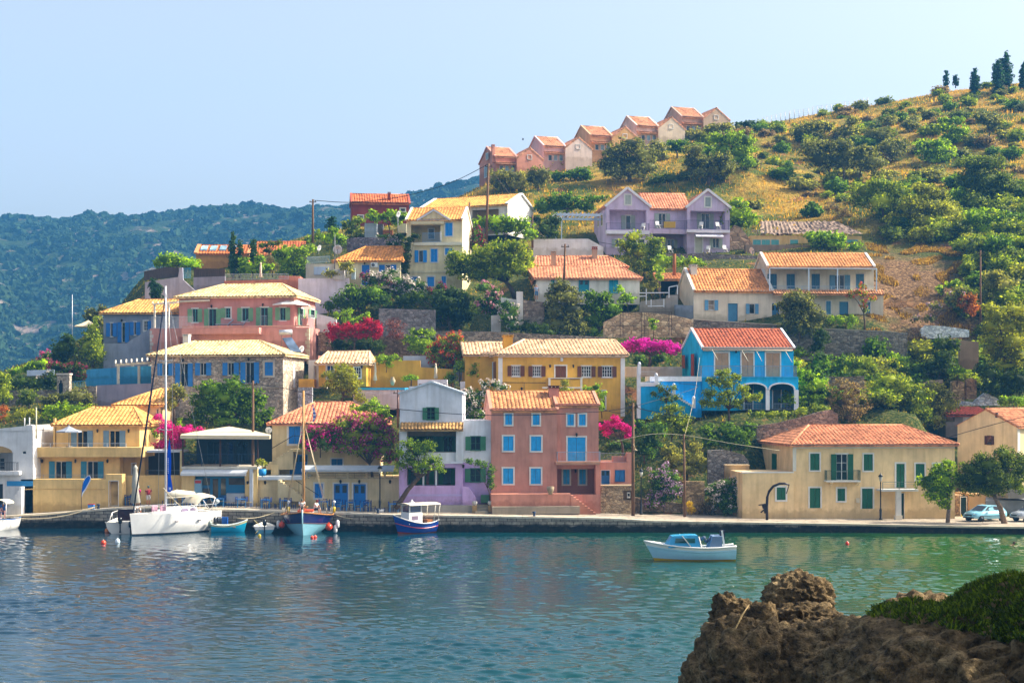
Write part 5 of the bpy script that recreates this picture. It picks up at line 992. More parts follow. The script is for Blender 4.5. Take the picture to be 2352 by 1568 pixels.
pl('A',147,'wild_grass_clump','rusty dry grass clump at the left edge above the whitewashed house','grass','rust',(60,1420),[(60,1380,110,45),(40,1280,80,40)],.2,trunk=0)
pl('S',145,'fig_tree','large dark green fig tree in front of the stone villa','tree','fig',(920,1250),[(720,820,170,120),(980,770,130,110),(880,900,200,140),(1120,880,160,130),(630,980,170,130),(1270,920,90,120),(1080,1020,220,130),(830,1070,240,120),(1390,1090,75,60),(560,1120,130,110),(1240,1130,170,100),(900,1180,240,60)],.3,trunk=.25)
pl('S',146.5,'olive_tree','small pale olive tree left of the fig tree','tree','paleolive',(270,1150),[(310,820,105,70),(230,890,70,70),(270,980,85,80),(380,880,60,60)],.2)
pl('T',141.5,'bougainvillea','bright magenta bougainvillea climbing behind the yacht mast','shrub','moss',(250,520),[(90,90,85,40),(180,200,110,70),(290,300,110,90),(420,230,110,55),(160,400,120,70),(590,235,60,22),(320,400,90,70)],.22,'magenta',.93,trunk=.06)
pl('T',143,'vine','green creeper trailing beside the magenta bougainvillea','vine','lime',(360,330),[(60,270,50,60),(355,160,18,80)],.2,trunk=.03)
pl('I',139.6,'bougainvillea','huge bougainvillea with pink and purple blossom covering the terrace of the red roofed house','shrub','moss',(560,800),[(60,280,110,110),(220,180,150,100),(430,150,170,110),(620,180,150,100),(330,300,200,120),(560,320,200,120),(740,330,120,110),(250,430,210,70),(500,450,210,80),(690,470,130,100),(760,560,80,70)],.24,'pink',.62,trunk=.12)
pl('T',139.2,'bougainvillea','purple magenta bougainvillea spray beside the boat mast','shrub','olean',(2000,480),[(1880,300,90,80),(1990,250,90,60),(2060,360,110,90),(1850,410,90,60),(2150,280,90,80)],.22,'magenta',.75,trunk=.05)
pl('I',142.5,'shrub','yellow green young tree rising behind the pink bougainvillea','tree','lime',(640,120),[(640,10,110,70),(420,-20,130,50),(560,-80,70,60),(690,60,80,50)],.22,trunk=.05)
pl('I',132.6,'leaning_pine','leaning pine tree with feathery crown on the quay beside the lilac house','tree','pine',(830,1075),[(990,400,103,69),(900,500,69,69),(1200,430,92,69),(1080,500,126,69),(1000,590,126,69),(1250,590,115,69),(1150,650,126,69),(1330,680,80,52),(920,640,69,46),(1240,390,57,34)],.2,trunk=.2,lean=(2.0,0,2.1),core=.5,dens=.8)
pl('I',133.4,'climbing_vine','thin climbing vine trained between lilac house and pink house','vine','olean',(1935,1010),[(1700,600,55,14),(1790,615,55,22),(1880,640,60,35),(1950,680,45,50),(1930,770,40,60),(1945,870,40,50)],.18,trunk=.04,core=.4)
pl('G',162,'bougainvillea','crimson bougainvillea spilling over the pergola left of centre','shrub','dark',(330,720),[(100,460,95,70),(80,540,75,50),(240,450,110,70),(400,450,110,60),(560,430,120,75),(640,450,60,70),(600,530,80,50),(420,530,120,45),(230,530,110,45),(500,360,60,40)],.22,'crimson',.92,trunk=.1)
pl('G',163.5,'jasmine','yellow green shoots sticking up above the crimson bougainvillea','vine','lime',(280,480),[(290,360,110,45),(130,300,18,50),(220,290,14,60),(290,270,22,50),(500,290,16,50),(430,320,50,30)],.18,trunk=.03,core=.4)
pl('G',163,'dark_shrub','dark green shrubbery under the crimson bougainvillea','shrub','dark',(330,730),[(180,640,140,80),(420,640,160,90),(600,650,100,80)],.24,trunk=.05)
pl('G',165,'purple_shrub','bare purple brown shrub beside the crimson bougainvillea','shrub','purple',(840,640),[(820,430,110,90),(850,530,120,60),(780,380,60,40)],.18,core=.3,dens=.6,trunk=.06)
pl('G',160.5,'round_shrub','bright green rounded shrub left of the orange bougainvillea','shrub','bright',(1100,750),[(1040,600,110,70),(1160,620,110,80),(1100,680,140,60),(1140,500,170,50)],.22,trunk=.06)
pl('G',158,'bougainvillea','orange red bougainvillea mixed with yellow leaves above the ochre wall','shrub','moss',(1440,930),[(1290,700,80,60),(1400,640,120,80),(1530,560,90,60),(1600,650,90,70),(1480,740,150,80),(1330,800,120,90),(1420,870,110,60),(1560,790,70,50)],.22,'orange',.45,trunk=.06)
pl('G',155.8,'young_tree','young round-headed green tree beside the white gate pillar','tree','bright',(1580,1060),[(1590,880,75,60),(1570,930,50,35)],.2,trunk=.06)
pl('G',155.9,'round_bush','yellow green clipped round bush on the pool terrace','bush','lime',(1485,1080),[(1485,1025,78,58)],.18,trunk=.05)
pl('G',155.5,'climbing_plant','tall climbing plant beside the iron gate near the yellow mansion','vine','lime',(1770,1060),[(1780,820,38,60),(1760,900,45,40),(1740,970,70,45)],.2,trunk=.04)
pl('G',155.6,'hanging_creeper','bright green creeper hanging over the ochre garden wall','vine','bright',(720,900),[(640,810,60,50),(730,800,80,40),(740,860,50,45),(820,790,70,20)],.2,trunk=.03)
pl('G',149.5,'pepper_tree','feathery pale green tree in front of the small ochre pool house','tree','gold',(180,1280),[(190,930,140,60),(80,1020,110,80),(260,1010,120,80),(340,1080,90,90),(150,1120,170,90),(290,1180,130,60),(400,1230,70,50),(430,1300,60,40)],.19,trunk=.09,core=.45)
pl('G',154,'cycad','yellow green cycad in a pot by the pool','plant','lime',(1010,1080),[(970,1030,40,18),(1040,1030,40,18),(1010,1020,40,20)],.16,trunk=.06)
pl('G',147.5,'oleander','tall white oleander between the lilac house and the pink house','shrub','olean',(1730,1530),[(1690,1230,90,60),(1870,1110,45,35),(1980,1110,55,35),(2080,1150,55,28),(1780,1290,100,70),(1700,1360,90,70),(1850,1210,80,50),(1760,1430,130,80)],.2,'white',.6,trunk=.06)
pl('N',174,'citrus_tree','big dark green citrus tree left of the white oleander','tree','fig',(430,1640),[(320,1400,140,100),(560,1370,140,90),(650,1460,150,90),(160,1480,110,70),(430,1490,180,90),(60,1540,90,60),(280,1540,190,70)],.28,trunk=.18)
pl('N',175.5,'oleander','broad white flowering oleander at the foot of the tower house','shrub','olean',(830,1500),[(560,1230,90,70),(700,1200,110,70),(850,1250,130,70),(1000,1270,110,60),(1120,1310,85,60),(900,1350,180,70),(1080,1390,110,60),(800,1130,50,25)],.22,'white',.75,trunk=.07)
pl('N',175,'oleander','dark red oleander beside the white one below the blue door','shrub','olean',(480,1300),[(480,1215,55,60),(690,1270,60,30),(1270,1370,60,50),(1340,1310,60,40)],.2,'wine',.6,trunk=.04)
pl('G',173,'evergreen_tree','dense dark evergreen tree on the terrace below the tower house','tree','dark',(1480,480),[(1330,90,130,80),(1500,40,180,80),(1620,130,150,110),(1450,190,220,120),(1330,270,130,110),(1550,300,190,130),(1680,280,110,120),(950,120,130,80),(1080,70,110,70)],.28,trunk=.2)
pl('N',177.5,'mulberry_tree','large light green tree in front of the red roofed white cottage','tree','moss',(2240,1420),[(1540,960,130,90),(1700,1010,150,100),(1880,920,160,100),(2050,860,160,100),(2230,850,150,90),(2330,960,130,110),(2130,1000,180,100),(1900,1060,190,90),(1600,1110,180,90),(1800,1180,190,80),(2050,1140,170,80),(2260,1110,160,100),(2400,1100,90,130),(1500,1060,100,70)],.25,trunk=.28)
pl('N',172,'oleander','white and dark pink oleander right of the evergreen tree','shrub','olean',(2000,1640),[(1860,1320,90,60),(1980,1400,90,70),(2050,1500,130,80),(1900,1500,120,90),(2170,1560,80,70),(2000,1600,130,80)],.22,'rose',.4,trunk=.06)
for a in ((975,95,560,58,'tallest cypress tree beside the ochre house with solar panels'),(1055,205,565,42,'slim cypress tree pressed against the right side of the tallest cypress'),(1212,172,430,62,'broad dark cypress tree right of the solar panels')):cypress('C',186,a[4],a[0],a[1],a[2],a[3],group='cypress trees by the ochre house')
pl('C',188,'hedge','rounded bright green hedge above the brushwood fence','hedge','lime',(320,530),[(180,400,110,65),(300,400,100,60),(430,430,110,60),(530,460,75,50),(110,450,60,60),(250,460,180,50)],.24,trunk=.07)
pl('C',185,'broadleaf_shrub','lime green broadleaf shrubs behind the closed parasol','shrub','lime',(1200,600),[(1110,440,60,70),(1180,510,110,60),(1290,400,60,50),(1330,500,110,70),(1090,540,60,50)],.3,trunk=.07)
pl('C',186.5,'vine_arbour','thick lime green vine arbour left of the large satellite dish','vine','bright',(1680,640),[(1500,330,80,60),(1620,300,110,60),(1760,310,110,60),(1900,280,60,50),(1600,420,130,90),(1760,440,120,100),(1650,530,140,80),(1780,570,60,60)],.28,trunk=.1)
pl('C',187.5,'bare_shrub','bare grey shrub between cypress and vine arbour','shrub','grey',(1440,560),[(1400,400,80,60),(1440,480,70,60)],.18,core=.3,dens=.6,trunk=.05)
pl('C',200,'pine_tree','round dark green pine behind the left utility pole','tree','pine',(1980,340),[(1880,200,110,80),(1990,150,110,80),(2080,200,100,80),(1980,250,150,70)],.26,trunk=.14)
pl('C',189,'wind_bent_tree','small wind bent dark tree in front of the red roof on the left','tree','tam',(1400,400),[(1330,240,70,40),(1440,220,80,35),(1520,200,30,20),(1370,300,60,35)],.2,trunk=.07)
cypress('N',203,'small dark fir tree left of the pale blue garden shed',85,500,660,75,'blue')
for x,a,b,w in ((45,640,860,60),(105,690,860,50)):cypress('C',174,'dark blue green conifer in front of the grey retaining wall'+(', left of the pair' if x<60 else ', right of the pair'),x,a,b,w,'blue')
pl('N',198,'garden_shrub','mixed green garden shrubs under the dark red house','shrub','moss',(400,740),[(330,570,60,60),(400,520,70,40),(230,600,50,60),(390,660,60,50),(300,660,60,40)],.26,trunk=.05)
pl('N',196,'grape_vine','grape vine covering the roof of the garden shed','vine','lime',(760,680),[(560,500,90,60),(680,500,80,40),(790,460,100,50),(900,490,100,50),(560,430,40,30),(830,540,80,40)],.28,trunk=.06)
pl('N',191,'palm_bush','palm-like bush with a rusty slope left of the garden shed','bush','lime',(210,830),[(210,760,60,50),(150,740,70,45),(30,740,70,60),(100,660,60,40)],.3,trunk=.05)
pl('N',184,'white_oleander_hedge','low hedge of white flowers above the cream wing','hedge','olean',(820,840),[(760,810,60,28),(860,800,80,35),(680,720,100,25),(900,720,60,40)],.22,'white',.5,trunk=.04)
pl('N',178.7,'wall_ivy','dark ivy climbing the corner of the tower house','vine','dark',(930,1180),[(1060,720,70,35),(990,760,50,50),(970,860,55,70),(950,970,60,70),(940,1080,65,60),(890,1040,50,50),(930,1140,50,40)],.24,trunk=.05,depth=.5)
pl('N',176,'garden_bush','light green bush beside the white gate pillars below the cream wing','bush','paleolive',(250,1130),[(240,1060,90,50),(60,1150,80,50),(300,1110,50,40)],.24,trunk=.05)
pl('N',186,'oleander','dark pink oleander right of the tower house','shrub','olean',(1790,860),[(1790,680,70,60),(1790,770,80,70),(1770,830,70,40)],.22,'wine',.85,trunk=.05)
pl('O',191,'vine_pergola','sunny yellow green vine pergola below the white gabled house','vine','lime',(300,1230),[(100,1090,80,40),(210,1080,100,50),(330,1090,110,55),(450,1110,90,60),(500,1180,70,50),(300,1150,180,45)],.28,trunk=.08)
pl('O',193,'dark_shrub','dark shrubs beside the white pergola of the lavender house','shrub','dark',(660,1220),[(640,1150,80,70),(720,1080,70,60),(700,1170,60,50),(570,1060,60,35)],.26,trunk=.06)
pl('O',205,'fruit_tree_row','row of leafy green fruit trees left of the lavender house','hedge','fig',(820,1010),[(620,940,75,70),(720,900,90,60),(830,890,100,60),(940,930,90,55),(1020,950,60,45),(1070,880,110,30),(780,960,160,45)],.28,trunk=.09)
pl('O',186,'almond_tree','light green tree standing before the left bay of the lavender house','tree','moss',(1480,1540),[(1400,1210,70,60),(1360,1290,100,70),(1580,1260,80,60),(1600,1350,70,70),(1470,1340,130,70),(1420,1430,150,70),(1520,1470,120,70)],.25,trunk=.12)
pl('O',184,'grape_vine','bright vine against the stone wall under the lavender house','vine','bright',(1750,1500),[(1640,1430,80,60),(1750,1430,100,45),(1880,1420,90,40),(1960,1440,70,30),(1600,1530,60,60)],.28,trunk=.06)
pl('R',200,'rosemary_bush','dense green bush right of the lavender house','bush','bright',(130,1470),[(90,1290,100,45),(100,1370,130,70),(190,1400,90,60),(130,1440,120,50)],.28,trunk=.06)
pl('P',170,'olive_tree','large grey green olive tree in front of the white cottage','tree','olive',(800,1000),[(720,430,160,90),(620,560,110,100),(790,560,180,110),(650,720,150,130),(850,720,170,130),(720,880,200,110),(900,900,190,120)],.24,trunk=.2)
pl('P',170.5,'laurel_tree','glossy green laurel right of the grey olive tree','tree','fig',(1150,1000),[(1060,540,100,70),(1220,560,110,70),(1130,670,130,110),(1330,680,110,80),(1300,770,130,70),(1100,820,120,100),(1080,950,120,90)],.26,trunk=.14)
pl('P',172,'grape_vine','lime vine shoots against the turquoise shutter of the white cottage','vine','lime',(1500,640),[(1420,460,70,35),(1460,530,70,40),(1530,570,70,40),(1440,600,60,40)],.26,trunk=.04)
pl('P',169,'oleander','pale flowering oleander beside the white gate post','shrub','olean',(110,900),[(60,650,80,60),(150,720,80,80),(90,800,100,70),(150,870,90,60)],.22,'white',.3,trunk=.06)
pl('P',168.5,'dark_shrub','dark shrubs at the foot of the grey green olive tree','shrub','dark',(400,1010),[(320,900,110,70),(450,930,120,80),(560,970,110,60)],.26,trunk=.05)
pl('P',166.5,'small_tree','small lime green sapling before the crazy paved wall','tree','lime',(1800,990),[(1800,830,45,40),(1800,890,40,40)],.2,trunk=.04)
pl('P',176,'olive_tree','little olive tree beside the lean-to shed','tree','paleolive',(1790,520),[(1790,410,90,45),(1760,460,60,35)],.22,trunk=.06)
pl('P',176,'vine','bright creeper on the post beside the lean-to shed','vine','bright',(1870,360),[(1860,240,60,50),(1880,320,50,40)],.28,trunk=.04)
pl('P',160,'bougainvillea','flat topped hot pink bougainvillea tree beside the blue house','tree','olean',(1750,1370),[(1480,1130,90,55),(1570,1090,90,50),(1690,1090,110,55),(1820,1110,110,50),(1940,1120,100,50),(2060,1140,75,50),(1650,1150,130,45),(2000,1190,70,45),(1830,1160,120,40)],.22,'hot',.95,trunk=.18)
pl('P',161.5,'dark_shrub','dark leafy shrubs in the shade of the hot pink bougainvillea','shrub','fig',(1750,1400),[(1620,1290,80,60),(1880,1270,110,70),(1750,1320,120,50)],.24,trunk=.05)
pl('Q',197,'grape_vine','bright lime grape vine hanging over the yard wall of the ruined house','vine','lime',(1680,260),[(1530,110,70,55),(1640,110,70,60),(1750,120,80,60),(1600,170,100,40),(1740,180,90,40),(1810,160,40,60),(1930,200,50,50)],.3,trunk=.06)
pl('Q',168.5,'shaggy_bush','shaggy grey green bush on the terrace wall before the veranda house','bush','olive',(1400,1060),[(1380,690,130,80),(1300,760,110,90),(1460,750,130,90),(1560,860,110,80),(1380,870,160,90),(1330,970,130,80),(1480,960,130,80)],.22,trunk=.12)
pl('Q',168,'ivy','dark ivy cascading down the terrace wall','vine','dark',(1600,1190),[(1620,1010,70,45),(1600,1080,85,60),(1570,1150,70,50)],.24,trunk=.04)
pl('Q',171,'hedge','low green hedge at the foot of the veranda house','hedge','bright',(1840,960),[(1710,885,55,35),(1800,900,60,45),(1900,885,60,40),(1880,940,40,40)],.22,trunk=.04)
pl('Q',170.6,'bougainvillea','thin stemmed bougainvillea with sparse coral flowers on the veranda house','shrub','moss',(2020,980),[(1890,650,50,28),(1990,640,55,28),(2090,690,35,22),(1990,575,40,16),(2010,760,35,60)],.2,'orange',.55,trunk=.1,core=.35)
pl('M',146.5,'tamarisk_tree','airy olive green tree in front of the bright blue house','tree','moss',(920,1300),[(850,720,90,60),(1010,740,65,55),(760,810,90,55),(900,830,110,60),(700,950,110,55),(900,960,120,55),(1080,890,70,50),(1180,980,90,50),(1270,990,70,40),(800,1060,120,60),(1040,1060,100,50),(640,1050,80,50)],.19,trunk=.12,core=.55,dens=1.2)
pl('M',145.5,'hillside_shrub','sunlit yellow green shrubs below the blue stairs','shrub','moss',(250,1450),[(260,1130,120,60),(120,1250,130,80),(300,1270,150,80),(420,1260,90,60),(200,1380,180,80),(400,1380,110,80)],.22,trunk=.06)
pl('M',144.5,'hillside_shrub','dark leafy shrubs under the airy tree before the blue house','shrub','fig',(950,1580),[(700,1400,130,80),(900,1380,130,80),(1050,1430,150,90),(1160,1350,90,70),(850,1500,170,70),(1060,1530,140,70),(720,1510,110,70)],.26,trunk=.07)
pl('M',147.5,'groundcover_hedge','long low yellow green hedge on the bank under the white arches','hedge','moss',(1600,1250),[(1250,1190,110,40),(1420,1200,120,40),(1600,1190,120,40),(1780,1160,120,45),(1950,1120,120,50),(2060,1130,60,40)],.2,trunk=.04)
pl('M',153,'wild_vine','lime green wild vine spilling down right of the blue house','vine','lime',(1850,1080),[(1720,620,40,70),(1770,720,60,60),(1830,830,90,60),(1950,850,110,60),(1900,930,110,50),(2050,930,70,40),(1950,1030,90,50)],.24,trunk=.05)
pl('M',148,'dracaena','spiky dark shrub in front of the blue stair wall','shrub','tam',(190,1150),[(190,930,35,60),(120,870,25,60),(270,880,40,25),(190,1010,60,50),(300,990,70,16),(60,960,40,20)],.2,trunk=.06,core=.3)
pl('H',148.5,'climbing_plant','bright green creeper over the side door of the yellow mansion','vine','lime',(1550,1020),[(1400,740,70,30),(1480,730,60,40),(1550,830,45,60),(1545,940,40,60)],.24,trunk=.04)
pl('H',147.8,'potted_shrub','small golden shrub standing behind the pink house roof','shrub','gold',(1130,800),[(1130,690,45,50),(1120,755,80,35)],.2,trunk=.04)
pl('H',138.5,'bougainvillea','small pink bougainvillea tree on the terrace right of the pink house','tree','moss',(1800,1480),[(1580,1190,70,60),(1690,1150,80,60),(1780,1190,80,60),(1860,1230,60,60),(1620,1270,60,40),(1850,1290,50,30),(1690,1090,40,30)],.2,'magenta',.9,trunk=.1)
pl('H',140,'hillside_shrub','dark mixed shrubs right of the small pink bougainvillea','shrub','olean',(2050,1550),[(1990,1180,80,60),(2080,1250,110,90),(1990,1370,100,70),(2130,1380,130,80),(1800,1420,150,70),(1650,1430,100,60),(2050,1480,130,80),(2220,1230,110,90)],.24,trunk=.06)
pl('K',141.5,'olive_tree','soft silver green olive tree behind the brown utility pole','tree','paleolive',(430,800),[(240,480,120,70),(530,450,90,60),(330,570,150,90),(520,570,130,90),(620,660,100,70),(400,690,170,70),(250,640,110,70)],.22,trunk=.13)
pl('K',136.8,'oleander','mauve and pink oleander behind the right harbour lamp','shrub','olean',(160,1180),[(170,690,45,50),(60,770,90,60),(200,770,100,60),(310,800,70,50),(100,890,130,80),(260,920,110,80),(140,1020,130,80),(60,1080,90,70)],.2,'mauve',.5,trunk=.06)
pl('K',136.2,'oleander','white flowering oleander left of the beige long house','shrub','olean',(900,1230),[(900,850,110,50),(1010,840,60,40),(800,930,120,60),(980,920,110,60),(870,1010,150,70),(1010,1020,110,70),(880,1110,150,70),(720,980,60,50),(930,1170,120,50)],.2,'white',.4,trunk=.06)
pl('K',137,'dry_shrub','grey dry shrub at the foot of the rough wall by the brown pole','shrub','grey',(660,1240),[(640,1120,80,70),(700,1180,90,60),(580,1200,50,50)],.18,core=.35,dens=.6,trunk=.04)
pl('K',135.8,'flowering_weed','yellow flowering weed beside the brown pole','flower','lime',(478,1225),[(478,1165,26,20),(460,1100,20,22)],.14,'yellow',.9,trunk=.02)
pl('L',131.8,'chinaberry_tree','bright green umbrella-shaped tree on the quay by the parked car','tree','bright',(1450,1288),[(1460,620,96,58),(1320,690,96,58),(1450,740,102,64),(1250,800,128,64),(1400,820,166,77),(1180,850,102,51),(1300,910,166,77),(1440,920,128,90),(1350,1010,166,77),(1390,1090,96,51)],.24,trunk=.17,lean=(.1,0,2.0),bark='#8a7868')
pl('L',131.2,'tamarisk_tree','broad dark tamarisk with leaning pale trunk over the parked cars','tree','tam',(2130,1290),[(1850,560,102,77),(2110,500,115,77),(1720,680,154,90),(1950,640,192,102),(2160,620,166,115),(2290,700,115,128),(1640,800,128,102),(1830,800,205,128),(2050,800,218,128),(2230,850,166,128),(1760,920,166,77),(1990,930,192,77),(2330,620,90,128)],.21,trunk=.22,lean=(-1.0,0,2.2),bark='#8a7460')
pl('U',155,'wild_bush','large sunlit wild bush above the red roof of the beige house','bush','moss',(1250,1500),[(1080,1080,140,70),(1000,1180,140,80),(1180,1150,170,90),(1330,1220,150,90),(1100,1290,180,90),(1300,1350,170,80),(1430,1400,100,90),(1180,1420,190,70),(940,1290,100,80)],.25,trunk=.1)
pl('U',156,'wild_bush','paler leafy bush at the right end of the large wild bush','bush','paleolive',(1580,1420),[(1500,1160,90,60),(1590,1230,110,80),(1640,1320,100,70),(1540,1330,110,80),(1530,1450,80,70)],.25,trunk=.08)
pl('U',161,'wild_bush','sunlit bush under the old terrace wall beside the small cave','bush','moss',(800,1060),[(740,930,90,60),(850,910,90,60),(900,980,80,50),(820,1010,130,50),(700,1010,90,50)],.24,trunk=.06)
pl('U',162,'dark_shrub','dark shrub under the shaggy bush on the old terrace wall','shrub','fig',(450,1060),[(450,860,90,50),(430,930,100,70),(460,1010,90,60),(640,900,60,60),(600,980,80,60)],.25,trunk=.06)
pl('U',151,'bare_shrub','tangled grey leafless shrub right of the blue house bank','shrub','grey',(700,1500),[(640,1150,130,90),(780,1190,110,90),(640,1290,150,100),(770,1330,130,90),(700,1430,130,80)],.17,core=.35,dens=.5,trunk=.07)
pl('U',152,'wild_vine','lime creeper mass on the bank beside the white rubble','vine','lime',(360,1380),[(330,1060,80,60),(420,1120,90,60),(330,1150,80,50),(400,1260,70,60),(330,1370,110,40),(150,1410,160,40),(450,1350,60,50)],.24,trunk=.05)
pl('U',160,'ivy','dark ivy sheet covering the right end of the old terrace wall','vine','dark',(1600,1100),[(1560,740,90,70),(1660,760,80,80),(1600,850,120,80),(1640,950,110,70),(1480,960,110,50),(1350,980,100,40),(1220,980,80,40),(1560,1040,150,50),(1130,940,50,45)],.26,trunk=.05)
pl('U',157.5,'fig_sapling','bright little fig sapling on the ruined wall at right','tree','lime',(1720,1090),[(1680,1000,60,28),(1760,1000,50,26),(1720,980,60,25)],.24,trunk=.05)
pl('U',157,'almond_tree','tall yellow green almond tree at the right edge halfway up the slope','tree','gold',(2230,1180),[(2030,400,70,50),(2100,480,110,70),(2260,430,120,80),(2050,580,100,70),(2200,580,140,90),(2330,560,80,120),(2080,700,120,80),(2250,720,130,90),(2120,830,140,80),(2290,860,110,90),(2040,770,80,60),(2180,950,160,70)],.25,trunk=.2)
pl('U',176,'olive_tree','silver olive tree above the almond tree at right','tree','paleolive',(2150,430),[(2080,110,110,70),(2010,190,60,70),(2160,200,120,90),(2100,290,130,80),(2220,310,90,80)],.25,trunk=.12)
pl('U',156,'dark_shrub','dark thicket under the almond tree at the right edge','shrub','dark',(2150,1220),[(2030,1020,110,70),(2180,1060,150,90),(2300,1100,110,120),(2060,1140,110,70),(2200,1180,130,50),(1960,960,70,50)],.26,trunk=.06)
pl('U',153.5,'lime_bush','lime bush on the rubble above the stone outbuilding','bush','lime',(2250,1330),[(2150,1280,70,35),(2250,1260,80,40),(2330,1280,60,50)],.25,trunk=.05)
pl('U',180,'agave','green agave clump on the bare eroded slope','plant','bright',(1570,280),[(1570,230,45,40),(1710,170,50,40),(1650,190,50,20)],.3,trunk=.04)
pl('U',172.5,'rust_shrub','rust coloured shrub left of the right hand utility pole','shrub','rust',(1860,480),[(1850,330,60,60),(1870,410,80,60),(1760,330,60,60)],.22,trunk=.05)
pl('U',172,'dry_scrub','grey brown scrub and purple flowers on the eroded bank','shrub','olive',(1450,560),[(1330,510,60,28),(1470,500,60,35),(1520,380,60,40),(1700,310,80,60),(1740,250,70,50)],.22,'mauve',.15,trunk=.04,core=.4)
# -- hillside trees and scrub
def hillp(sheet,name,label,cat,leaf,base,lobes,y0=196,**k):
    zoom(sheet);g=hit(*base,y0=y0);Y=g.y if g else 250;k.setdefault('size',.24)
    return plant(sheet,Y,name,label,cat,leaf,base,lobes,**k)
hp=hillp
hp('O','olive_tree','large round olive tree on the dry grass below the pale beige stepped house','tree','olive',(1365,748),[(1250,480,110,70),(1380,430,120,70),(1480,510,120,80),(1180,580,110,80),(1330,560,140,90),(1520,610,90,70),(1420,640,130,60),(1240,660,120,60)],trunk=.35)
hp('O','olive_tree','low spreading olive tree under the salmon stepped house','tree','paleolive',(330,830),[(240,680,80,50),(340,690,110,60),(460,710,80,60),(250,760,100,60),(390,770,120,60)],trunk=.16)
hp('O','olive_tree','small dark olive tree right of the low spreading one','tree','olive',(580,830),[(540,680,70,60),(620,670,70,60),(580,740,90,50)],trunk=.12)
hp('O','olive_bush','flat grey olive bush under the pale pink stepped house','bush','paleolive',(740,650),[(680,600,70,40),(770,600,80,40),(720,640,90,30)],trunk=.1)
hp('O','maquis_hedge','green hedge below the dark pergola on the ridge','hedge','fig',(850,730),[(760,690,80,40),(880,680,90,40),(970,660,80,50),(990,720,60,60)],trunk=.07)
hp('O','vine','lime vine on the pergola of the ochre stepped house','vine','lime',(1040,570),[(1010,525,50,25),(1070,520,40,20),(1060,580,50,50)],trunk=.06)
hp('O','olive_tree','wide brownish olive tree with twin crown left of the bright green tree','tree','olive',(2040,770),[(1920,470,90,60),(1900,570,90,70),(2010,580,90,70),(2150,540,90,60),(2190,630,90,70),(2080,640,100,60),(1960,660,90,50)],trunk=.25)
hp('O','pollarded_tree','small umbrella-shaped tree under the highest stepped houses','tree','fig',(1770,545),[(1720,420,60,35),(1800,420,70,40),(1760,460,80,30)],trunk=.14)
hp('O','olive_tree','slender grey olive tree right of the large round olive','tree','paleolive',(1620,570),[(1590,440,70,60),(1640,490,70,70),(1600,530,60,40)],trunk=.12)
hp('O','olive_tree','hazy grey olive trees beside the topmost stepped house','tree','paleolive',(1980,420),[(1860,350,70,40),(1950,340,90,50),(2070,290,90,45),(2180,280,80,45)],trunk=.12)
hp('O','carob_tree','vivid bright green carob tree right of the stepped houses','tree','bright',(2230,630),[(2120,370,80,60),(2230,370,90,60),(2340,380,90,70),(2170,470,110,70),(2310,480,120,80),(2240,560,110,60),(2380,580,80,50)],trunk=.2)
hp('O','scrub_bush','dark scrub on the dry grass between the two big olive trees','bush','tam',(1700,760),[(1620,720,90,40),(1720,710,100,40),(1830,690,80,40)],trunk=.05)
hp('R','olive_tree','left tree of the olive grove on the right slope','tree','olive',(840,1120),[(690,850,110,70),(800,840,110,60),(760,940,130,80),(860,950,90,70)],trunk=.15)
hp('R','olive_tree','middle tree of the olive grove with forked bare trunks','tree','olive',(935,1120),[(920,830,110,60),(980,900,100,70),(930,960,90,60)],trunk=.12)
hp('R','olive_tree','right tree of the olive grove on the right slope','tree','olive',(1040,1130),[(1110,870,90,50),(1080,950,100,70),(1180,960,110,70)],trunk=.14)
hp('R','olive_tree','hazy olive trees above the grove on the right slope','tree','paleolive',(740,810),[(590,720,70,50),(690,680,90,50),(800,680,90,50),(720,750,120,40),(960,720,90,50),(1000,640,60,40)],trunk=.14)
hp('R','olive_tree','round olive tree above and right of the grove','tree','olive',(1210,860),[(1170,740,80,50),(1250,750,80,50),(1210,800,100,40)],trunk=.12)
hp('R','olive_tree','grey olive tree right of the grove in yellow grass','tree','olive',(1330,960),[(1290,840,80,60),(1380,830,80,60),(1340,890,90,50)],trunk=.12)
hp('R','mastic_bush','bright mastic bush high on the right slope','bush','bright',(1790,820),[(1740,690,80,45),(1840,720,90,50),(1780,770,120,50),(1950,790,90,40),(1740,635,70,30),(1840,635,60,30)],trunk=.08)
hp('R','mastic_bush','wide mastic bush below the high bright one','bush','lime',(1660,960),[(1560,820,80,40),(1680,810,90,40),(1600,880,90,60),(1730,900,110,70),(1680,950,110,60)],trunk=.08)
hp('R','mastic_bush','dark mastic bush near the crest of the right slope','bush','fig',(1350,650),[(1300,620,60,30),(1390,605,70,40),(1150,670,90,25)],trunk=.06)
hp('R','wild_pear','small lone tree at the right high on the slope','tree','olive',(2085,770),[(2060,630,70,40),(2120,650,60,40),(2000,600,60,40)],trunk=.1)
hp('R','olive_tree','cluster of grey olive trees on the right in mid slope','tree','paleolive',(1650,1120),[(1600,1050,70,50),(1690,1060,80,50)],trunk=.1)
hp('R','holm_oak','big dark holm oak in the right of the slope','tree','tam',(2060,1330),[(1960,980,110,70),(2080,960,110,70),(1920,1100,110,90),(2060,1110,140,100),(2180,1110,130,100),(2010,1230,150,90),(2170,1250,140,90),(2280,1200,90,110)],trunk=.25)
hp('R','almond_tree','light green almond tree left of the holm oak','tree','moss',(1250,1420),[(1120,1180,110,70),(1240,1130,110,60),(1350,1190,110,70),(1080,1260,90,60),(1230,1270,140,80),(1390,1290,100,60)],trunk=.18,y0=200)
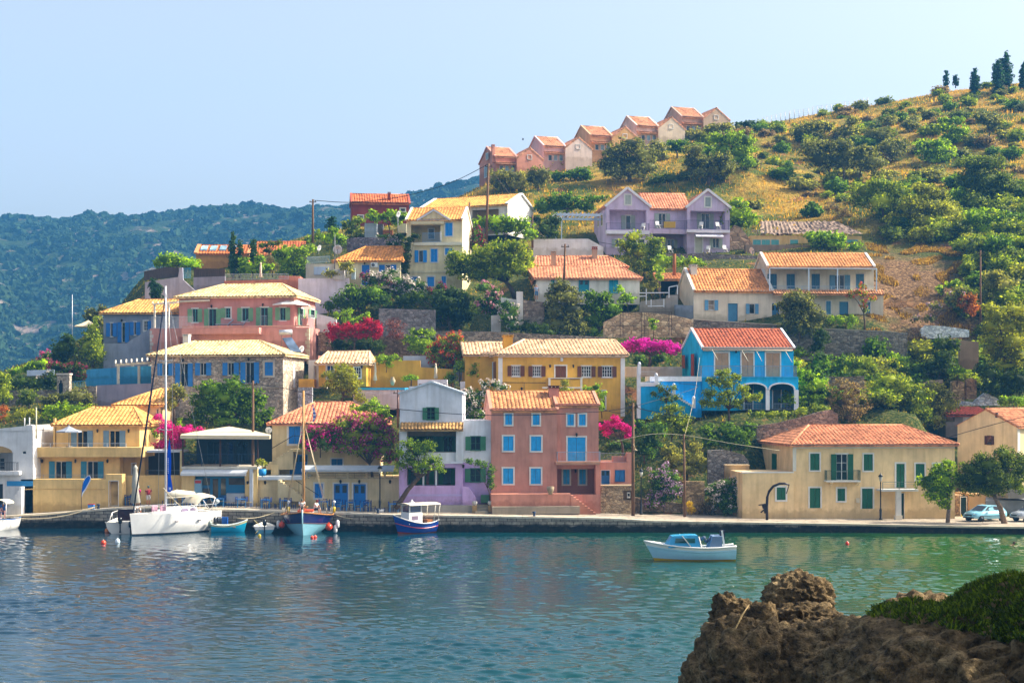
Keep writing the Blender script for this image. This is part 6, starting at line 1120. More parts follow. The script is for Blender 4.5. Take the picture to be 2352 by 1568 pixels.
hp('R','almond_tree','leafy almond tree in front of the dark holm oak','tree','gold',(1600,1500),[(1560,1170,100,60),(1680,1210,90,60),(1480,1300,120,80),(1620,1300,130,80),(1760,1340,100,70),(1420,1420,130,80),(1590,1430,150,80),(1720,1450,130,70)],trunk=.18,y0=196)
hp('R','almond_tree','sunny yellow green almond tree low on the right slope','tree','lime',(2050,1560),[(1960,1390,90,60),(2070,1380,110,60),(2160,1430,90,60),(1930,1480,100,60),(2080,1490,140,60),(1660,1530,110,40)],trunk=.14,y0=190)
hp('R','agave','blue grey agave beside the bush right of the lavender house','plant','paleolive',(240,1340),[(200,1290,40,30),(260,1300,45,35)],trunk=.05,size=.4)
hp('R','prickly_pear','prickly pear clump on the dry grass above the ruined house','plant','olean',(690,1390),[(650,1340,45,40),(720,1340,50,45),(690,1300,40,25)],trunk=.06,size=.4)
hp('R','dry_scrub','tangled grey scrub above the ruined roof','shrub','grey',(920,1400),[(850,1320,60,40),(940,1360,70,40)],trunk=.05,size=.18,core=.35)
zoom('R')
for x,a,b,w,l in ((1742,245,385,20,'thin lone cypress on the skyline, furthest left'),(1815,282,352,20,'tiny cypress on the skyline beside the thin one'),(1967,225,432,42,'stout cypress on the skyline'),(2120,190,360,20,'thin cypress left of the paired skyline cypresses'),(2152,160,430,42,'tall cypress left of the tallest skyline cypress'),(2210,105,395,62,'tallest cypress on the skyline'),(2350,175,375,36,'cypress on the skyline cut by the right edge')):
    zoom('R');g=hit(x,b+6,230);cypress('R',g.y if g else 318,l,x,a,b,w,'blue','cypresses on the skyline')
hp('R','pine_tree','flat topped dark pine on the skyline right of the stepped houses','tree','dark',(190,705),[(120,670,45,25),(180,660,60,28),(240,665,30,24)],trunk=.12)
PROTO=[]
for i,lf in enumerate(('olive','tam','moss','fig','grey','paleolive','moss','olive')):
    o=thing('scrub_bush','low rounded scrub bush on the open grassy slope','bush',(0,-500,0),0,'scrub bushes dotted over the hillside')
    L=[((RNG.uniform(-.8,.8),RNG.uniform(-.6,.6),.45+RNG.uniform(0,.3)),RNG.uniform(.7,1.1),RNG.uniform(.6,.9),RNG.uniform(.5,.8)) for _ in range(3)]
    q,ex,CC=foliage(L,.3,.9);quads_obj('foliage',q,M('leaf',*LEAF[lf]),o,extra=ex);PROTO.append(o)
n=0;rr=random.Random(21);zoom('R');used=[]
for _ in range(1500):
    if n>=170:break
    x,y=rr.uniform(-200,2360),rr.uniform(330,1300)
    if x<500 and y<640 - .1*x:continue
    d=D(x,y)
    if d[1]>470 and d[0]<1900:continue
    g=hit(x,y,205)
    if g is None or g.y>322:continue
    if any((g.x - u[0])**2+(g.y - u[1])**2<6.5 for u in used):continue
    if 400<d[1]<470 and d[0]<1850 and rr.random()<.75:continue
    used.append((g.x,g.y));s=rr.uniform(.6,1.7);k=rr.randrange(8);p=PROTO[k]
    lab='low rounded scrub bush on the open grassy slope'
    loc=(g.x,g.y,gz(g.x,g.y) - .1)
    if p.location.y<-400:p.location=loc;p.scale=(s*1.15,s,s*rr.uniform(.7,1))
    else:copy_tree(p,loc,rr.uniform(0,6.28),lab,scale=(s*1.2,s,s*rr.uniform(.65,1)))
    n+=1
for p in PROTO:
    if p.location.y<-400:
        for c in list(p.children):bpy.data.objects.remove(c)
        bpy.data.objects.remove(p)
PRO2=[]
for i,lf in enumerate(('moss','lime','fig','gold','tam','moss')):
    o=thing('wild_shrub','leafy wild shrub on the overgrown lower right slope','bush',(0,-500,0),0,'wild shrubs on the lower right slope')
    L=[((RNG.uniform(-.8,.8),RNG.uniform(-.6,.6),.7+RNG.uniform(0,.6)),RNG.uniform(.8,1.2),RNG.uniform(.7,1),RNG.uniform(.6,1.0)) for _ in range(5)]
    q,ex,CC=foliage(L,.26,1);quads_obj('foliage',q,M('leaf',*LEAF[lf]),o,extra=ex);PRO2.append(o)
zoom('D');n=0;used=[]
for _ in range(4000):
    if n>=150:break
    x,y=rr.uniform(1800,2380),rr.uniform(470,1010)
    if x<2030 and y<800:continue
    if x<2220 and y<780 and y>560:continue
    if x<2260 and 740<y<835:continue
    if y>940 and x<2190:continue
    if x>2150 and y>900:continue
    g=hit(x,y,146)
    if g is None or any((g.x - u[0])**2+(g.y - u[1])**2<3.2 for u in used):continue
    used.append((g.x,g.y));s=rr.uniform(.7,1.5);p=PRO2[rr.randrange(6)];loc=(g.x,g.y,gz(g.x,g.y) - .1)
    if p.location.y<-400:p.location=loc;p.scale=(s*1.15,s,s)
    else:copy_tree(p,loc,rr.uniform(0,6.28),scale=(s*1.2,s,s*rr.uniform(.75,1.2)))
    n+=1
def blades(name,N,test,h0,h1,mat,w=.09,box=(-60,150,196,330)):
    P=np.stack([RNG.uniform(box[0],box[1],N),RNG.uniform(box[2],box[3],N)],1);z=ground_z(P);px=CX+P[:,0]*F/P[:,1];py=YH - (z - HC)*F/P[:,1];k=test(px,py,P);P,z=P[k],z[k];n=len(P)
    h=RNG.uniform(h0,h1,n);a=RNG.uniform(0,3.14,n);d=np.stack([np.cos(a),np.sin(a),0*a],1)*w;b=np.concatenate([P,z[:,None] - .08],1);tip=b+np.stack([RNG.normal(0,.22,n)*h,RNG.normal(0,.22,n)*h,h],1)
    return struct(quads_obj(name,np.stack([b - d,b+d,tip],1),mat,nper=3),'stuff')
den=lambda P,s,o:np.array([noise.noise(Vector((x*s,y*s,o))) for x,y in P])
blades('dry_grass',90000,lambda px,py,P:(px>1050) & (px<2400) & (py>190) & (py<540) & (den(P,.12,2)>-.25),.25,.65,M('leaf','#8a7030','#b5933f'))
blades('bank_grass',200000,lambda px,py,P:(px>1985) & (px<2230) & (py>560) & (py<780) & (den(P,.35,4)>.12),.15,.45,M('leaf','#6a5430','#94804a'),box=(35,60,168,212))
blades('green_grass',50000,lambda px,py,P:(px>1050) & (px<2400) & (py>170) & (py<800) & (den(P,.1,8)>.02),.25,.6,M('leaf','#4c5a1c','#7a7c2c'))
blades('slope_grass',60000,lambda px,py,P:(den(P,.22,5)+.5*den(P,.7,1)>-.1) & ~((px>1960) & (px<2240) & (py>540) & (py<780)),.15,.5,M('leaf','#4c5a22','#8a7c36'),box=(-70,75,138,215))
# -- walls, ruins and gates
wt=wallthing
zoom('C')
wt('retaining_wall','tall pale lilac retaining wall right of the pink terrace house',[(1740,628,1150),(2335,622,1150)],176.5,.5,M('stucco','#ddd3e2'))
wt('parapet_wall','salmon pink parapet above the roof of the pink terrace house',[(870,655,760),(1508,640,760),(1510,592,780),(1762,600,800)],177,2.5,M('stucco','#c9826e'))
wt('retaining_wall','grey retaining wall under the brushwood fence at upper left',[(-60,670,960),(330,610,960),(345,500,960),(380,500,960),(385,640,960),(535,775,960)],178,.5,M('stucco','#a9a6b2'))
wt('retaining_wall','grey wall between blue garden gate and pink parapet',[(510,615,820),(880,600,760)],178.6,.5,M('stucco','#8d8a96'))
wt('brushwood_fence','dark brown brushwood fence left of the blue garden gate',[(-70,545,650),(190,490,625),(335,500,612)],178.3,.15,M('wood','#4d4440'),'fence')
wt('brushwood_fence','dark brown brushwood fence right of the blue garden gate',[(515,510,615),(880,515,600)],178.9,.15,M('wood','#4a3c34'),'fence')
wt('white_wall','white garden wall end beside the crimson bougainvillea',[(1955,1040,1270),(2190,1095,1260)],165.5,.4,M('stucco','#e6e4e4'))
wt('stone_wall','two-stepped stone wall between pink house and crimson bougainvillea',[(1975,1255,1490),(2120,1260,1490)],163.8,.6,M('stone','#a08468',3));
zoom('A')
wt('stair_wall','sloping grey stair wall below the grey blue house',[(1215,512,900),(1490,505,900),(1520,480,900),(1752,340,900)],164.5,.4,M('stucco','#949aab'))
wt('pool_wall','bright blue wall behind the timber pergola',[(1012,815,1010),(1560,780,1010),(1775,772,1010)],157,.3,M('stucco','#4fa3d0'))
wt('retaining_wall','plain lilac grey retaining wall under the pergola terrace',[(1130,1002,1300),(1400,990,1300),(1790,975,1300)],153,.5,M('stucco','#8f8c9c'))
wt('stone_wall','low stone wall with the arched gate on the left slope',[(110,1062,1240),(480,1058,1200),(670,1052,1200),(815,1045,1200),(1128,1008,1250)],152.6,.4,M('stone','#8f8378',3.4))
wt('slatted_fence','white slatted fence panel below the lemon hedge',[(315,825,890),(640,815,880)],156,.1,M('shutter','#c9d2e4'),'fence')
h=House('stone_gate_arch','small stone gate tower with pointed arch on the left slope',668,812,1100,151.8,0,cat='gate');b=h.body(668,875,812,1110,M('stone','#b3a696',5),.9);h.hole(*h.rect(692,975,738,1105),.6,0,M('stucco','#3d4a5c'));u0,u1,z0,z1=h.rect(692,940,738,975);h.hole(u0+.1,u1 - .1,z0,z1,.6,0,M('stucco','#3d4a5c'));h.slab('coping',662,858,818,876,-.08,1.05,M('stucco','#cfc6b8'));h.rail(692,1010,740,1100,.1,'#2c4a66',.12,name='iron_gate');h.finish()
h=House('pergola','pale timber pergola on the terrace left of the stone villa',1370,1780,990,155,-4,cat='pergola');P=lambda x,y,v:(h.p(x,y,v)[0],v,h.p(x,y,v)[1])
for x,v in ((1388,0),(1632,0),(1560,2.4),(1760,2.4)):h.part('post',MB().beam(P(x,985,v),P(x,770 - 14*(v>0),v),.22),M('paint','#d8ccb4'))
for k in range(7):h.part('beam',MB().beam(P(1360+k*62,750 - k*5,-.3),P(1360+k*62,715 - k*5,3.0),.14,.2),M('paint','#e8dcc4'))
h.part('beam',MB().beam(P(1355,765,0),P(1770,735,0),.16,.22),M('paint','#d8ccb4'));h.rail(1010,925,1360,985,.05,'#2f86b8',.14);h.rail(1395,920,1620,985,.05,'#2f86b8',.14);h.finish()
zoom('D')
wt('stone_wall','long dry stone terrace wall behind the yellow mansion',[(1000,760,815),(1120,761,815),(1390,774,820)],165.3,.6,M('stone','#8f8474',3))
wt('stone_wall','rubble stone wall under the dark evergreen tree',[(870,708,772),(1000,712,775)],171,.6,M('stone','#8c8480',3))
wt('stone_wall','brown stone wall under the crimson bougainvillea',[(720,770,815),(880,772,830),(985,800,830)],164.2,.6,M('stone','#7d6752',3))
wt('white_wall','whitewashed wall behind the orange bougainvillea',[(926,817,860),(985,817,870),(1090,815,875)],158.8,.4,M('stucco','#b9c6d4'))
wt('stone_wall','whitewashed rubble wall right of the stone villa steps',[(684,889,945),(717,889,945)],150.8,.6,M('stone','#b9bcc0',3))
zoom('G');wt('stone_wall','white topped terrace wall among oleanders',[(1950,300,500),(2065,290,500)],169.5,.5,M('stucco','#d9d3cc'))
zoom('P')
wt('paved_wall','beige crazy paved retaining wall with iron frames below the white cottage',[(1215,850,1030),(1430,735,1030),(1700,728,1030),(2030,765,1025),(2270,815,1015)],167.3,.5,M('stone','#c9ae88',1.9))
wt('gate_post','tall white gate post beside the pale oleander',[(192,485,890),(270,487,890)],169.8,.6,M('stucco','#e4e0dc'),'post')
wt('white_wall','low white garden wall left of the white gate post',[(10,555,720),(190,582,720)],170.4,.3,M('stucco','#e0dcd6'))
wt('stone_steps','broken stone steps below the standing person',[(275,585,870),(400,600,870),(520,610,870)],170.3,1.2,M('stone','#9a8a78',3),'steps')
wt('terrace_wall','white terrace wall with rubble panels under the hot pink bougainvillea',[(1470,1368,1490),(2140,1370,1490)],157.6,.4,M('stucco','#cfc8c4'))
wt('grey_steps','grey concrete steps between white cottage and grey cottage',[(1640,640,770),(1660,600,770),(1960,565,770),(1965,530,770),(2090,525,770)],172.5,1.0,M('stucco','#a39a8e'),'steps')
wt('block_wall','blue grey concrete block in front of the grey cottage gable',[(2060,642,800),(2270,650,805)],170.9,1.2,M('stucco','#7d8794'))
m=MB();A=W(1640,640,171.5);q=lambda x,y:W(x,y,171.5) - A
for a,b in (((1635,503),(1985,500)),((1718,455),(1718,640)),((1635,542),(1718,540)),((1985,435),(1985,560)),((1985,435),(2085,415)),((2085,415),(2085,520)),((1775,580),(1775,670)),((1925,575),(1925,670)),((1735,658),(1930,655))):m.beam(q(*a),q(*b),.1)
o=thing('white_railing','white tubular railing frames beside the grey steps','railing',A);m.build('rails',M('paint','#dfe2e6'),o)
m=MB();A=W(1440,1020,166.8);q=lambda x,y:W(x,y,166.8) - A
for x in (1412,1445,1660,1700,1985,2015):m.beam(q(x,1020 if x % 2==0 else 1000),q(x,725),.05)
for y in (728,890):m.beam(q(1320,y),q(2020,y),.04)
o=thing('iron_trellis','rusty iron trellis frame before the crazy paved wall','trellis',A);m.build('bars',M('metal','#3a2c26'),o)
zoom('Q')
wt('stone_wall','long old terrace wall with pale coping under the two cottages',[(395,888,1010),(570,902,1060),(1240,945,1200),(1590,976,1400),(2230,1005,1420),(2420,1025,1420)],169.3,.8,M('stone','#8c7f70',2.6),coping=M('stucco','#cfc0aa'))
wt('stone_wall','dark dry stone wall under the lavender house',[(150,268,450),(560,268,450),(1010,290,450)],192,.6,M('stone','#8a7e76',2.8))
wt('stone_wall','pale dry stone wall right of the ruined house',[(1990,232,330),(2180,222,320),(2400,228,320)],198,.6,M('stone','#9a9084',2.8))
wt('rock_wall','crumbling beige wall end between lavender house and ruin',[(745,70,260),(790,0,260),(850,20,260),(905,90,260),(960,170,260)],199.5,1.5,M('stone','#c0a080',1.4))
zoom('D')
wt('concrete_wall','curving grey concrete wall climbing above the beige house roof',[(1738,978,1010),(1790,970,1010),(1840,958,1005),(1880,946,1000),(1908,940,1000),(1925,950,1000)],145.5,.5,M('stone','#8a7c6e',3.2))
zoom('K')
wt('stone_wall','rough stone wall end beside the brown utility pole',[(385,832,1260),(640,838,1260)],137.2,.6,M('stone','#a88c66',3))
wt('stone_wall','tall shaded rubble wall behind the white oleander',[(680,470,900),(880,465,900),(1100,520,860),(1160,600,830)],140.5,.6,M('stone','#8d857c',3))
wt('stone_wall','low beige stone wall along the quay behind the oleanders',[(-250,1010,1265),(0,1050,1265),(400,1100,1265),(700,1120,1265),(1090,1120,1270)],137.4,.5,M('stone','#9a8468',2.6))
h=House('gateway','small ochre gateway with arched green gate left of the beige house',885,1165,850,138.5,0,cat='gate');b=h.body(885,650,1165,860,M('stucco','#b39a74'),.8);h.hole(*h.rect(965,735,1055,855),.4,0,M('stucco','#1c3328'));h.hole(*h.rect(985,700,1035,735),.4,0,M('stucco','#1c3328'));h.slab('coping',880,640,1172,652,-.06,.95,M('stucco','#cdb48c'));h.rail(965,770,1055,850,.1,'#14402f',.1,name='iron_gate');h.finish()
zoom('U')
wt('ruined_wall','ochre ruined wall against the eroded bank right of the veranda house',[(1035,340,640),(1110,300,640),(1200,320,640),(1260,280,620),(1330,310,600)],177,1.2,M('stone','#b08a62',1.5))
wt('ruined_wall','low broken wall stub on the eroded bank',[(1185,410,580),(1230,395,580),(1362,415,570)],175.5,.8,M('stone','#b5936c',2))
wt('rubble_wall','whitewashed rubble wall at the end of the old terrace wall',[(1385,600,690),(1430,565,690),(1600,575,690),(1720,590,680),(1835,610,675)],170.5,.6,M('stone','#dcdfe4',2.8))
wt('plaster_wall','bare grey brown plaster wall right of the ivy sheet',[(1745,705,980),(1925,722,980)],161.5,.5,M('stucco','#a08a70'))
wt('ruined_pillar','broken masonry pillar under the fig sapling',[(1675,1095,1280),(1730,1085,1280),(1790,1100,1280)],157.6,.7,M('stone','#b09468',2.6),'ruin')
wt('ruined_pillar','broken masonry pillar right of its twin under the fig sapling',[(1812,1075,1260),(1860,1060,1260),(1905,1085,1260)],157.4,.7,M('stone','#a88a64',2.6),'ruin')
wt('ruined_wall','ruined wall with dry grass on top behind the large wild bush',[(1230,1075,1160),(1330,1065,1160),(1450,1085,1160),(1500,1080,1150),(1590,1075,1150)],159,.6,M('stone','#a38c74',2.6))
wt('ruined_wall','low brown ruined wall behind the leafless shrub',[(490,1045,1160),(640,1050,1160),(850,1040,1160)],157.2,.6,M('stone','#8f7a66',2.6))
wt('rubble_wall','blue white rubble heap above the stone outbuilding',[(1740,1275,1320),(1880,1285,1320),(1985,1200,1320),(2060,1230,1320),(2120,1265,1320)],156.5,.6,M('stone','#c6d2e2',2.8))
zoom('O');wt('white_wall','white terrace wall with steps below the white pergola',[(540,1232,1385),(1010,1228,1385),(1060,1255,1385),(1140,1300,1385)],192.5,.5,M('stucco','#e3e2e4'))
zoom('N');wt('stone_wall','dark grey stone wall above the cream wing roof',[(255,745,900),(400,730,900),(890,745,880)],189.5,.6,M('stone','#777076',2.8))
wt('gate_pillar','square white pillar at the end of the lilac retaining wall',[(95,1105,1230),(228,1108,1230)],176.3,.6,M('stucco','#ece9ee'),'pillar');wt('gate_pillar','narrow white pillar right of the little iron gate',[(310,1100,1220),(352,1100,1220)],176.3,.6,M('stucco','#b9d2e4'),'pillar')
def freerail(sheet,x0,y0,x1,y1,h_,Y,label,col='#a9b0b6',n=30):
    zoom(sheet);A=W(x0,y0,Y);B_=W(x1,y1,Y) - A;o=thing('railing',label,'railing',A);m=MB();hz_=Vector((0,0,S(h_,Y)))
    m.beam(hz_,B_+hz_,.05).beam((0,0,.1),B_+Vector((0,0,.1)),.03)
    for i in range(n+1):p=B_*(i/n);m.beam(p,p+hz_,.03)
    m.build('bars',M('metal',col),o)
freerail('C',885,648,1625,642,70,176.8,'grey railing on the salmon parapet behind the folded parasol',n=46);freerail('C',1845,455,2110,440,75,184,'white blue balcony railing left of the large satellite dish','#c9dcea',24);freerail('C',388,630,478,625,120,178.2,'pale blue iron garden gate between the brushwood fences','#4fa6d0',9)
freerail('A',820,1030,1365,985,70,153.6,'blue railing on the terrace edge left of the pergola','#2f86b8',30);freerail('B',275,805,390,805,55,136.6,'thin dark rail beside the whitewashed house stairs','#3a5a78',5)
h=House('balcony_house','pale balcony building with arched opening under the white blue railing',1830,2200,600,184.5,0);zoom('C');h.body(1830,455,2200,640,M('stucco','#d9cfb8'),4);h.body(1925,490,2110,585,M('stucco','#c2d2e2'),.1,v=-.1,name='awning_panel');h.finish()
# -- poles, lamps, cables
def pole(sheet,x,y0,y1,Y,r,label,x2=None,name='utility_pole',mat=None,arm=True,cat='pole'):
    zoom(sheet);A=W(x if x2 is None else x2,y1,Y);T_=W(x,y0,Y) - A;o=thing(name,label,cat,A);MB().tube([(0,0,-.5),T_],[r*1.15,r*.8],8).build('shaft',mat or M('wood','#6d5138'),o)
    if arm:MB().beam(T_+Vector((-.45,0,-.35)),T_+Vector((.45,0,-.35)),.09).tube([T_+Vector((-.35,0,-.3)),T_+Vector((-.35,0,-.12))],.04).tube([T_+Vector((.35,0,-.3)),T_+Vector((.35,0,-.12))],.04).build('crossarm',M('wood','#4a3a2c'),o)
    return o
pole('D',718.5,458,566,196,.15,'wooden utility pole on the skyline left of the dark red house');pole('D',1122,376,575,190.5,.17,'tall leaning wooden utility pole beside the tower house',1116)
pole('D',581,874,1175,138.2,.13,'wooden utility pole rising through the taverna roof');pole('D',1454,925,1186,134,.14,'dark wooden pole with a lamp right of the pink house');pole('D',1571,997,1188,134.4,.11,'thin brown pole before the mauve oleander',1573)
pole('D',1298,560,652,170.5,.13,'grey pole sticking up before the white cottage roof',1295);pole('D',1223,494,560,191.5,.13,'short grey pole by the vine pergola');pole('D',2252,575,800,172.6,.12,'dark pole at the right edge of the eroded bank')
pole('D',1078,465,515,195,.12,'short pole stub behind the tower house roof',arm=False);pole('G',855,1168,1560,146.5,.09,'rusty iron pole beside the white lilac house gable',mat=M('metal','#5a3a2c'))
pole('A',425,1258,1560,135.8,.07,'pale pole against the sunlit side of the yellow villa',name='pole',mat=M('paint','#cbbf98'),arm=False);pole('D',166,676,775,165,.04,'thin tall white antenna mast on the left slope',name='antenna_mast',mat=M('metal','#c9ccd0'),arm=False,cat='mast');pole('R',513,575,690,292,.09,'lamp post on the bare ridge line',name='lamp_post',mat=M('metal','#4a4a4a'),arm=False)
pole('N',115,690,1100,178,.05,'thin grey television mast beside the large satellite dish',name='antenna_mast',mat=M('metal','#6a6a70'),arm=False,cat='mast')
def cable(pts,label,r=.028,col='#1c1a1a'):
    zoom('D');A=W(*pts[0]);m=MB();P=[W(*p) - A for p in pts];Q=[]
    for i in range(len(P) - 1):
        for k in range(6):t=k/6;a=P[max(i - 1,0)];b,c=P[i],P[i+1];d=P[min(i+2,len(P) - 1)];Q.append(.5*((2*b)+(c - a)*t+(2*a - 5*b+4*c - d)*t*t+(3*b - a - 3*c+d)*t**3))
    m.tube(Q+[P[-1]],r,4);o=m.build('overhead_cable',M('metal',col));o.location=A;tag(o,label,'cable')
cable([(719,460,196),(800,465,195),(880,458,194),(950,446,193),(1040,418,191.5),(1120,378,190.5)],'sagging black cable crossing the sky between two wooden poles',.04)
cable([(1120,380,190.5),(1170,445,188),(1215,505,187),(1250,545,186)],'thin cable running down right from the tall leaning pole',.025,'#6a5a4a');cable([(1100,545,190),(1180,600,184),(1297,640,172)],'pale cable from vine pergola down to the white cottage',.022,'#c9b89a')
cable([(600,884,144),(660,893,142),(746,914,138),(830,928,136),(913,939,134),(1060,951,132.5),(1205,953,132.5),(1375,945,133),(1454,934,134)],'long black cable across the fronts of the lilac and pink houses')
cable([(1454,934,134),(1500,945,133),(1590,961,133),(1700,975,133.5),(1810,985,134)],'black cable from the dark pole to the beige house roof');cable([(1380,938,134.8),(1425,948,134.4),(1454,932,134)],'short slack cable between pink house and dark pole',.025)
cable([(1410,1015,133.5),(1493,977+20,133.8),(1571,999,134.4),(1680,1018,134),(1790,1034,134.2)],'pale wire passing the thin brown pole',.022,'#b0a888');cable([(1607,821,148),(1595,910,140),(1573,999,134.4)],'bright guy wire climbing from the thin brown pole to the blue terrace',.016,'#c0b490')
cable([(2180,1003,136),(2280,975,136),(2400,945,136)],'dark cable over the cars at the right edge');cable([(1560,880,139),(1600,890,139),(1454,934,134)][::-1],'thin wire from the dark pole toward the blue house',.02)
cable([(1493,595,192),(1600,602,185),(1725,595,176)],'thin pale wire from the lavender garden to the veranda house',.02,'#c0b8a8');cable([(1350,552,195),(1430,566,190),(1520,590,183)],'black cable crossing the lavender house terrace',.03)
zoom('I')
def lamp_proto():
    o=thing('street_lamp','ornate black harbour lamp in a white tub before the taverna tables','street lamp',W(645,1192,132.7),0,'black lanterns along the quay');B_=M('metal','#121416')
    MB().lathe((0,0,0),[(.16,0),(.16,.1),(.1,.18),(.12,.9),(.08,1.0),(.06,1.1),(.05,3.2),(.07,3.25),(.03,3.35)],10).build('shaft',B_,o);h=MB().lathe((0,0,3.35),[(.08,0),(.17,.42),(.15,.43)],6).build('lantern',M('glass','#a9a89e'),o);MB().lathe((0,0,3.78),[(.24,0),(.12,.16),(.04,.24),(.02,.38)],6).build('lantern_cap',B_,h);return o
lp=lamp_proto();zoom('I');t_=MB().lathe(W(645,1195,132.7)+Vector((0,0,-.05)),[(.36,0),(.4,.3),(.3,.3),(.28,.2)],14).build('planter_tub',M('stucco','#d8d6d2'));tag(t_,'round white tub around the foot of the lamp by the taverna','tub')
zoom('J');copy_tree(lp,W(2010,1225,133.6),0,'black harbour lamp standing before the mauve oleander');zoom('L');copy_tree(lp,W(665,1288,132.8),0,'black harbour lamp standing before the beige long house')
zoom('K');A=W(1375,1275,132.5);o=thing('arched_lamp_post','tall dark crook-shaped post curving over in front of the beige house','post',A);q=lambda x,y:W(x,y,132.5) - A
m=MB().tube([q(1375,1290),q(1372,1130),q(1378,1020),q(1400,950),q(1450,890),q(1520,862),(q(1580,860)),q(1638,876)],[.13,.12,.12,.12,.11,.11,.1,.06],8);m.build('shaft',M('metal','#231d24'),o)
m=MB().beam(q(1275,1112),q(1375,1100),.1).beam(q(1330,1100),q(1345,1150),.3).beam(q(1300,1200),q(1360,1150),.12).beam(q(1345,1150),q(1350,1210),.14);m.build('bracket_arm',M('metal','#2a2226'),o);MB().tube([q(1636,870),q(1610,950),q(1600,980)],.04,5).build('dangling_cable',M('metal','#2a2226'),o)
zoom('J');A=W(1920,400,133.8);o=thing('wall_lantern_arm','dish-shaped lamp on a curved arm on the dark pole','lamp',A);q=lambda x,y:W(x,y,133.8) - A;MB().tube([q(1912,395),q(1930,420),q(1940,445)],.03,5).build('arm',M('metal','#8a7a5a'),o);MB().lathe(q(1942,472),[(.2,0),(.17,.03),(.06,.12),(.03,.2)],10).build('lamp_shade',M('metal','#9a8a68'),o)
# -- satellite dishes, parasols
def dish(sheet,x,y,r,Y,label,yaw=0,mast=None):
    zoom(sheet);R_=S(r,Y);A=W(x,mast or y+r*1.6,Y);c=W(x,y,Y) - A;o=thing('satellite_dish',label,'satellite dish',A);m=MB();prof=[(.01,.0),(R_*.5,-R_*.06),(R_,-R_*.25),(R_*.98,-R_*.27),(R_*.5,-.02),(.01,.03)]
    d=MB().lathe((0,0,0),prof,16,'y').build('reflector',M('gloss','#c9cdd2'),o);d.location=c;d.rotation_euler=(math.radians(18),0,yaw);MB().tube([(0,0,-.2),c+Vector((0,.08,0))],.04,6).build('mast',M('metal','#8a8c90'),o);MB().beam(c+Vector((0,0,-R_)),c+Vector((0,-R_*.8,-R_*.15)),.03).ball(c+Vector((0,-R_*.8,-R_*.15)),.06,8,5).build('receiver_arm',M('metal','#4a4c50'),o)
dish('C',2205,285,55,181,'largest satellite dish, pale grey, above the cream wing');dish('C',1980,268,36,186,'narrow side-on white dish on the vine arbour rail',1.0);dish('N',855,460,38,190,'white dish on a tall mast left of the tower house',1.0,690);dish('T',1395,230,40,139.8,'white dish on the corner between taverna and red roofed house');dish('Q',965,240,36,175,'white dish at the left ridge end of the veranda house',-1.1);dish('C',1772,1452,42,158,'white dish on the stone villa roof beside the solar heater',.9)
def parasol(sheet,x,yt,yr,hw,yb,Y,label,col,sides=8):
    zoom(sheet);A=W(x,yb,Y);o=thing('parasol',label,'parasol',A);R_=S(hw,Y);zt=(W(x,yt,Y) - A).z;zr=(W(x,yr,Y) - A).z;m=MB()
    ring=[Vector((R_*math.cos(2*math.pi*(k+.5)/sides),R_*math.sin(2*math.pi*(k+.5)/sides),zr)) for k in range(sides)];t=Vector((0,0,zt));mid=[p.lerp(t,.5)+Vector((0,0,-.06)) for p in ring]
    for k in range(sides):
        j=(k+1) % sides;m.quad(ring[k],ring[j],mid[j],mid[k]).add([mid[k],mid[j],t],[(0,1,2)]).quad(ring[k]+Vector((0,0,-.12)),ring[j]+Vector((0,0,-.12)),ring[j],ring[k])
    m.build('canopy',M('fabric',col),o);MB().tube([(0,0,0),(0,0,zt+.1)],.035).build('pole',M('metal','#8d8a84'),o);r=MB()
    for p in ring:r.beam(p+Vector((0,0,-.02)),(0,0,zt - .12),.025)
    r.build('ribs',M('metal','#b5b0a8'),o);MB().lathe((0,0,0),[(.3,0),(.3,.08),(.06,.1),(.05,.3)],10).build('base',M('stucco','#8a8680'),o)
parasol('C',1660,845,935,225,1190,164.6,'large white parasol over the terrace of the pink house','#e9e6e0');parasol('A',1035,237,308,178,430,169,'cream parasol at the left beside the grey blue house','#e3cfa6',4);parasol('B',810,183,245,150,432,137.6,'grey parasol on the balcony of the yellow villa','#8f95a0',6)
def closed_parasol(sheet,x,yt,yb,w,Y,label,col='#d6c8ae'):
    zoom(sheet);A=W(x,yb,Y);o=thing('closed_parasol',label,'parasol',A);H_=(W(x,yt,Y) - A).z;w=S(w,Y);MB().lathe((0,0,0),[(w*.75,H_*.12),(w,H_*.14),(w*.55,H_*.45),(w*.7,H_*.5),(w*.6,H_*.7),(w*.35,H_*.88),(w*.5,H_*.93),(.03,H_)],9).build('folded_canopy',M('fabric',col),o);MB().tube([(0,0,0),(0,0,H_*.3)],.035).build('pole',M('metal','#8d8a84'),o)
closed_parasol('G',588,838,1090,26,155.5,'folded cream parasol beside the ochre pool house');closed_parasol('G',1300,858,1060,26,155,'folded beige parasol before the orange bougainvillea');closed_parasol('C',1300,435,640,22,180,'folded cream parasol behind the salmon parapet');closed_parasol('B',1590,640,1150,62,134.6,'very tall folded grey parasol on the quay beside the yacht bow','#a9a79c')
zoom('B');A=W(957,1180,135.2);o=thing('feather_banner','blue and white feather banner on a thin pole before the yellow wall','banner',A);q=lambda x,y,d=0:W(x,y,135.2+d) - A
out=[(957,1030),(957,960),(962,900),(978,840),(1000,795),(1030,765),(1055,762),(1070,790),(1062,825),(1040,870),(1010,930),(975,980)];MB().add([q(*p) for p in out]+[q(*p,.02) for p in out],[tuple(range(12))[::-1],tuple(range(12,24))]).build('cloth',M('fabric','#dfe6ee'),o)
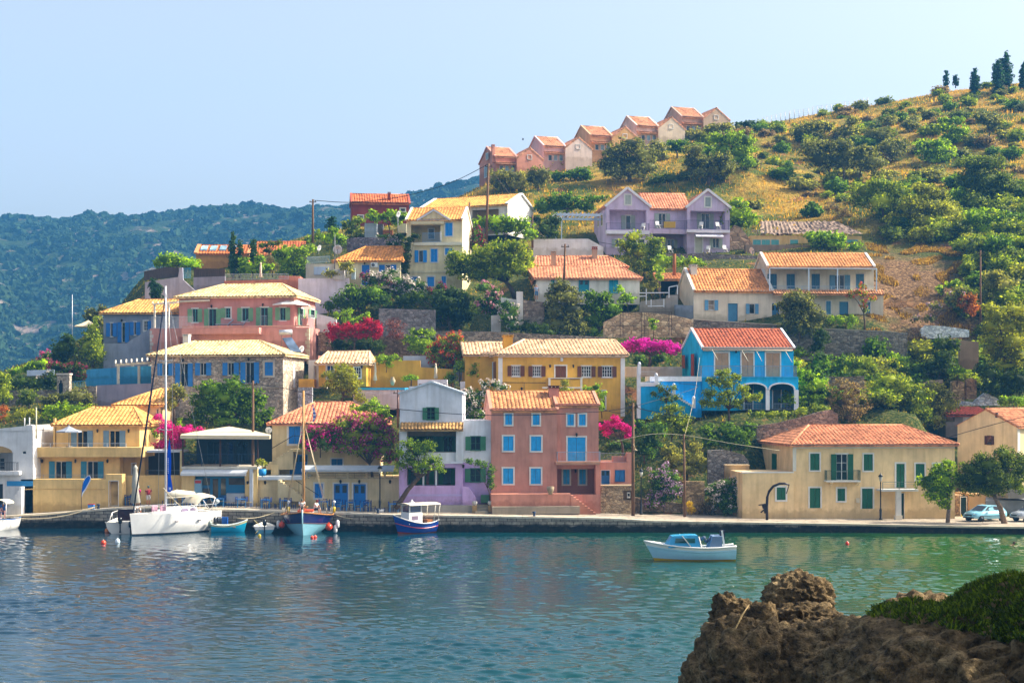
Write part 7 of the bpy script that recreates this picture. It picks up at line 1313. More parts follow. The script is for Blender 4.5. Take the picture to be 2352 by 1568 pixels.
inn=[(960,975),(965,905),(982,842),(1004,800),(1032,773),(1050,772),(1060,792),(1052,822),(1030,866),(1000,918)];MB().add([q(*p,-.015) for p in inn],[tuple(range(10))[::-1]]).build('blue_field',M('fabric','#1668c8'),o);MB().tube([q(956,1190),q(956,1000),q(975,840)],.025,5).build('pole',M('metal','#3a3a40'),o)
# -- boats
def hull_rings(L,B,zl,zh,n=15,sheer=.35,tran=.75,rake=.5,bowp=1.8,flare=.2,nz=6):
    """Stations from stern (x=-L/2) to bow (x=+L/2); returns rings of half sections from height fraction 0 (water) to 1 (sheer)."""
    R_=[]
    for i in range(n):
        t=i/(n - 1);s=t**bowp;hb0=B/2*((tran+(1 - tran)*min(1,t/.4))*(1 - s**1.6));row=[]
        for j in range(nz):
            f=j/(nz - 1);hb=hb0*(1 - flare+flare*f)*(.55+.45*min(1,f*2.2)**.6 if f<.46 else 1);x=-L/2+L*t+rake*(f - .5)*t**3;z=zl+(zh+sheer*(t - .35)**2*2.2 - zl)*f;row.append((x,max(hb,.015),z))
        R_.append(row)
    return R_
def hull_part(R_,j0,j1,name,mat,root,deck=False):
    m=MB();n=len(R_)
    for sgn in (1,-1):
        vs=[(x,sgn*y,z) for row in R_ for x,y,z in row[j0:j1+1]];k=j1 - j0+1;fs=[]
        for i in range(n - 1):
            for j in range(k - 1):q=(i*k+j,(i+1)*k+j,(i+1)*k+j+1,i*k+j+1);fs.append(q[::-1] if sgn>0 else q)
        m.add(vs,fs,True)
    for j in range(j0,j1):a,b=R_[0][j],R_[0][j+1];m.quad((a[0],a[1],a[2]),(a[0],-a[1],a[2]),(b[0],-b[1],b[2]),(b[0],b[1],b[2]))
    if deck:
        for i in range(n - 1):a,b=R_[i][j1],R_[i+1][j1];d=-.06 if deck is True else -deck;m.quad((a[0],a[1] - .03,a[2]+d),(a[0],-a[1]+.03,a[2]+d),(b[0],-b[1]+.03,b[2]+d),(b[0],b[1] - .03,b[2]+d))
    return m.build(name,mat,root)
def rail_part(R_,j,name,mat,root,r=.04):
    for sgn in (1,-1):pass
    m=MB();pts=[(x,y,z) for x,y,z in (row[j] for row in R_)];loop=pts+[(x,-y,z) for x,y,z in pts[::-1]];m.tube(loop,r,5);return m.build(name,mat,root)
def boat(name,label,px,py,Y,ang,cat='boat'):
    zoom('D');p=W(px,py,Y);p.z=0;return thing(name,label,cat,p,math.radians(ang))
G_W=M('gloss','#e6e4de')
def outboard(root,x,y=0,z=.5,col='#15171b'):
    m=MB().lathe((x,y,z),[(.1,-.1),(.17,0),(.18,.28),(.12,.42),(.02,.46)],8);m.box(x - .07,x+.07,y - .05,y+.05,z - .75,z);o=m.build('outboard_motor',M('gloss',col),root);MB().box(x - .12,x+.16,y - .08,y+.08,z - .85,z - .75).build('propeller_guard',M('metal','#2a2c30'),o)
yb=boat('sailing_yacht','white sailing yacht moored at the left with tall mast and sprayhood',398,1222,129.6,226);R_=hull_rings(8.2,3.2,-.3,1.72,sheer=.12,rake=.25,flare=.12)
hull_part(R_,0,1,'boot_stripe',M('gloss','#2a3440'),yb);hull_part(R_,1,5,'hull',G_W,yb,True)
m=MB().loft([[(2.2,-.2,1.66),(2.2,.2,1.66),(2.2,.2,1.78),(2.2,-.2,1.78)],[(1,-.75,1.66),(1,.75,1.66),(1,.6,2.05),(1,-.6,2.05)],[(-1,-1,1.66),(-1,1,1.66),(-1,.8,2.2),(-1,-.8,2.2)],[(-1.8,-1,1.66),(-1.8,1,1.66),(-1.8,.8,2.15),(-1.8,-.8,2.15)]],smooth=False);m.build('cabin',G_W,yb)
for x,w in ((-.9,.75),):
    for s in (1,-1):MB().add([(x - w,s*.97,1.84),(x+w,s*.9,1.8),(x+w*.8,s*.8,2.06),(x - w,s*.87,2.1)],[(0,1,2,3)]).build('cabin_window',M('glass','#5a4a62'),yb)
for x in (.6,-1.6):
    for s in (1,-1):MB().ball((x,s*(1.5 if x<0 else 1.36),1.05),(.22,.08,.06),8,5).build('porthole',M('glass','#3a3040'),yb)
zoom('D');mz=HC+(YH - 657)*129.2/F;MB().tube([(.75,0,1.9),(.75,0,mz)],[.1,.08],8).build('mast',M('gloss','#c9ccd0'),yb)
for z in (HC+(YH - 988)*129.2/F,HC+(YH - 830)*129.2/F):MB().tube([(.75,-1.0,z+.1),(.75,0,z),(.75,1.0,z+.1)],.035,5).build('spreader',M('gloss','#c9ccd0'),yb)
MB().tube([(3.9,0,1.9),(2.4,0,mz*.5),(.85,0,mz - 1.2)],[.05,.09,.04],7).build('furled_jib',M('fabric','#1d2233'),yb)
MB().tube([(.7,0,3.0),(-2.2,0,3.05)],.1,6).tube([(.6,0,3.3),(-.4,0,3.35),(-2.1,0,3.22)],[.16,.3,.18],7).build('boom',M('fabric','#d8d0bc'),yb)
for s in (1,-1):
    MB().tube([(.6,s*1.35,1.8),(.75,s*1.0,HC+(YH - 988)*129.2/F+.1),(.75,s*1.0,HC+(YH - 830)*129.2/F+.1),(.75,0,mz - .2)],.018,4).build('shroud',M('metal','#8a8c90'),yb)
MB().tube([(.75,0,mz - .1),(-4,0,1.9)],.018,4).build('backstay',M('metal','#8a8c90'),yb)
for k in range(6):
    a=[(-1.9,y,2.05) if k==0 else (-1.9,y,2.0) for y in (-1,1)]
m=MB();arcs=[(-1.5,2.5),(-2.1,3.15),(-2.9,3.25),(-3.5,3.1)]
m.loft([[(x,1.25*math.sin(a),z - .35+.35*math.cos(a)) for a in [math.pi*(i/8 - .5)*.9 for i in range(9)]] for x,z in arcs],closed=False,cap=False);m.build('bimini',M('fabric','#d9cdb4'),yb)
for s in (1,-1):MB().tube([(-3.0,s*1.2,1.75),(-3.5,s*1.1,2.85)],.03,5).tube([(-3.0,s*1.2,1.75),(-2.1,s*1.1,2.9)],.03,5).build('bimini_frame',M('metal','#c9ccd0'),yb)
m=MB()
for s in (1,-1):
    P=[(x,s*(y - .08),z+.05) for x,y,z in (R_[i][5] for i in range(1,14,2))];m.tube([(a,b,c+.55) for a,b,c in P],.018,4)
    for a,b,c in P:m.tube([(a,b,c),(a,b,c+.55)],.02,4)
m.build('guard_rail',M('metal','#c9ccd0'),yb)
MB().lathe((-3.3,.5,2.3),[(.02,-.04),(.4,-.03),(.4,.03),(.02,.04)],14,'x').build('steering_wheel',M('metal','#3a3c44'),yb);MB().ball((-3.9,.8,2.5),(.22,.22,.2)).build('radar_dome',M('gloss','#b9c4c8'),yb)
for x,y in ((2.2,.55),(1.6,.9)):MB().box(x - .28,x+.28,y - .03,y+.03,1.95,2.45).build('cushion',M('fabric','#b58a9c'),yb)
for k,x in enumerate((-3.2,-3.6,-3.9)):
    o=MB().lathe((0,0,0),[(.02,.55),(.15,.42),(.16,-.1),(.1,-.24),(.02,-.28)],10).build('fender',M('gloss','#20242c'),None);p=yb.matrix_basis @ Vector((x,1.45 - .1*k,.7));p=Matrix.Translation(yb.location) @ Matrix.Rotation(yb.rotation_euler.z,4,'Z') @ Vector((x,1.5 - .12*k,.7));o.location=p;tag(o,('dark fender at the stern quarter of the yacht, foremost','dark fender at the stern quarter of the yacht, middle','dark fender at the stern quarter of the yacht, last')[k],'fender','dark yacht fenders')
zoom('T');A=W(235,950,128.6);o=thing('pennant','long narrow blue pennant with white lettering hanging by the yacht mast','flag',A);q=lambda x,y,d=0:W(x,y,128.6+d) - A
pts=[(228,320),(246,470),(250,620),(245,780),(268,930),(236,960),(204,955),(206,780),(202,600),(205,470)];n=len(pts);m=MB().add([q(*p) for p in pts]+[q(*p,.05) for p in pts],[tuple(range(n)),tuple(range(2*n - 1,n - 1,-1))]+[(i,n+i,n+(i+1) % n,(i+1) % n) for i in range(n)]);m.build('cloth',M('fabric','#0f4fd0'),o)
m=MB()
for k in range(9):y=560+k*21;m.box(*(q(209,0).x,q(218,0).x),-.012,-.004,q(0,y+13).z,q(0,y).z)
for k in range(3):m.box(q(222+k*9,0).x,q(228+k*9,0).x,-.012,-.004,q(0,935).z,q(0,905).z)
m.build('white_lettering',M('fabric','#c9d8f0'),o)['kind']='stuff'
wb=boat('wooden_sailboat','wooden sailboat with navy blue topsides and pale blue bottom moored bow out',704,1221,129.6,272);R_=hull_rings(6.2,4.6,-.3,1.5,sheer=.5,rake=.7,flare=.42,bowp=2.4,tran=.8)
hull_part(R_,0,3,'hull',M('gloss','#7fb6c6'),wb);hull_part(R_,3,5,'sheer_strake',M('gloss','#16205a'),wb,.18);rail_part(R_,5,'gunwale',M('wood','#a8733c'),wb,.06);rail_part(R_,3,'rubbing_strake',M('wood','#6a4428'),wb,.03);MB().tube([(3.25,0,-.2),(3.45,0,1.2),(3.6,0,2.2)],.07,6).build('stem_post',M('gloss','#8fb9c2'),wb)
zoom('D');mz=HC+(YH - 897)*129.8/F;MB().tube([(.1,-.25,1.0),(.1,-.25,mz)],[.14,.1],8).build('mast',M('wood','#b98a50'),wb);MB().tube([(.1,-.25,HC+(YH - 970)*129.8/F),(.1,.55,HC+(YH - 970)*129.8/F)],.04,5).tube([(.1,-.25,HC+(YH - 970)*129.8/F),(.1,-1.0,HC+(YH - 970)*129.8/F)],.04,5).build('crosstree',M('wood','#c9b080'),wb)
for s,xo in ((1,.2),(1,-.6),(-1,.2),(-1,-.6),(1,1.2),(-1,-1.6)):MB().tube([(xo,s*1.85,1.5),(.1,-.25+s*.1,HC+(YH - 975)*129.8/F)],.018,4).build('shroud',M('metal','#a89878'),wb)
MB().tube([(3.5,0,2.1),(.1,-.25,mz - .3)],.018,4).build('forestay',M('metal','#a89878'),wb);MB().box(-1.6,.6,-.7,.5,1.35,1.75).build('deckhouse',M('gloss','#dcd8d0'),wb);MB().box(-.9,.3,-.75,.55,1.76,1.92).build('hatch_cover',M('paint','#c9502c'),wb);MB().tube([(.3,.1,2.2),(-.4,-.4,2.0),(-2.2,-.4,2.35)],[.08,.14,.1],6).build('boom',M('wood','#b58a54'),wb)
m=MB()
for i in range(3,13,2):
    for s in (1,-1):x,y,z=R_[i][5];m.tube([(x,s*y*.95,z),(x,s*y*.95,z+.6)],.02,4)
m.build('stanchions',M('metal','#b0a48c'),wb)
WB=lambda p:Matrix.Translation(wb.location) @ Matrix.Rotation(wb.rotation_euler.z,4,'Z') @ Vector(p)
zoom('T')
for (x,y,Y,r,c,l,g) in ((1548,1345,128.6,.27,'#e0441c','orange ball fender on the left bow of the wooden sailboat','orange ball fenders'),(2100,1368,128.4,.3,'#e0441c','orange ball fender on the right side of the wooden sailboat','orange ball fenders')):
    o=MB().ball(W(x,y,Y),r,14,10).lathe(W(x,y,Y)+Vector((0,0,r*.9)),[(.06,0),(.05,.12)],6).build('ball_fender',M('gloss',c));tag(o,l,'fender',g)
for x,y,l in ((2178,1390,'white fender hanging at the waterline of the wooden sailboat'),(2202,1335,'white fender hung higher at the stern of the wooden sailboat'),(1508,1340,'white fender on the left side of the wooden sailboat')):
    o=MB().lathe(W(x,y,129.2),[(.02,.36),(.16,.26),(.17,-.2),(.1,-.32),(.02,-.35)],10).build('fender',M('gloss','#d8d8d6'));tag(o,l,'fender','white fenders')
for x,l in ((1628,'yellow life buoy light on the left rail of the wooden sailboat'),(2162,'yellow life buoy light on the right rail of the wooden sailboat')):
    A=W(x,1200,129.4);o=thing('rescue_light',l,'rescue light',A,0,'yellow rescue lights');MB().lathe((0,0,0),[(.1,0),(.12,.45),(.07,.5)],8).build('tube',M('gloss','#e8c010'),o);MB().lathe((0,0,.78),[(.05,0),(.13,.1),(.12,.18),(.02,.24)],8).build('lamp',M('gloss','#e6e4e0'),o);MB().tube([(0,0,.5),(0,0,.78)],.03,5).build('stem',M('metal','#a0a0a0'),o)
zoom('T');A=W(1915,-40,129.6);q=lambda x,y,d=0:W(x,y,129.6+d) - A;o=thing('striped_flag','blue and white striped flag hanging limp from the wooden mast','flag',A);st=[MB(),MB()]
for k in range(9):
    y0,y1=-65+k*22,-65+(k+1)*22;dx=lambda y:14*math.sin(y*.03)
    st[k % 2].add([q(1912+dx(y0)*.3,y0),q(1935+dx(y0),y0),q(1935+dx(y1),y1),q(1912+dx(y1)*.3,y1),q(1912+dx(y0)*.3,y0,.03),q(1935+dx(y0),y0,.03),q(1935+dx(y1),y1,.03),q(1912+dx(y1)*.3,y1,.03)],[(0,3,2,1),(4,5,6,7)])
st[0].build('blue_stripes',M('fabric','#3a5fb8'),o);st[1].build('white_stripes',M('fabric','#dfe2ea'),o)
tb=boat('turquoise_rowing_boat','small turquoise open boat with outboard beside the yacht stern',525,1219,130.6,8);R_=hull_rings(2.9,1.3,-.12,.55,sheer=.5,rake=.3,flare=.3);hull_part(R_,0,4,'hull',M('gloss','#1fa6cc'),tb);hull_part(R_,4,5,'yellow_stripe',M('gloss','#d8d49a'),tb,.2);rail_part(R_,5,'gunwale',M('paint','#dfe6e8'),tb,.035)
for x in (-.5,.5):MB().box(x - .12,x+.12,-.5,.5,.38,.43).build('thwart',M('wood','#b58a5c'),tb)
outboard(tb,-1.55,0,.5,'#8f9a90')
db=boat('inflatable_dinghy','white dinghy with black outboard between turquoise boat and wooden sailboat',607,1222,130.2,100);R_=hull_rings(2.6,1.85,-.12,.52,sheer=.2,rake=.2,flare=.2,tran=.9);hull_part(R_,0,3,'hull',M('gloss','#5fa0b4'),db);hull_part(R_,3,5,'topsides',G_W,db,.15);rail_part(R_,5,'rubber_tube',M('gloss','#d8d4cc'),db,.1);outboard(db,-1.4,0,.75);MB().tube([(-1.0,.3,.5),(-1.9,.75,.05)],.03,5).tube([(-.8,.3,.5),(-.6,.9,1.1)],.04,5).build('oar',M('wood','#b0a070'),db)
sp=boat('speedboat','white speedboat with black outboards and dark windscreen left of the yacht',286,1218,130.8,98);R_=hull_rings(4.4,2.9,-.2,.85,sheer=.5,rake=.6,flare=.25,tran=.92);hull_part(R_,0,5,'hull',M('gloss','#d6d2c8'),sp,.35);rail_part(R_,5,'gunwale',G_W,sp,.05);outboard(sp,-2.35,.1,.95);outboard(sp,-2.3,-.75,.6)
MB().add([(-.4,-.95,.9),(-.4,.55,.9),(-.55,.5,1.95),(-.55,-.9,1.95),(-.3,-.95,.9),(-.3,.55,.9),(-.45,.5,1.95),(-.45,-.9,1.95)],[(0,1,2,3)[::-1],(4,5,6,7),(3,2,6,7),(0,3,7,4),(1,5,6,2)]).build('console_cover',M('fabric','#2a1a22'),sp);MB().box(-.9,-.42,-1.0,.6,.75,.95).build('stern_seat',G_W,sp)
m=MB().tube([(.2,1.3,.9),(1.0,1.15,1.55),(2.0,.5,1.75),(2.2,0,1.75)],.04,5).tube([(.2,-1.3,.9),(1.0,-1.15,1.55),(2.0,-.5,1.75),(2.2,0,1.75)],.04,5).tube([(1.0,1.15,.9),(1.0,1.15,1.55)],.03,5);m.build('bow_rail',M('metal','#d4d2cc'),sp)
fb=boat('fishing_boat','dark blue fishing boat with white wheelhouse and cream canopy',953,1223,129.2,218);R_=hull_rings(3.9,2.0,-.15,.85,sheer=.85,rake=.6,flare=.35,bowp=2.2)
hull_part(R_,0,1,'red_bottom',M('gloss','#7a2a24'),fb);hull_part(R_,1,4,'hull',M('gloss','#15378a'),fb);hull_part(R_,4,5,'topsides',M('gloss','#1c4494'),fb,.12);rail_part(R_,5,'gunwale',M('gloss','#d8d4cc'),fb,.05);rail_part(R_,3,'red_strake',M('gloss','#b5402c'),fb,.035)
m=MB().box(-.35,1.0,-.62,.62,.8,1.75).box(-.3,.95,-.58,.58,1.75,1.8);m.box(-.3,-.22,-.58,.58,1.8,2.45);m.box(.87,.95,-.58,-.5,1.8,2.45).box(.87,.95,.5,.58,1.8,2.45);m.build('wheelhouse',G_W,fb)
for s in (1,-1):MB().box(-.2,.85,s*.56 - .01,s*.56+.01,1.82,2.4).build('window',M('glass','#1a2a4a'),fb)
MB().box(.9,.93,-.5,.5,1.82,2.4).build('windscreen',M('glass','#1a2a4a'),fb);MB().box(.1,.75,.621,.635,1.15,1.5).build('side_window',M('glass','#6a5a6a'),fb)
m=MB().loft([[(x,.98*math.sin(a),2.42+.14*math.cos(a)) for a in [math.pi*(i/6 - .5) for i in range(7)]] for x in (1.15,.2,-1,-2.0)],closed=False,cap=False);m.box(-2.0,1.15,-.98,.98,2.4,2.43);m.build('canopy',M('fabric','#e6dcc4'),fb)
for x,s in ((-1.95,1),(-1.95,-1),(-1.5,1)):MB().tube([(x+.15,s*.85,.9),(x,s*.92,2.42)],.035,5).build('canopy_post',M('paint','#dcd4c0'),fb)
MB().lathe((.3,0,2.55),[(.05,0),(.14,.1),(.02,.3)],8).box(.1,.5,-.12,.12,2.56,2.64).build('searchlight',M('gloss','#dcdcd8'),fb);MB().lathe((1.5,.2,.85),[(.09,0),(.08,.35),(.1,.4)],8).build('bollard',G_W,fb);MB().box(-1.6,-1.1,-.5,.3,.75,1.1).build('engine_box',M('wood','#a86a3c'),fb)
zoom('V');mb_=boat('motor_boat','white motor boat with sky blue cabin anchored off the quay',1590,1286.5,107,180);R_=hull_rings(6.0,2.1,-.1,.95,sheer=.45,rake=.8,flare=.3,bowp=2.4)
hull_part(R_,0,1,'yellow_boot_stripe',M('gloss','#c9a418'),mb_);hull_part(R_,1,4,'hull',M('gloss','#a9d4e6'),mb_);hull_part(R_,4,5,'topsides',M('gloss','#e8e4dc'),mb_,.3);rail_part(R_,5,'gunwale',M('gloss','#eceae4'),mb_,.06)
m=MB().loft([[(2.0,-.3,1.0),(2.0,.3,1.0),(1.9,.25,1.2),(1.9,-.25,1.2)],[(1.7,-.75,.95),(1.7,.75,.95),(1.5,.65,1.75),(1.5,-.65,1.75)],[(.2,-.85,.95),(.2,.85,.95),(.2,.75,1.82),(.2,-.75,1.82)],[(-.5,-.85,.95),(-.5,.85,.95),(-.3,.75,1.8),(-.3,-.75,1.8)]],smooth=False);m.build('cabin',M('gloss','#2f9ccc'),mb_)
for s in (1,-1):MB().add([(1.3,s*.8,1.3),(-.1,s*.84,1.3),(-.1,s*.8,1.62),(1.25,s*.74,1.62)],[(0,1,2,3)]).build('cabin_window',M('glass','#1f5a5a'),mb_);MB().beam((.8,s*.82,1.8),(.2,s*.9,1.05),.09,.05).build('cabin_strut',G_W,mb_);MB().beam((-.35,s*.8,1.75),(-.55,s*.9,1.0),.09,.05).build('cabin_strut',G_W,mb_)
MB().add([(-1.05,-.8,.85),(-2.0,-.8,.8),(-2.0,-.8,1.75),(-1.35,-.8,1.75),(-1.05,.8,.85),(-2.0,.8,.8),(-2.0,.8,1.75),(-1.35,.8,1.75)],[(0,1,2,3),(7,6,5,4),(3,2,6,7),(0,3,7,4),(1,5,6,2)]).build('sun_screen',M('fabric','#6d84a0'),mb_);MB().box(-2.25,-1.95,-.3,.3,1.5,2.1).build('stowed_canvas',M('fabric','#26263a'),mb_);MB().beam((-2.2,.6,.85),(-2.0,.6,2.15),.12).build('stern_post',G_W,mb_)
m=MB()
for i,c in enumerate(range(7)):x=-.4 - .2*i;m.ball((x,.1*(-1)**i,1.35+.12*(i % 3)),(.16,.2,.14),7,5)
m.build('gear_pile',M('fabric','#5a6478'),mb_);MB().tube([(2.6,-.3,1.15),(3.2,0,1.4),(2.6,.3,1.15)],.025,5).build('bow_rail',M('metal','#d0d0cc'),mb_)
lb=boat('motor_boat','white motor boat with arched canopy cut off by the left edge',4,1213,132.5,260);R_=hull_rings(3.6,1.9,-.2,.9,sheer=.3,tran=.9);hull_part(R_,0,5,'hull',G_W,lb,.2);rail_part(R_,5,'gunwale',M('gloss','#2f6ab0'),lb,.04);m=MB().loft([[(x,.85*math.sin(a),2.3+.35*math.cos(a)) for a in [math.pi*(i/8 - .5) for i in range(9)]] for x in (-.6,.8)],closed=False,cap=False);m.build('canopy',M('fabric','#d8ccb0'),lb);MB().tube([(.8,.8,.9),(.8,.85,2.3)],.04,5).tube([(.8,-.8,.9),(.8,-.85,2.3)],.04,5).build('canopy_post',M('metal','#c8c4bc'),lb);MB().box(.75,.8,-.75,.75,1.75,2.25).build('windscreen',M('glass','#1a5a9a'),lb);MB().lathe((1.6,.3,.5),[(.02,.35),(.15,.25),(.16,-.25),(.02,-.35)],8).build('hanging_buoy',M('gloss','#d8d8dc'),lb)
def buoy(px,py,r,col,label,group=None,tall=1.0):
    zoom('D');Y=F*HC/(py - YH);p=W(px,py,Y);p.z=r*.35*tall;o=thing('buoy',label,'buoy',p,0,group);MB().ball((0,0,0),(r,r,r*tall),14,10).build('float',M('gloss',col),o);MB().lathe((0,0,r*tall*.92),[(r*.22,0),(r*.18,r*.3),(.02,r*.35)],8).build('eyelet',M('gloss','#d8d0c8'),o)
buoy(237.5,1248,.21,'#e0441c','orange round buoy left of the white one near the speedboat');buoy(270,1246,.2,'#c6d6dc','pale blue white oval buoy below the speedboat',tall=1.3);buoy(246,1221,.2,'#e07a28','orange and white buoy beside the speedboat stern',tall=1.2);buoy(596,1231,.14,'#e0c020','small yellow buoy below the dinghy')
buoy(717,1235,.15,'#e0441c','left orange buoy of the pair under the wooden sailboat','pair of orange buoys');buoy(724,1234,.15,'#e0441c','right orange buoy of the pair under the wooden sailboat','pair of orange buoys');buoy(1946,1250,.15,'#d83a20','red buoy floating before the beige long house',tall=1.3);buoy(1898,1358,.16,'#c8341c','red buoy half hidden behind the boulder',tall=1.2);buoy(2065.5,1368,.09,'#c8341c','small red buoy near the shaded headland',tall=1.9);buoy(480,1216,.16,'#d8d4b0','cream buoy between yacht fenders and turquoise boat')
# -- people
def person(label,loc,rz,joints,skin='#b5795a',shirt=None,pants=None,hat=None,hair='#3a2a20',s=1.0,group=None):
    """joints: pelvis, chest, neck, head, shoulder/elbow/hand l,r, hip/knee/foot l,r."""
    o=thing('person',label,'person',loc,rz,group);J={k:Vector(v)*s for k,v in joints.items()}
    names=['pelvis','chest','neck','head','shl','ell','hal','shr','elr','har','hil','knl','fol','tol','hir','knr','for','tor'];rad=dict(pelvis=.14,chest=.15,neck=.06,head=.095,shl=.07,ell=.045,hal=.035,shr=.07,elr=.045,har=.035,hil=.09,knl=.06,fol=.045,tol=.035,hir=.09,knr=.06,tor=.035);rad['for']=.045
    E=[('pelvis','chest'),('chest','neck'),('neck','head'),('chest','shl'),('shl','ell'),('ell','hal'),('chest','shr'),('shr','elr'),('elr','har'),('pelvis','hil'),('hil','knl'),('knl','fol'),('fol','tol'),('pelvis','hir'),('hir','knr'),('knr','for'),('for','tor')]
    names=[n for n in names if n in J];E=[e for e in E if e[0] in J and e[1] in J]
    me=bpy.data.meshes.new('body');me.from_pydata([J[n] for n in names],[(names.index(a),names.index(b)) for a,b in E],[]);b=bpy.data.objects.new('body',me);COL.objects.link(b);b.parent=o;b.modifiers.new('skin','SKIN');su=b.modifiers.new('smooth','SUBSURF');su.levels=su.render_levels=1;me.materials.append(M('paint',skin))
    for n,d in zip(names,me.skin_vertices[0].data):d.radius=(rad[n]*s,)*2;d.use_root=n=='pelvis'
    hd=J['head'];MB().ball(hd+Vector((0,0,.03))*s,(.1*s,.115*s,.125*s),10,8).build('hat' if hat else 'hair',M('fabric',hat or hair),o) if (hat or hair) else None
    if shirt:
        a,c=J['pelvis'],J['chest'];u=(c - a).normalized();m=MB().tube([a+u*.02,a.lerp(c,.5),c,c+u*.1*s],[.175*s,.17*s,.19*s,.12*s],10)
        for q in 'lr':m.tube([J['sh'+q],J['sh'+q].lerp(J['el'+q],.7)],[.085*s,.07*s],8)
        m.build('shirt',M('fabric',shirt),o)
    if pants:
        m=MB().ball(J['pelvis'],(.18*s,.15*s,.13*s),10,7)
        for q in 'lr':m.tube([J['hi'+q],J['kn'+q]],[.11*s,.085*s],8)
        m.build('shorts',M('fabric',pants),o)
    return o
STAND=dict(pelvis=(0,0,.95),chest=(0,.0,1.32),neck=(0,0,1.5),head=(0,-.02,1.64),shl=(-.19,0,1.42),ell=(-.25,.02,1.14),hal=(-.24,-.08,.88),shr=(.19,0,1.42),elr=(.25,.02,1.14),har=(.22,-.08,.9),hil=(-.1,0,.9),knl=(-.11,-.02,.5),fol=(-.11,.02,.08),tol=(-.12,-.14,.04),hir=(.1,0,.9),knr=(.11,-.02,.5),tor=(.12,-.14,.04));STAND['for']=(.11,.02,.08)
BEND=dict(pelvis=(0,.1,.95),chest=(0,-.2,1.2),neck=(0,-.36,1.22),head=(0,-.48,1.16),shl=(-.2,-.26,1.2),ell=(-.26,-.36,.95),hal=(-.15,-.45,.72),shr=(.2,-.26,1.2),elr=(.26,-.36,.95),har=(.15,-.45,.72),hil=(-.1,.1,.9),knl=(-.12,.02,.5),fol=(-.12,.08,.08),tol=(-.13,-.1,.04),hir=(.1,.1,.9),knr=(.12,.02,.5),tor=(.13,-.1,.04));BEND['for']=(.12,.08,.08)
SIT=dict(pelvis=(0,0,.45),chest=(0,-.08,.82),neck=(0,-.12,.98),head=(0,-.18,1.1),shl=(-.19,-.08,.92),ell=(-.25,-.22,.68),hal=(-.1,-.38,.6),shr=(.19,-.08,.92),elr=(.25,-.22,.68),har=(.1,-.38,.6),hil=(-.1,-.02,.43),knl=(-.15,-.42,.48),fol=(-.14,-.44,.08),tol=(-.15,-.6,.05),hir=(.1,-.02,.43),knr=(.15,-.42,.48),tor=(.15,-.6,.05));SIT['for']=(.14,-.44,.08)
def quay_at(px,dY):x,Y,z=qedge(px);k=(Y+dY)/Y;return Vector((x*k,Y+dY,z))
person('person in bright pink top and white cap standing on the quay behind the yacht bow',quay_at(317,1.5),2.9,STAND,shirt='#c01878',pants='#4a4a78',hat='#e4e2e0');person('person in dark red shirt and cap standing on the quay near the yacht mast',quay_at(341,1.6),.3,STAND,shirt='#8f3340',pants='#b9b4b0',hat='#4a5a52')
x_=quay_at(314,-3.2);x_.z=.75;person('person in white shirt bending over on the speedboat',x_,.5,BEND,shirt='#e0dcd4',pants='#7a6048',hair='#6a5a50')
zoom('T');p=W(1785,1185,129.0);p.z -=.15;person('person in white shirt crouching on the bow of the wooden sailboat',p,.1,SIT,shirt='#ddd8d0',pants='#3a3a44',hat='#6a6a60');p=W(1940,1190,131);p.z -=.2;person('person in white sitting aft on the deck of the wooden sailboat',p,1.2,SIT,shirt='#d8d4d0',pants='#3a3a44',hair='#7a3a34')
zoom('P');p=W(428,585,170.2);person('person in pale blue top and jean shorts standing at the top of the stone steps',p,.2,STAND,shirt='#a9b9d0',pants='#4f7fa8',hat='#c9b49a')
zoom('D');p=W(8,1190,131.8);person('bare shouldered person sitting on the boat at the left edge',p,.2,SIT,skin='#c08a78',pants='#3a4a70',hair='#8a6048')
zoom('D');Y=F*HC/(1252 - YH);p=W(2325,1252,Y);p.z=0;o=person('swimmer with head and shoulder above water at the right',p,1.2,dict(pelvis=(0,.5,-.35),chest=(0,.1,-.1),neck=(0,-.06,.06),head=(0,-.14,.18),shl=(-.2,.05,.0),ell=(-.42,-.1,-.1),hal=(-.5,-.4,-.12),shr=(.2,.05,.0),elr=(.42,-.1,-.1),har=(.5,-.4,-.12),hil=(-.1,.6,-.4),knl=(-.1,.95,-.45),fol=(-.1,1.3,-.5),hir=(.1,.6,-.4),knr=(.1,.95,-.45)),skin='#b57a5c',hair='#5a4234')
# -- quay furniture
zoom('T');BW=M('paint','#0b3272')
def chair_proto():
    o=thing('taverna_chair','blue wooden taverna chair at the quayside tables','chair',(0,0,0),0,'blue taverna chairs on the quay');MB().box(-.2,.2,-.2,.2,.42,.46).build('seat',M('wood','#8a7a50'),o)
    m=MB().box(-.2,-.16,.17,.21,.46,.95).box(.16,.2,.17,.21,.46,.95)
    for z in (.58,.72,.86):m.box(-.16,.16,.18,.2,z,z+.07)
    m.build('backrest',BW,o)
    for x in (-.18,.18):
        for y in (-.18,.18):MB().box(x - .02,x+.02,y - .02,y+.02,0,.42).build('leg',BW,o)
    return o
def table_proto():
    o=thing('taverna_table','small square blue taverna table on the quay','table',(0,0,0),0,'blue taverna tables on the quay');MB().box(-.4,.4,-.4,.4,.72,.76).build('table_top',M('paint','#2a6aa8'),o)
    for x in (-.35,.35):
        for y in (-.35,.35):MB().box(x - .03,x+.03,y - .03,y+.03,0,.72).build('leg',M('paint','#4f93c8'),o)
    return o
ch,tb_=chair_proto(),table_proto();first=[True,True];rr=random.Random(5)
WHO={395:'behind the yacht cockpit',430:'behind the yacht sprayhood',463:'at the yacht stern',505:'before the taverna shopfront',555:'before the taverna counter',610:'before the stair wall',655:'left of the wooden sailboat',745:'right of the wooden sailboat',775:'by the first blue door',805:'between the two blue doors',840:'left of the tub lamp',905:'right of the tub lamp',300:'by the yellow gate'}
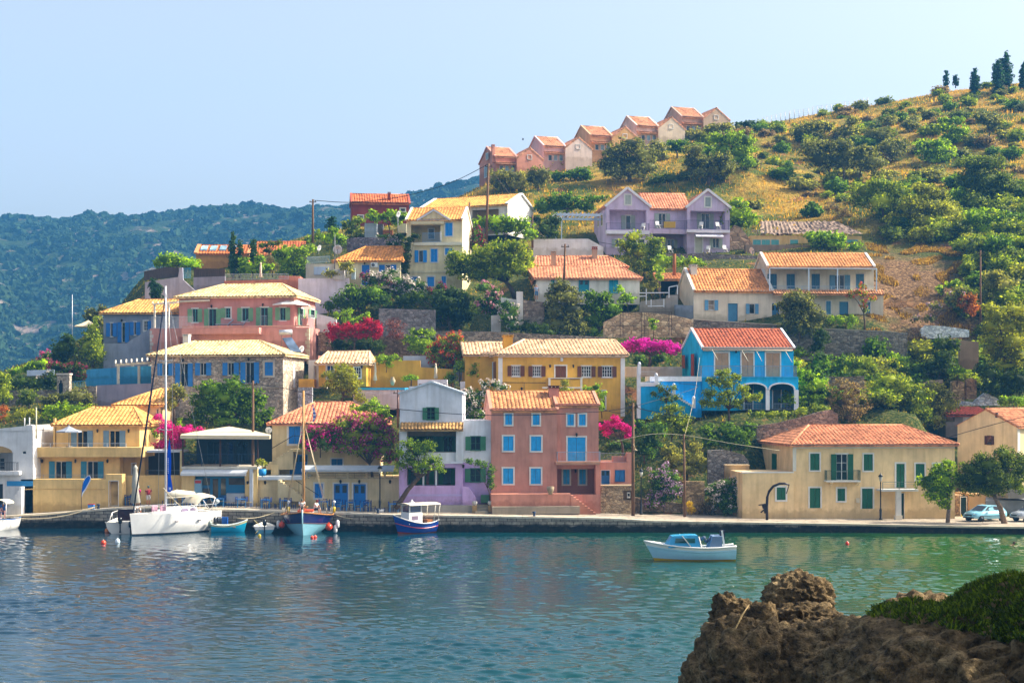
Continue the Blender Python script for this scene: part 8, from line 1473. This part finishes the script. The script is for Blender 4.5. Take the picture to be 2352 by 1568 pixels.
for px,wh in WHO.items():
    for i,(dx,dy,rz) in enumerate(((-.65,0,-1.57),(.65,.05,1.57),(0,.65,0),(.1,-.62,3.14))):
        if i==3 and px % 2:continue
        p=quay_at(px,2.6)+Vector((dx,dy,0));a=rz+math.pi*0+rr.uniform(-.3,.3);lab=('blue taverna chair left of the table ','blue taverna chair right of the table ','blue taverna chair behind the table ','blue taverna chair on the water side of the table ')[i]+wh
        if first[0]:ch.location=p;ch.rotation_euler=(0,0,a);ch['label']=lab;first[0]=False
        else:copy_tree(ch,p,a,lab)
    p=quay_at(px,2.6)
    if first[1]:tb_.location=p;tb_['label']='blue taverna table '+wh;first[1]=False
    else:copy_tree(tb_,p,rr.uniform(-.2,.2),'blue taverna table '+wh)
zoom('C')
for x,l in ((870,'left grey sun lounger on the pink terrace'),(1045,'right grey sun lounger on the pink terrace')):
    A=W(x,1200,164.2);o=thing('sun_lounger',l,'sun lounger',A,0,'sun loungers on the pink terrace');MB().box(-.9,.45,-.3,.3,.28,.34).build('seat',M('fabric','#a9b0bc'),o);MB().beam((.45,0,.32),(1.0,0,.85),.06,.6,Vector((0,1,0))).build('backrest',M('fabric','#a9b0bc'),o)
    for lx in (-.8,.4):MB().box(lx,lx+.06,-.3,.3,0,.28).build('leg',M('metal','#8a8f98'),o)
A=W(1305,1165,164.8);o=thing('lifebuoy','white ring lifebuoy hanging beside the terrace door','lifebuoy',A);m=MB();c=(W(1305,1122,164.8) - A);m.tube([c+Vector((.27*math.cos(a),0,.27*math.sin(a))) for a in [2*math.pi*i/16 for i in range(17)]],.07,6);m.build('ring',M('gloss','#e2dcd4'),o)
A=W(1818,1185,164.2);o=thing('flower_pot','terracotta pot with a cycad on the pink terrace corner','pot',A);MB().lathe((0,0,0),[(.2,0),(.36,.75),(.4,.8),(.34,.8),(.3,.7)],12).build('pot',M('stucco','#b8765a'),o);m=MB()
for k in range(14):a=k*2.4;m.beam((0,0,.8),(.55*math.cos(a),.3*math.sin(a),1.25 - .2*(k % 3)),.09,.02)
m.build('fronds',M('leaf',*LEAF['moss']),o)
for x,l in ((1448,'left wicker chair under the white parasol'),(1600,'middle wicker chair under the white parasol'),(1690,'right wicker chair under the white parasol')):
    A=W(x,1190,164.4);o=thing('wicker_chair',l,'chair',A,.3,'wicker chairs on the pink terrace');MB().box(-.25,.25,-.25,.25,.38,.45).build('seat',M('wood','#b5925c'),o);m=MB().loft([[(.3*math.cos(a),.28*math.sin(a),z) for a in [math.pi*i/8 for i in range(9)]] for z in (.45,.85)],closed=False,cap=False);m.build('backrest',M('wood','#b5925c'),o)
    for lx in (-.22,.22):
        for ly in (-.22,.22):MB().box(lx - .02,lx+.02,ly - .02,ly+.02,0,.38).build('leg',M('wood','#a0804c'),o)
A=W(1590,1420,158.5);o=thing('solar_water_heater','solar water heater with silver tank on the stone villa roof','water heater',A);q=lambda x,y,d=0:W(x,y,158.5+d) - A
t_=MB().tube([q(1520,1262,.6),q(1668,1255,.6)],.26,12).build('tank',M('metal','#c6cad2'),o);MB().add([q(1555,1325),q(1665,1318),q(1775,1485,-1.4),q(1655,1480,-1.4),q(1555,1335),q(1665,1328),q(1775,1497,-1.4),q(1655,1492,-1.4)],[(3,2,1,0),(4,5,6,7),(2,3,7,6),(0,1,5,4)]).build('collector_panel',M('glass','#5a6a80'),o);m=MB()
for x in (1548,1662):m.beam(q(x,1450,.6),q(x,1265,.6),.06)
m.build('stand',M('metal','#7d7466'),o)
def chairset(sheet,Y,items,lab):
    zoom(sheet)
    for i,(x,y) in enumerate(items):
        A=W(x,y,Y);o=thing('garden_chair',lab[i],'chair',A,.4*(-1)**i,'white garden chairs by the lavender house');MB().box(-.25,.25,-.25,.25,.4,.45).build('seat',M('paint','#dcd8d4'),o);MB().beam((0,.25,.42),(0,.38,.95),.5,.05,Vector((0,1,0))).build('backrest',M('paint','#dcd8d4'),o)
        for lx in (-.22,.22):MB().beam((lx,.22,.4),(lx,-.25,0),.04).beam((lx,-.22,.4),(lx,.25,0),.04).build('leg',M('paint','#dcd8d4'),o)
chairset('O',196.2,[(1610,1140),(1970,1145),(2125,1148),(1475,1155)],['white folding chair left of the yellow towel on the middle balcony','left white folding chair on the right balcony','right white folding chair on the right balcony','white folding chair on the left balcony'])
chairset('O',195.3,[(1715,1350),(2030,1348),(2185,1345)],['white garden chair in the shaded ground floor recess','white garden chair before the pale ground floor door','white deck chair at the right ground floor corner'])
zoom('O');A=W(1705,1142,196.9);o=MB().box(-S(50,197),S(50,197),-.03,.03,-S(2,197),S(52,197)).build('towel',M('fabric','#c9a040'));o.location=A+Vector((0,-.2,.1));tag(o,'yellow towel drying on the middle balcony rail','towel')
zoom('G');A=W(793,1118,155.3);o=MB().lathe(A,[(.12,0),(.28,.35),(.3,.5),(.16,.78),(.2,.85),(.14,.85)],12).build('clay_urn',M('stucco','#c9b28e'));tag(o,'large beige clay urn on the pool terrace','urn')
zoom('J');o=MB().lathe(W(945,988,132.8),[(.16,0),(.3,.4),(.33,.62),(.24,.66),(.28,.7),(.22,.7)],12).build('clay_urn',M('stucco','#9a8a70'));tag(o,'weathered urn on the front ledge of the pink house','urn')
for x,l in ((55,'white flower pot left of the lilac house steps'),(240,'white flower pot right of the lilac house steps')):A=W(x,1118,133);o=thing('flower_pot',l,'pot',A,0,'pots by the lilac house steps');MB().box(-.2,.2,-.15,.3,-.65,0).build('plinth',M('stucco','#c0a070'),o);MB().lathe((0,0,.003),[(.12,0),(.24,.2),(.22,.38),(.16,.38)],12).build('pot',M('stucco','#d8d6d4'),o)
zoom('T');o=MB().lathe(W(1318,770,136.4),[(.3,0),(.36,.3),(.34,.62),(.3,.62)],14).build('planter',M('paint','#1f86c4'));tag(o,'round blue planter on the balcony slab beside the stairs','planter');pl('T',136.4,'potted_shrub','yellowish shrub growing in the round blue planter','shrub','gold',(1318,700),[(1310,610,50,30)],.16,trunk=.04)
zoom('W')
o=thing('crate_pile','blue and red cool box on the quay before the yellow wall','box',quay_at(370 - 2,1.2));o.location=W(1795,665,134.8);MB().box(-.28,.22,-.2,.2,0,.42).build('box',M('gloss','#4a86d0'),o);MB().box(-.28,.24,-.22,.22,.42,.48).build('lid',M('gloss','#c43a4a'),o)
def bollard(px,label,dY=.5):
    p=quay_at(px,dY);o=MB().lathe(p,[(.16,0),(.1,.08),(.1,.25),(.17,.32),(.15,.4),(.03,.42)],12).build('mooring_bollard',M('metal','#1a2c4a'));tag(o,label,'bollard')
bollard(226,'dark bollard holding the ropes at the left quay');bollard(1227,'small blue bollard on the quay before the pink house');bollard(868,'small bollard at the foot of the tub lamp')
def rope(a,b,sag,label):
    n=9;P=[a.lerp(b,i/n) - Vector((0,0,sag*4*(i/n)*(1 - i/n))) for i in range(n+1)];o=MB().tube([p - a for p in P],.035,5).build('mooring_rope',M('fabric','#c9b894'));o.location=a;tag(o,label,'rope')
zoom('D');rope(quay_at(226,.5)+Vector((0,0,.2)),W(22,1184,132.3),.25,'pale mooring rope from the left bollard to the boat at the left edge');rope(quay_at(226,.45)+Vector((0,0,.25)),W(24,1188,132),.5,'lower pale mooring rope to the boat at the left edge');rope(quay_at(868,.5)+Vector((0,0,.2)),W(772,1182,131),.45,'pale mooring rope from tub lamp bollard to the wooden sailboat');rope(quay_at(640,.2),W(545,1178+12,130.6),.25,'slack rope along the quay wall above the small boats');rope(W(375,1120,128.5),W(420,1166,127.5),.1,'green white halyard from yacht mast to deck')
zoom('T');o=MB().box(*(W(782,0,132.1).x,W(912,0,132.1).x),132.0,132.35,W(0,1345,132.1).z,W(0,1252,132.1).z).build('blue_board',M('paint','#1454a4'));tag(o,'bright blue wooden board leaning at the quay wall by the turquoise boat','board')
# -- cars
def car(label,px,py,Y,ang,col,group='cars parked on the quay'):
    zoom('D');o=thing('parked_car',label,'car',W(px,py,Y),math.radians(ang),group);c=M('gloss',col);st=[(-1.9,.55,.78,.7),(-1.75,.35,.92,.8),(-1.3,.28,.96,.83),(0,.26,.97,.84),(.9,.28,.95,.83),(1.55,.32,.82,.8),(1.88,.42,.66,.66)]
    m=MB().loft([[(x,-w,z0),(x,-w*1.02,(z0+z1)/2),(x,-w*.94,z1),(x,w*.94,z1),(x,w*1.02,(z0+z1)/2),(x,w,z0)] for x,z0,z1,w in st]);m.build('body',c,o)
    cab=[(-1.7,.94,.74,.95),(-1.35,1.36,.64,.95),(-.3,1.44,.64,.95),(.25,1.4,.62,.95),(1.0,.95,.76,.93)]
    m=MB().loft([[(x,-.76,zb),(x,-w,z),(x,w,z),(x,.76,zb)] for x,z,w,zb in cab],smooth=False);m.build('cabin',c,o);g=M('glass','#10161c')
    MB().quad((.32,-.58,1.375),(.32,.58,1.375),(.96,.68,.99),(.96,-.68,.99)).build('windscreen',g,o)
    for s in (1,-1):
        MB().add([(-.25,s*.7,1.0),(.68,s*.775,1.0),(.28,s*.665,1.32),(-.25,s*.675,1.37)],[(0,1,2,3)]).add([(-1.4,s*.76,1.0),(-.33,s*.74,1.0),(-.33,s*.68,1.37),(-1.25,s*.68,1.32)],[(0,1,2,3)]).build('side_window',g,o)
        MB().ball((1.68,s*.55,.66),(.16,.18,.09),10,6).build('headlight',M('gloss','#c9d6dc'),o);MB().box(-1.2,1.2,s*.83,s*.87,.52,.57).build('side_strip',M('paint','#1f2c34'),o)
        for x in (1.15,-1.25):
            w=MB().lathe((x,s*.76,.3),[(.2,-.1),(.3,-.09),(.3,.09),(.2,.1)],16,'y').build('wheel',M('paint','#101214'),o);MB().lathe((x,s*.86,.3),[(.02,0),(.18,0),(.18,-.04)],12,'y').build('hubcap',M('metal','#6a7680'),w)
    MB().box(1.83,1.9,-.42,.42,.55,.66).build('grille',M('paint','#14181c'),o);MB().box(1.8,1.93,-.62,.62,.33,.42).build('bumper_trim',M('paint','#14202a'),o);MB().box(.2,.42,.86,.98,.95,1.06).build('mirror',c,o);return o
car('light blue hatchback parked under the leaning tamarisk',2262,1196.5,133.8,206,'#86c4da');car('silver car half cut off by the right edge',2372,1197,133.6,196,'#a9b2bc')
zoom('O');A=W(452,385,205);o=thing('bird','small dark bird gliding in the sky left of the stepped houses','bird',A);MB().loft([[(x,r*math.cos(a),r*math.sin(a)) for a in [2*math.pi*i/8 for i in range(8)]] for x,r in ((-.28,.01),(-.1,.05),(.08,.07),(.2,.05),(.28,.01))]).add([(-.28,-.02,0),(-.28,.02,0),(-.42,.09,0),(-.42,-.09,0)],[(0,1,2,3)]).add([(.1,.03,.03),(-.1,.03,.03),(-.12,.2,.34),(-.2,.32,.52),(.02,.2,.34)],[(0,1,2,3,4)]).add([(.1,-.03,.03),(-.1,-.03,.03),(-.12,-.2,.34),(-.2,-.32,.52),(.02,-.2,.34)],[(0,1,2,3,4)]).build('body',M('fabric','#241f1e'),o);o.rotation_euler=(.3,0,.5);o.scale=(.6,)*3
zoom('R');m=MB();m2=MB();prev=None;A=None;k=0
for x in range(300,2360,36):
    py=np.interp(x,[300,600,880,1260,1400,1560,1800,2100,2360],[690,610,575,480,455,425,370,325,305]);g=hit(x,py,225) or hit(x,py+12,225)
    if g is None:continue
    if A is None:A=g.copy()
    p=g - A;m.tube([p+Vector((0,0,-.4)),p+Vector((0,0,1.9))],.05,5)
    if prev is not None:
        for z in (.3,.7,1.1,1.5,1.85):m2.tube([prev+Vector((0,0,z)),p+Vector((0,0,z))],.014,3)
    prev=p
o=thing('wire_fence','thin wire mesh fence following the crest of the right slope','fence',A);m.build('fence_posts',M('metal','#8a8478'),o)['kind']='stuff';m2.build('wires',M('metal','#8c8c8c'),o)
# -- foreground rocks
t=NT('rock');p=t.pos();a=t.noise(1.6,6,.7,p);b=t.noise(7,6,.72,p);c=t.noise(26,4,.7,p);v=t.add('ShaderNodeTexVoronoi',feature='DISTANCE_TO_EDGE');v.inputs['Scale'].default_value=3.5;t.link(p,v.inputs['Vector'])
col=t.mix(1,t.ramp(a,[(.3,'#4c4130'),(.5,'#8c7654'),(.7,'#c6ac80')]),t.ramp(b,[(.36,(.22,)*3),(.5,(.9,)*3),(.7,(1.45,)*3)]),'MULTIPLY');t.base(t.mix(1,col,t.ramp(c,[(.3,(.6,)*3),(.65,(1.1,)*3)]),'MULTIPLY'))  # pits darkened in the base colour to deepen crevice shade
hh=t.add('ShaderNodeMath',operation='MULTIPLY_ADD');t.link(c,hh.inputs[0]);hh.inputs[1].default_value=.6;t.link(b,hh.inputs[2]);t.bump(hh.outputs[0],1,.22);t.set(.92,0,.15);M_ROCK=t.m
def rock(name,label,cx,cy,rx,ry,Y,ry_d=None,sub=6,amp=.16,seed=0,down=1.0,mat=None,squash=0):
    import bmesh
    zoom('F');bm=bmesh.new();bmesh.ops.create_icosphere(bm,subdivisions=sub,radius=1);c=W(cx,cy,Y);R_=Vector((S(rx,Y),ry_d or S(rx,Y)*.8,S(ry,Y)));ms_=(R_.x+R_.z)/2
    for vv in bm.verts:
        d=vv.co.copy();q=Vector((d.x*R_.x,d.y*R_.y,d.z*R_.z));s=q*(1.5/ms_)+Vector((seed,0,0));s2=q*2.2+Vector((0,seed,0))
        w=noise.voronoi(q*(2.6/max(ms_,.8)**.5)+Vector((seed,seed,0)))[0];r_=noise.ridged_multi_fractal(q*1.9+Vector((seed,1,2)),1.0,2.1,5,1.0,2.0)
        k=1+amp*1.1*noise.fractal(s,1,2,4)+amp*.34*(r_ - 1.1) - .30*amp*max(0,.28 - (w[1] - w[0]))*6+.05*noise.fractal(q*7,.7,2,5)/max(ms_,.5)+.02*(noise.ridged_multi_fractal(q*9,.8,2,4,1.0,2.0) - 1)/max(ms_,.5)
        q*=k
        if q.z<0:q.z*=down
        vv.co=q
    me=bpy.data.meshes.new(name);bm.to_mesh(me);bm.free();me.polygons.foreach_set('use_smooth',np.ones(len(me.polygons),bool));me.materials.append(mat or M_ROCK);o=bpy.data.objects.new(name,me);COL.objects.link(o);o.location=c;tag(o,label,'rock');return o
rock('boulder','rounded sunlit boulder, highest of the shore rocks',935,575,225,175,31,sub=6,amp=.17,seed=4)
rock('shore_rock','broken rock ledge that the sunlit boulder sits on',970,760,270,170,30.2,1.3,sub=6,amp=.2,seed=77,down=3)
rock('shore_rock','knobbly brown rock knob at the left of the shore rocks',520,700,150,170,29.5,sub=6,amp=.22,seed=9,down=3)
rock('shore_rock','rounded rock lobe between the left knob and the boulder',715,730,105,155,29,sub=5,amp=.2,seed=14,down=3)
rock('shore_rock','big shaded rock face sloping to the water at the bottom',640,1200,430,520,28.5,1.6,sub=6,amp=.16,seed=21,down=2.5)
rock('shore_rock','flat sunlit rock shelf between boulder and grassy headland',1160,1010,470,320,28.6,1.7,sub=6,amp=.14,seed=33,down=3)
hd_=rock('headland','large dark shaded headland at the lower right corner',2000,1180,900,560,25.5,3.4,sub=6,amp=.13,seed=41,down=2.5)
rock('shore_rock','low ridge of pale rocks at the tip of the grassy headland',1700,700,260,170,30,.8,sub=5,amp=.2,seed=52,down=3)
rock('headland','high shaded shoulder of the headland cut by the right edge',2560,1050,700,600,25,3.6,sub=6,amp=.12,seed=63,down=2.5)
vs=[];ns=[]
for o in [x for x in COL.objects if x.name.startswith('headland')]:
    me=o.data;n=len(me.vertices);a=np.empty(n*3,np.float32);me.vertices.foreach_get('co',a);b=np.empty(n*3,np.float32);me.vertices.foreach_get('normal',b);vs.append(a.reshape(-1,3)+np.array(o.location));ns.append(b.reshape(-1,3))
V=np.concatenate(vs);N_=np.concatenate(ns);px=CX+V[:,0]*F/V[:,1];py=YH - (V[:,2] - HC)*F/V[:,1];fx=(px*1.7415 - 2596)*1.568;fy=(py*1.7415 - 2031)*1.568
lim=np.interp(fx,[1380,1600,1800,2000,2200,2400,2700],[690,700,720,790,830,900,950])+60*np.array([noise.noise(Vector(v)*1.7) for v in V]);k=(fx>1390) & (fy<lim) & (N_[:,2]>.0)
V,N_=V[k],N_[k];idx=RNG.integers(0,len(V),70000) if len(V) else []
b=V[idx]+RNG.normal(0,.035,(len(idx),3))*(1,1,.3);d=N_[idx]*.7+RNG.normal(0,.45,(len(idx),3))+np.array([0,0,.5]);d/=np.linalg.norm(d,axis=1,keepdims=True);h=RNG.uniform(.04,.11,(len(idx),1));sd_=np.cross(d,unit(len(idx)));sd_/=np.linalg.norm(sd_,axis=1,keepdims=True);w=.012
struct(quads_obj('ground_cover',np.stack([b - sd_*w,b+sd_*w,b+d*h+sd_*w*.7,b+d*h - sd_*w*.7],1),M('leaf','#2a3f10','#4a5f1c')),'stuff')
zoom('F');o=MB().tube([W(628,605,28.6),W(585,670,28.3),W(545,750,28.1),W(525,825,28)],[.012,.016,.016,.012],6).build('dry_stick',M('wood','#b59a68'));tag(o,'pale dry stick leaning on the knobbly left rock','stick')
L_=[((RNG.uniform(-2.0,3.6),RNG.uniform(-2.6,1.0),8.2+RNG.uniform(-1.6,2.2)),RNG.uniform(1.3,1.8),RNG.uniform(1.0,1.3),RNG.uniform(1,1.5)) for _ in range(24)]
o=thing('pine_tree','unseen tall pine added on the headland outside the right edge to shade the rocks','tree',(14.6,28.0,5.8));q,ex,CC=foliage(L_,.16,.8);quads_obj('crown',q,M('leaf',*LEAF['fig']),o,extra=ex);MB().tube([(0,0,-3),(.1,0,4),(0,0,8.4)],[.3,.24,.12],9).build('trunk',M('bark','#5a4a3c'),o)  # pine added out of view, crown placed to cast shade on the rocks
copy_tree(o,(17.5,20.5,4.8),2.1,'second tall pine on the headland outside the right edge');copy_tree(o,(13.2,13.5,6.2),4.0,'third tall pine on the headland, nearest the viewer outside the right edge')  # two more pines added out of view to keep sky light off the rocks
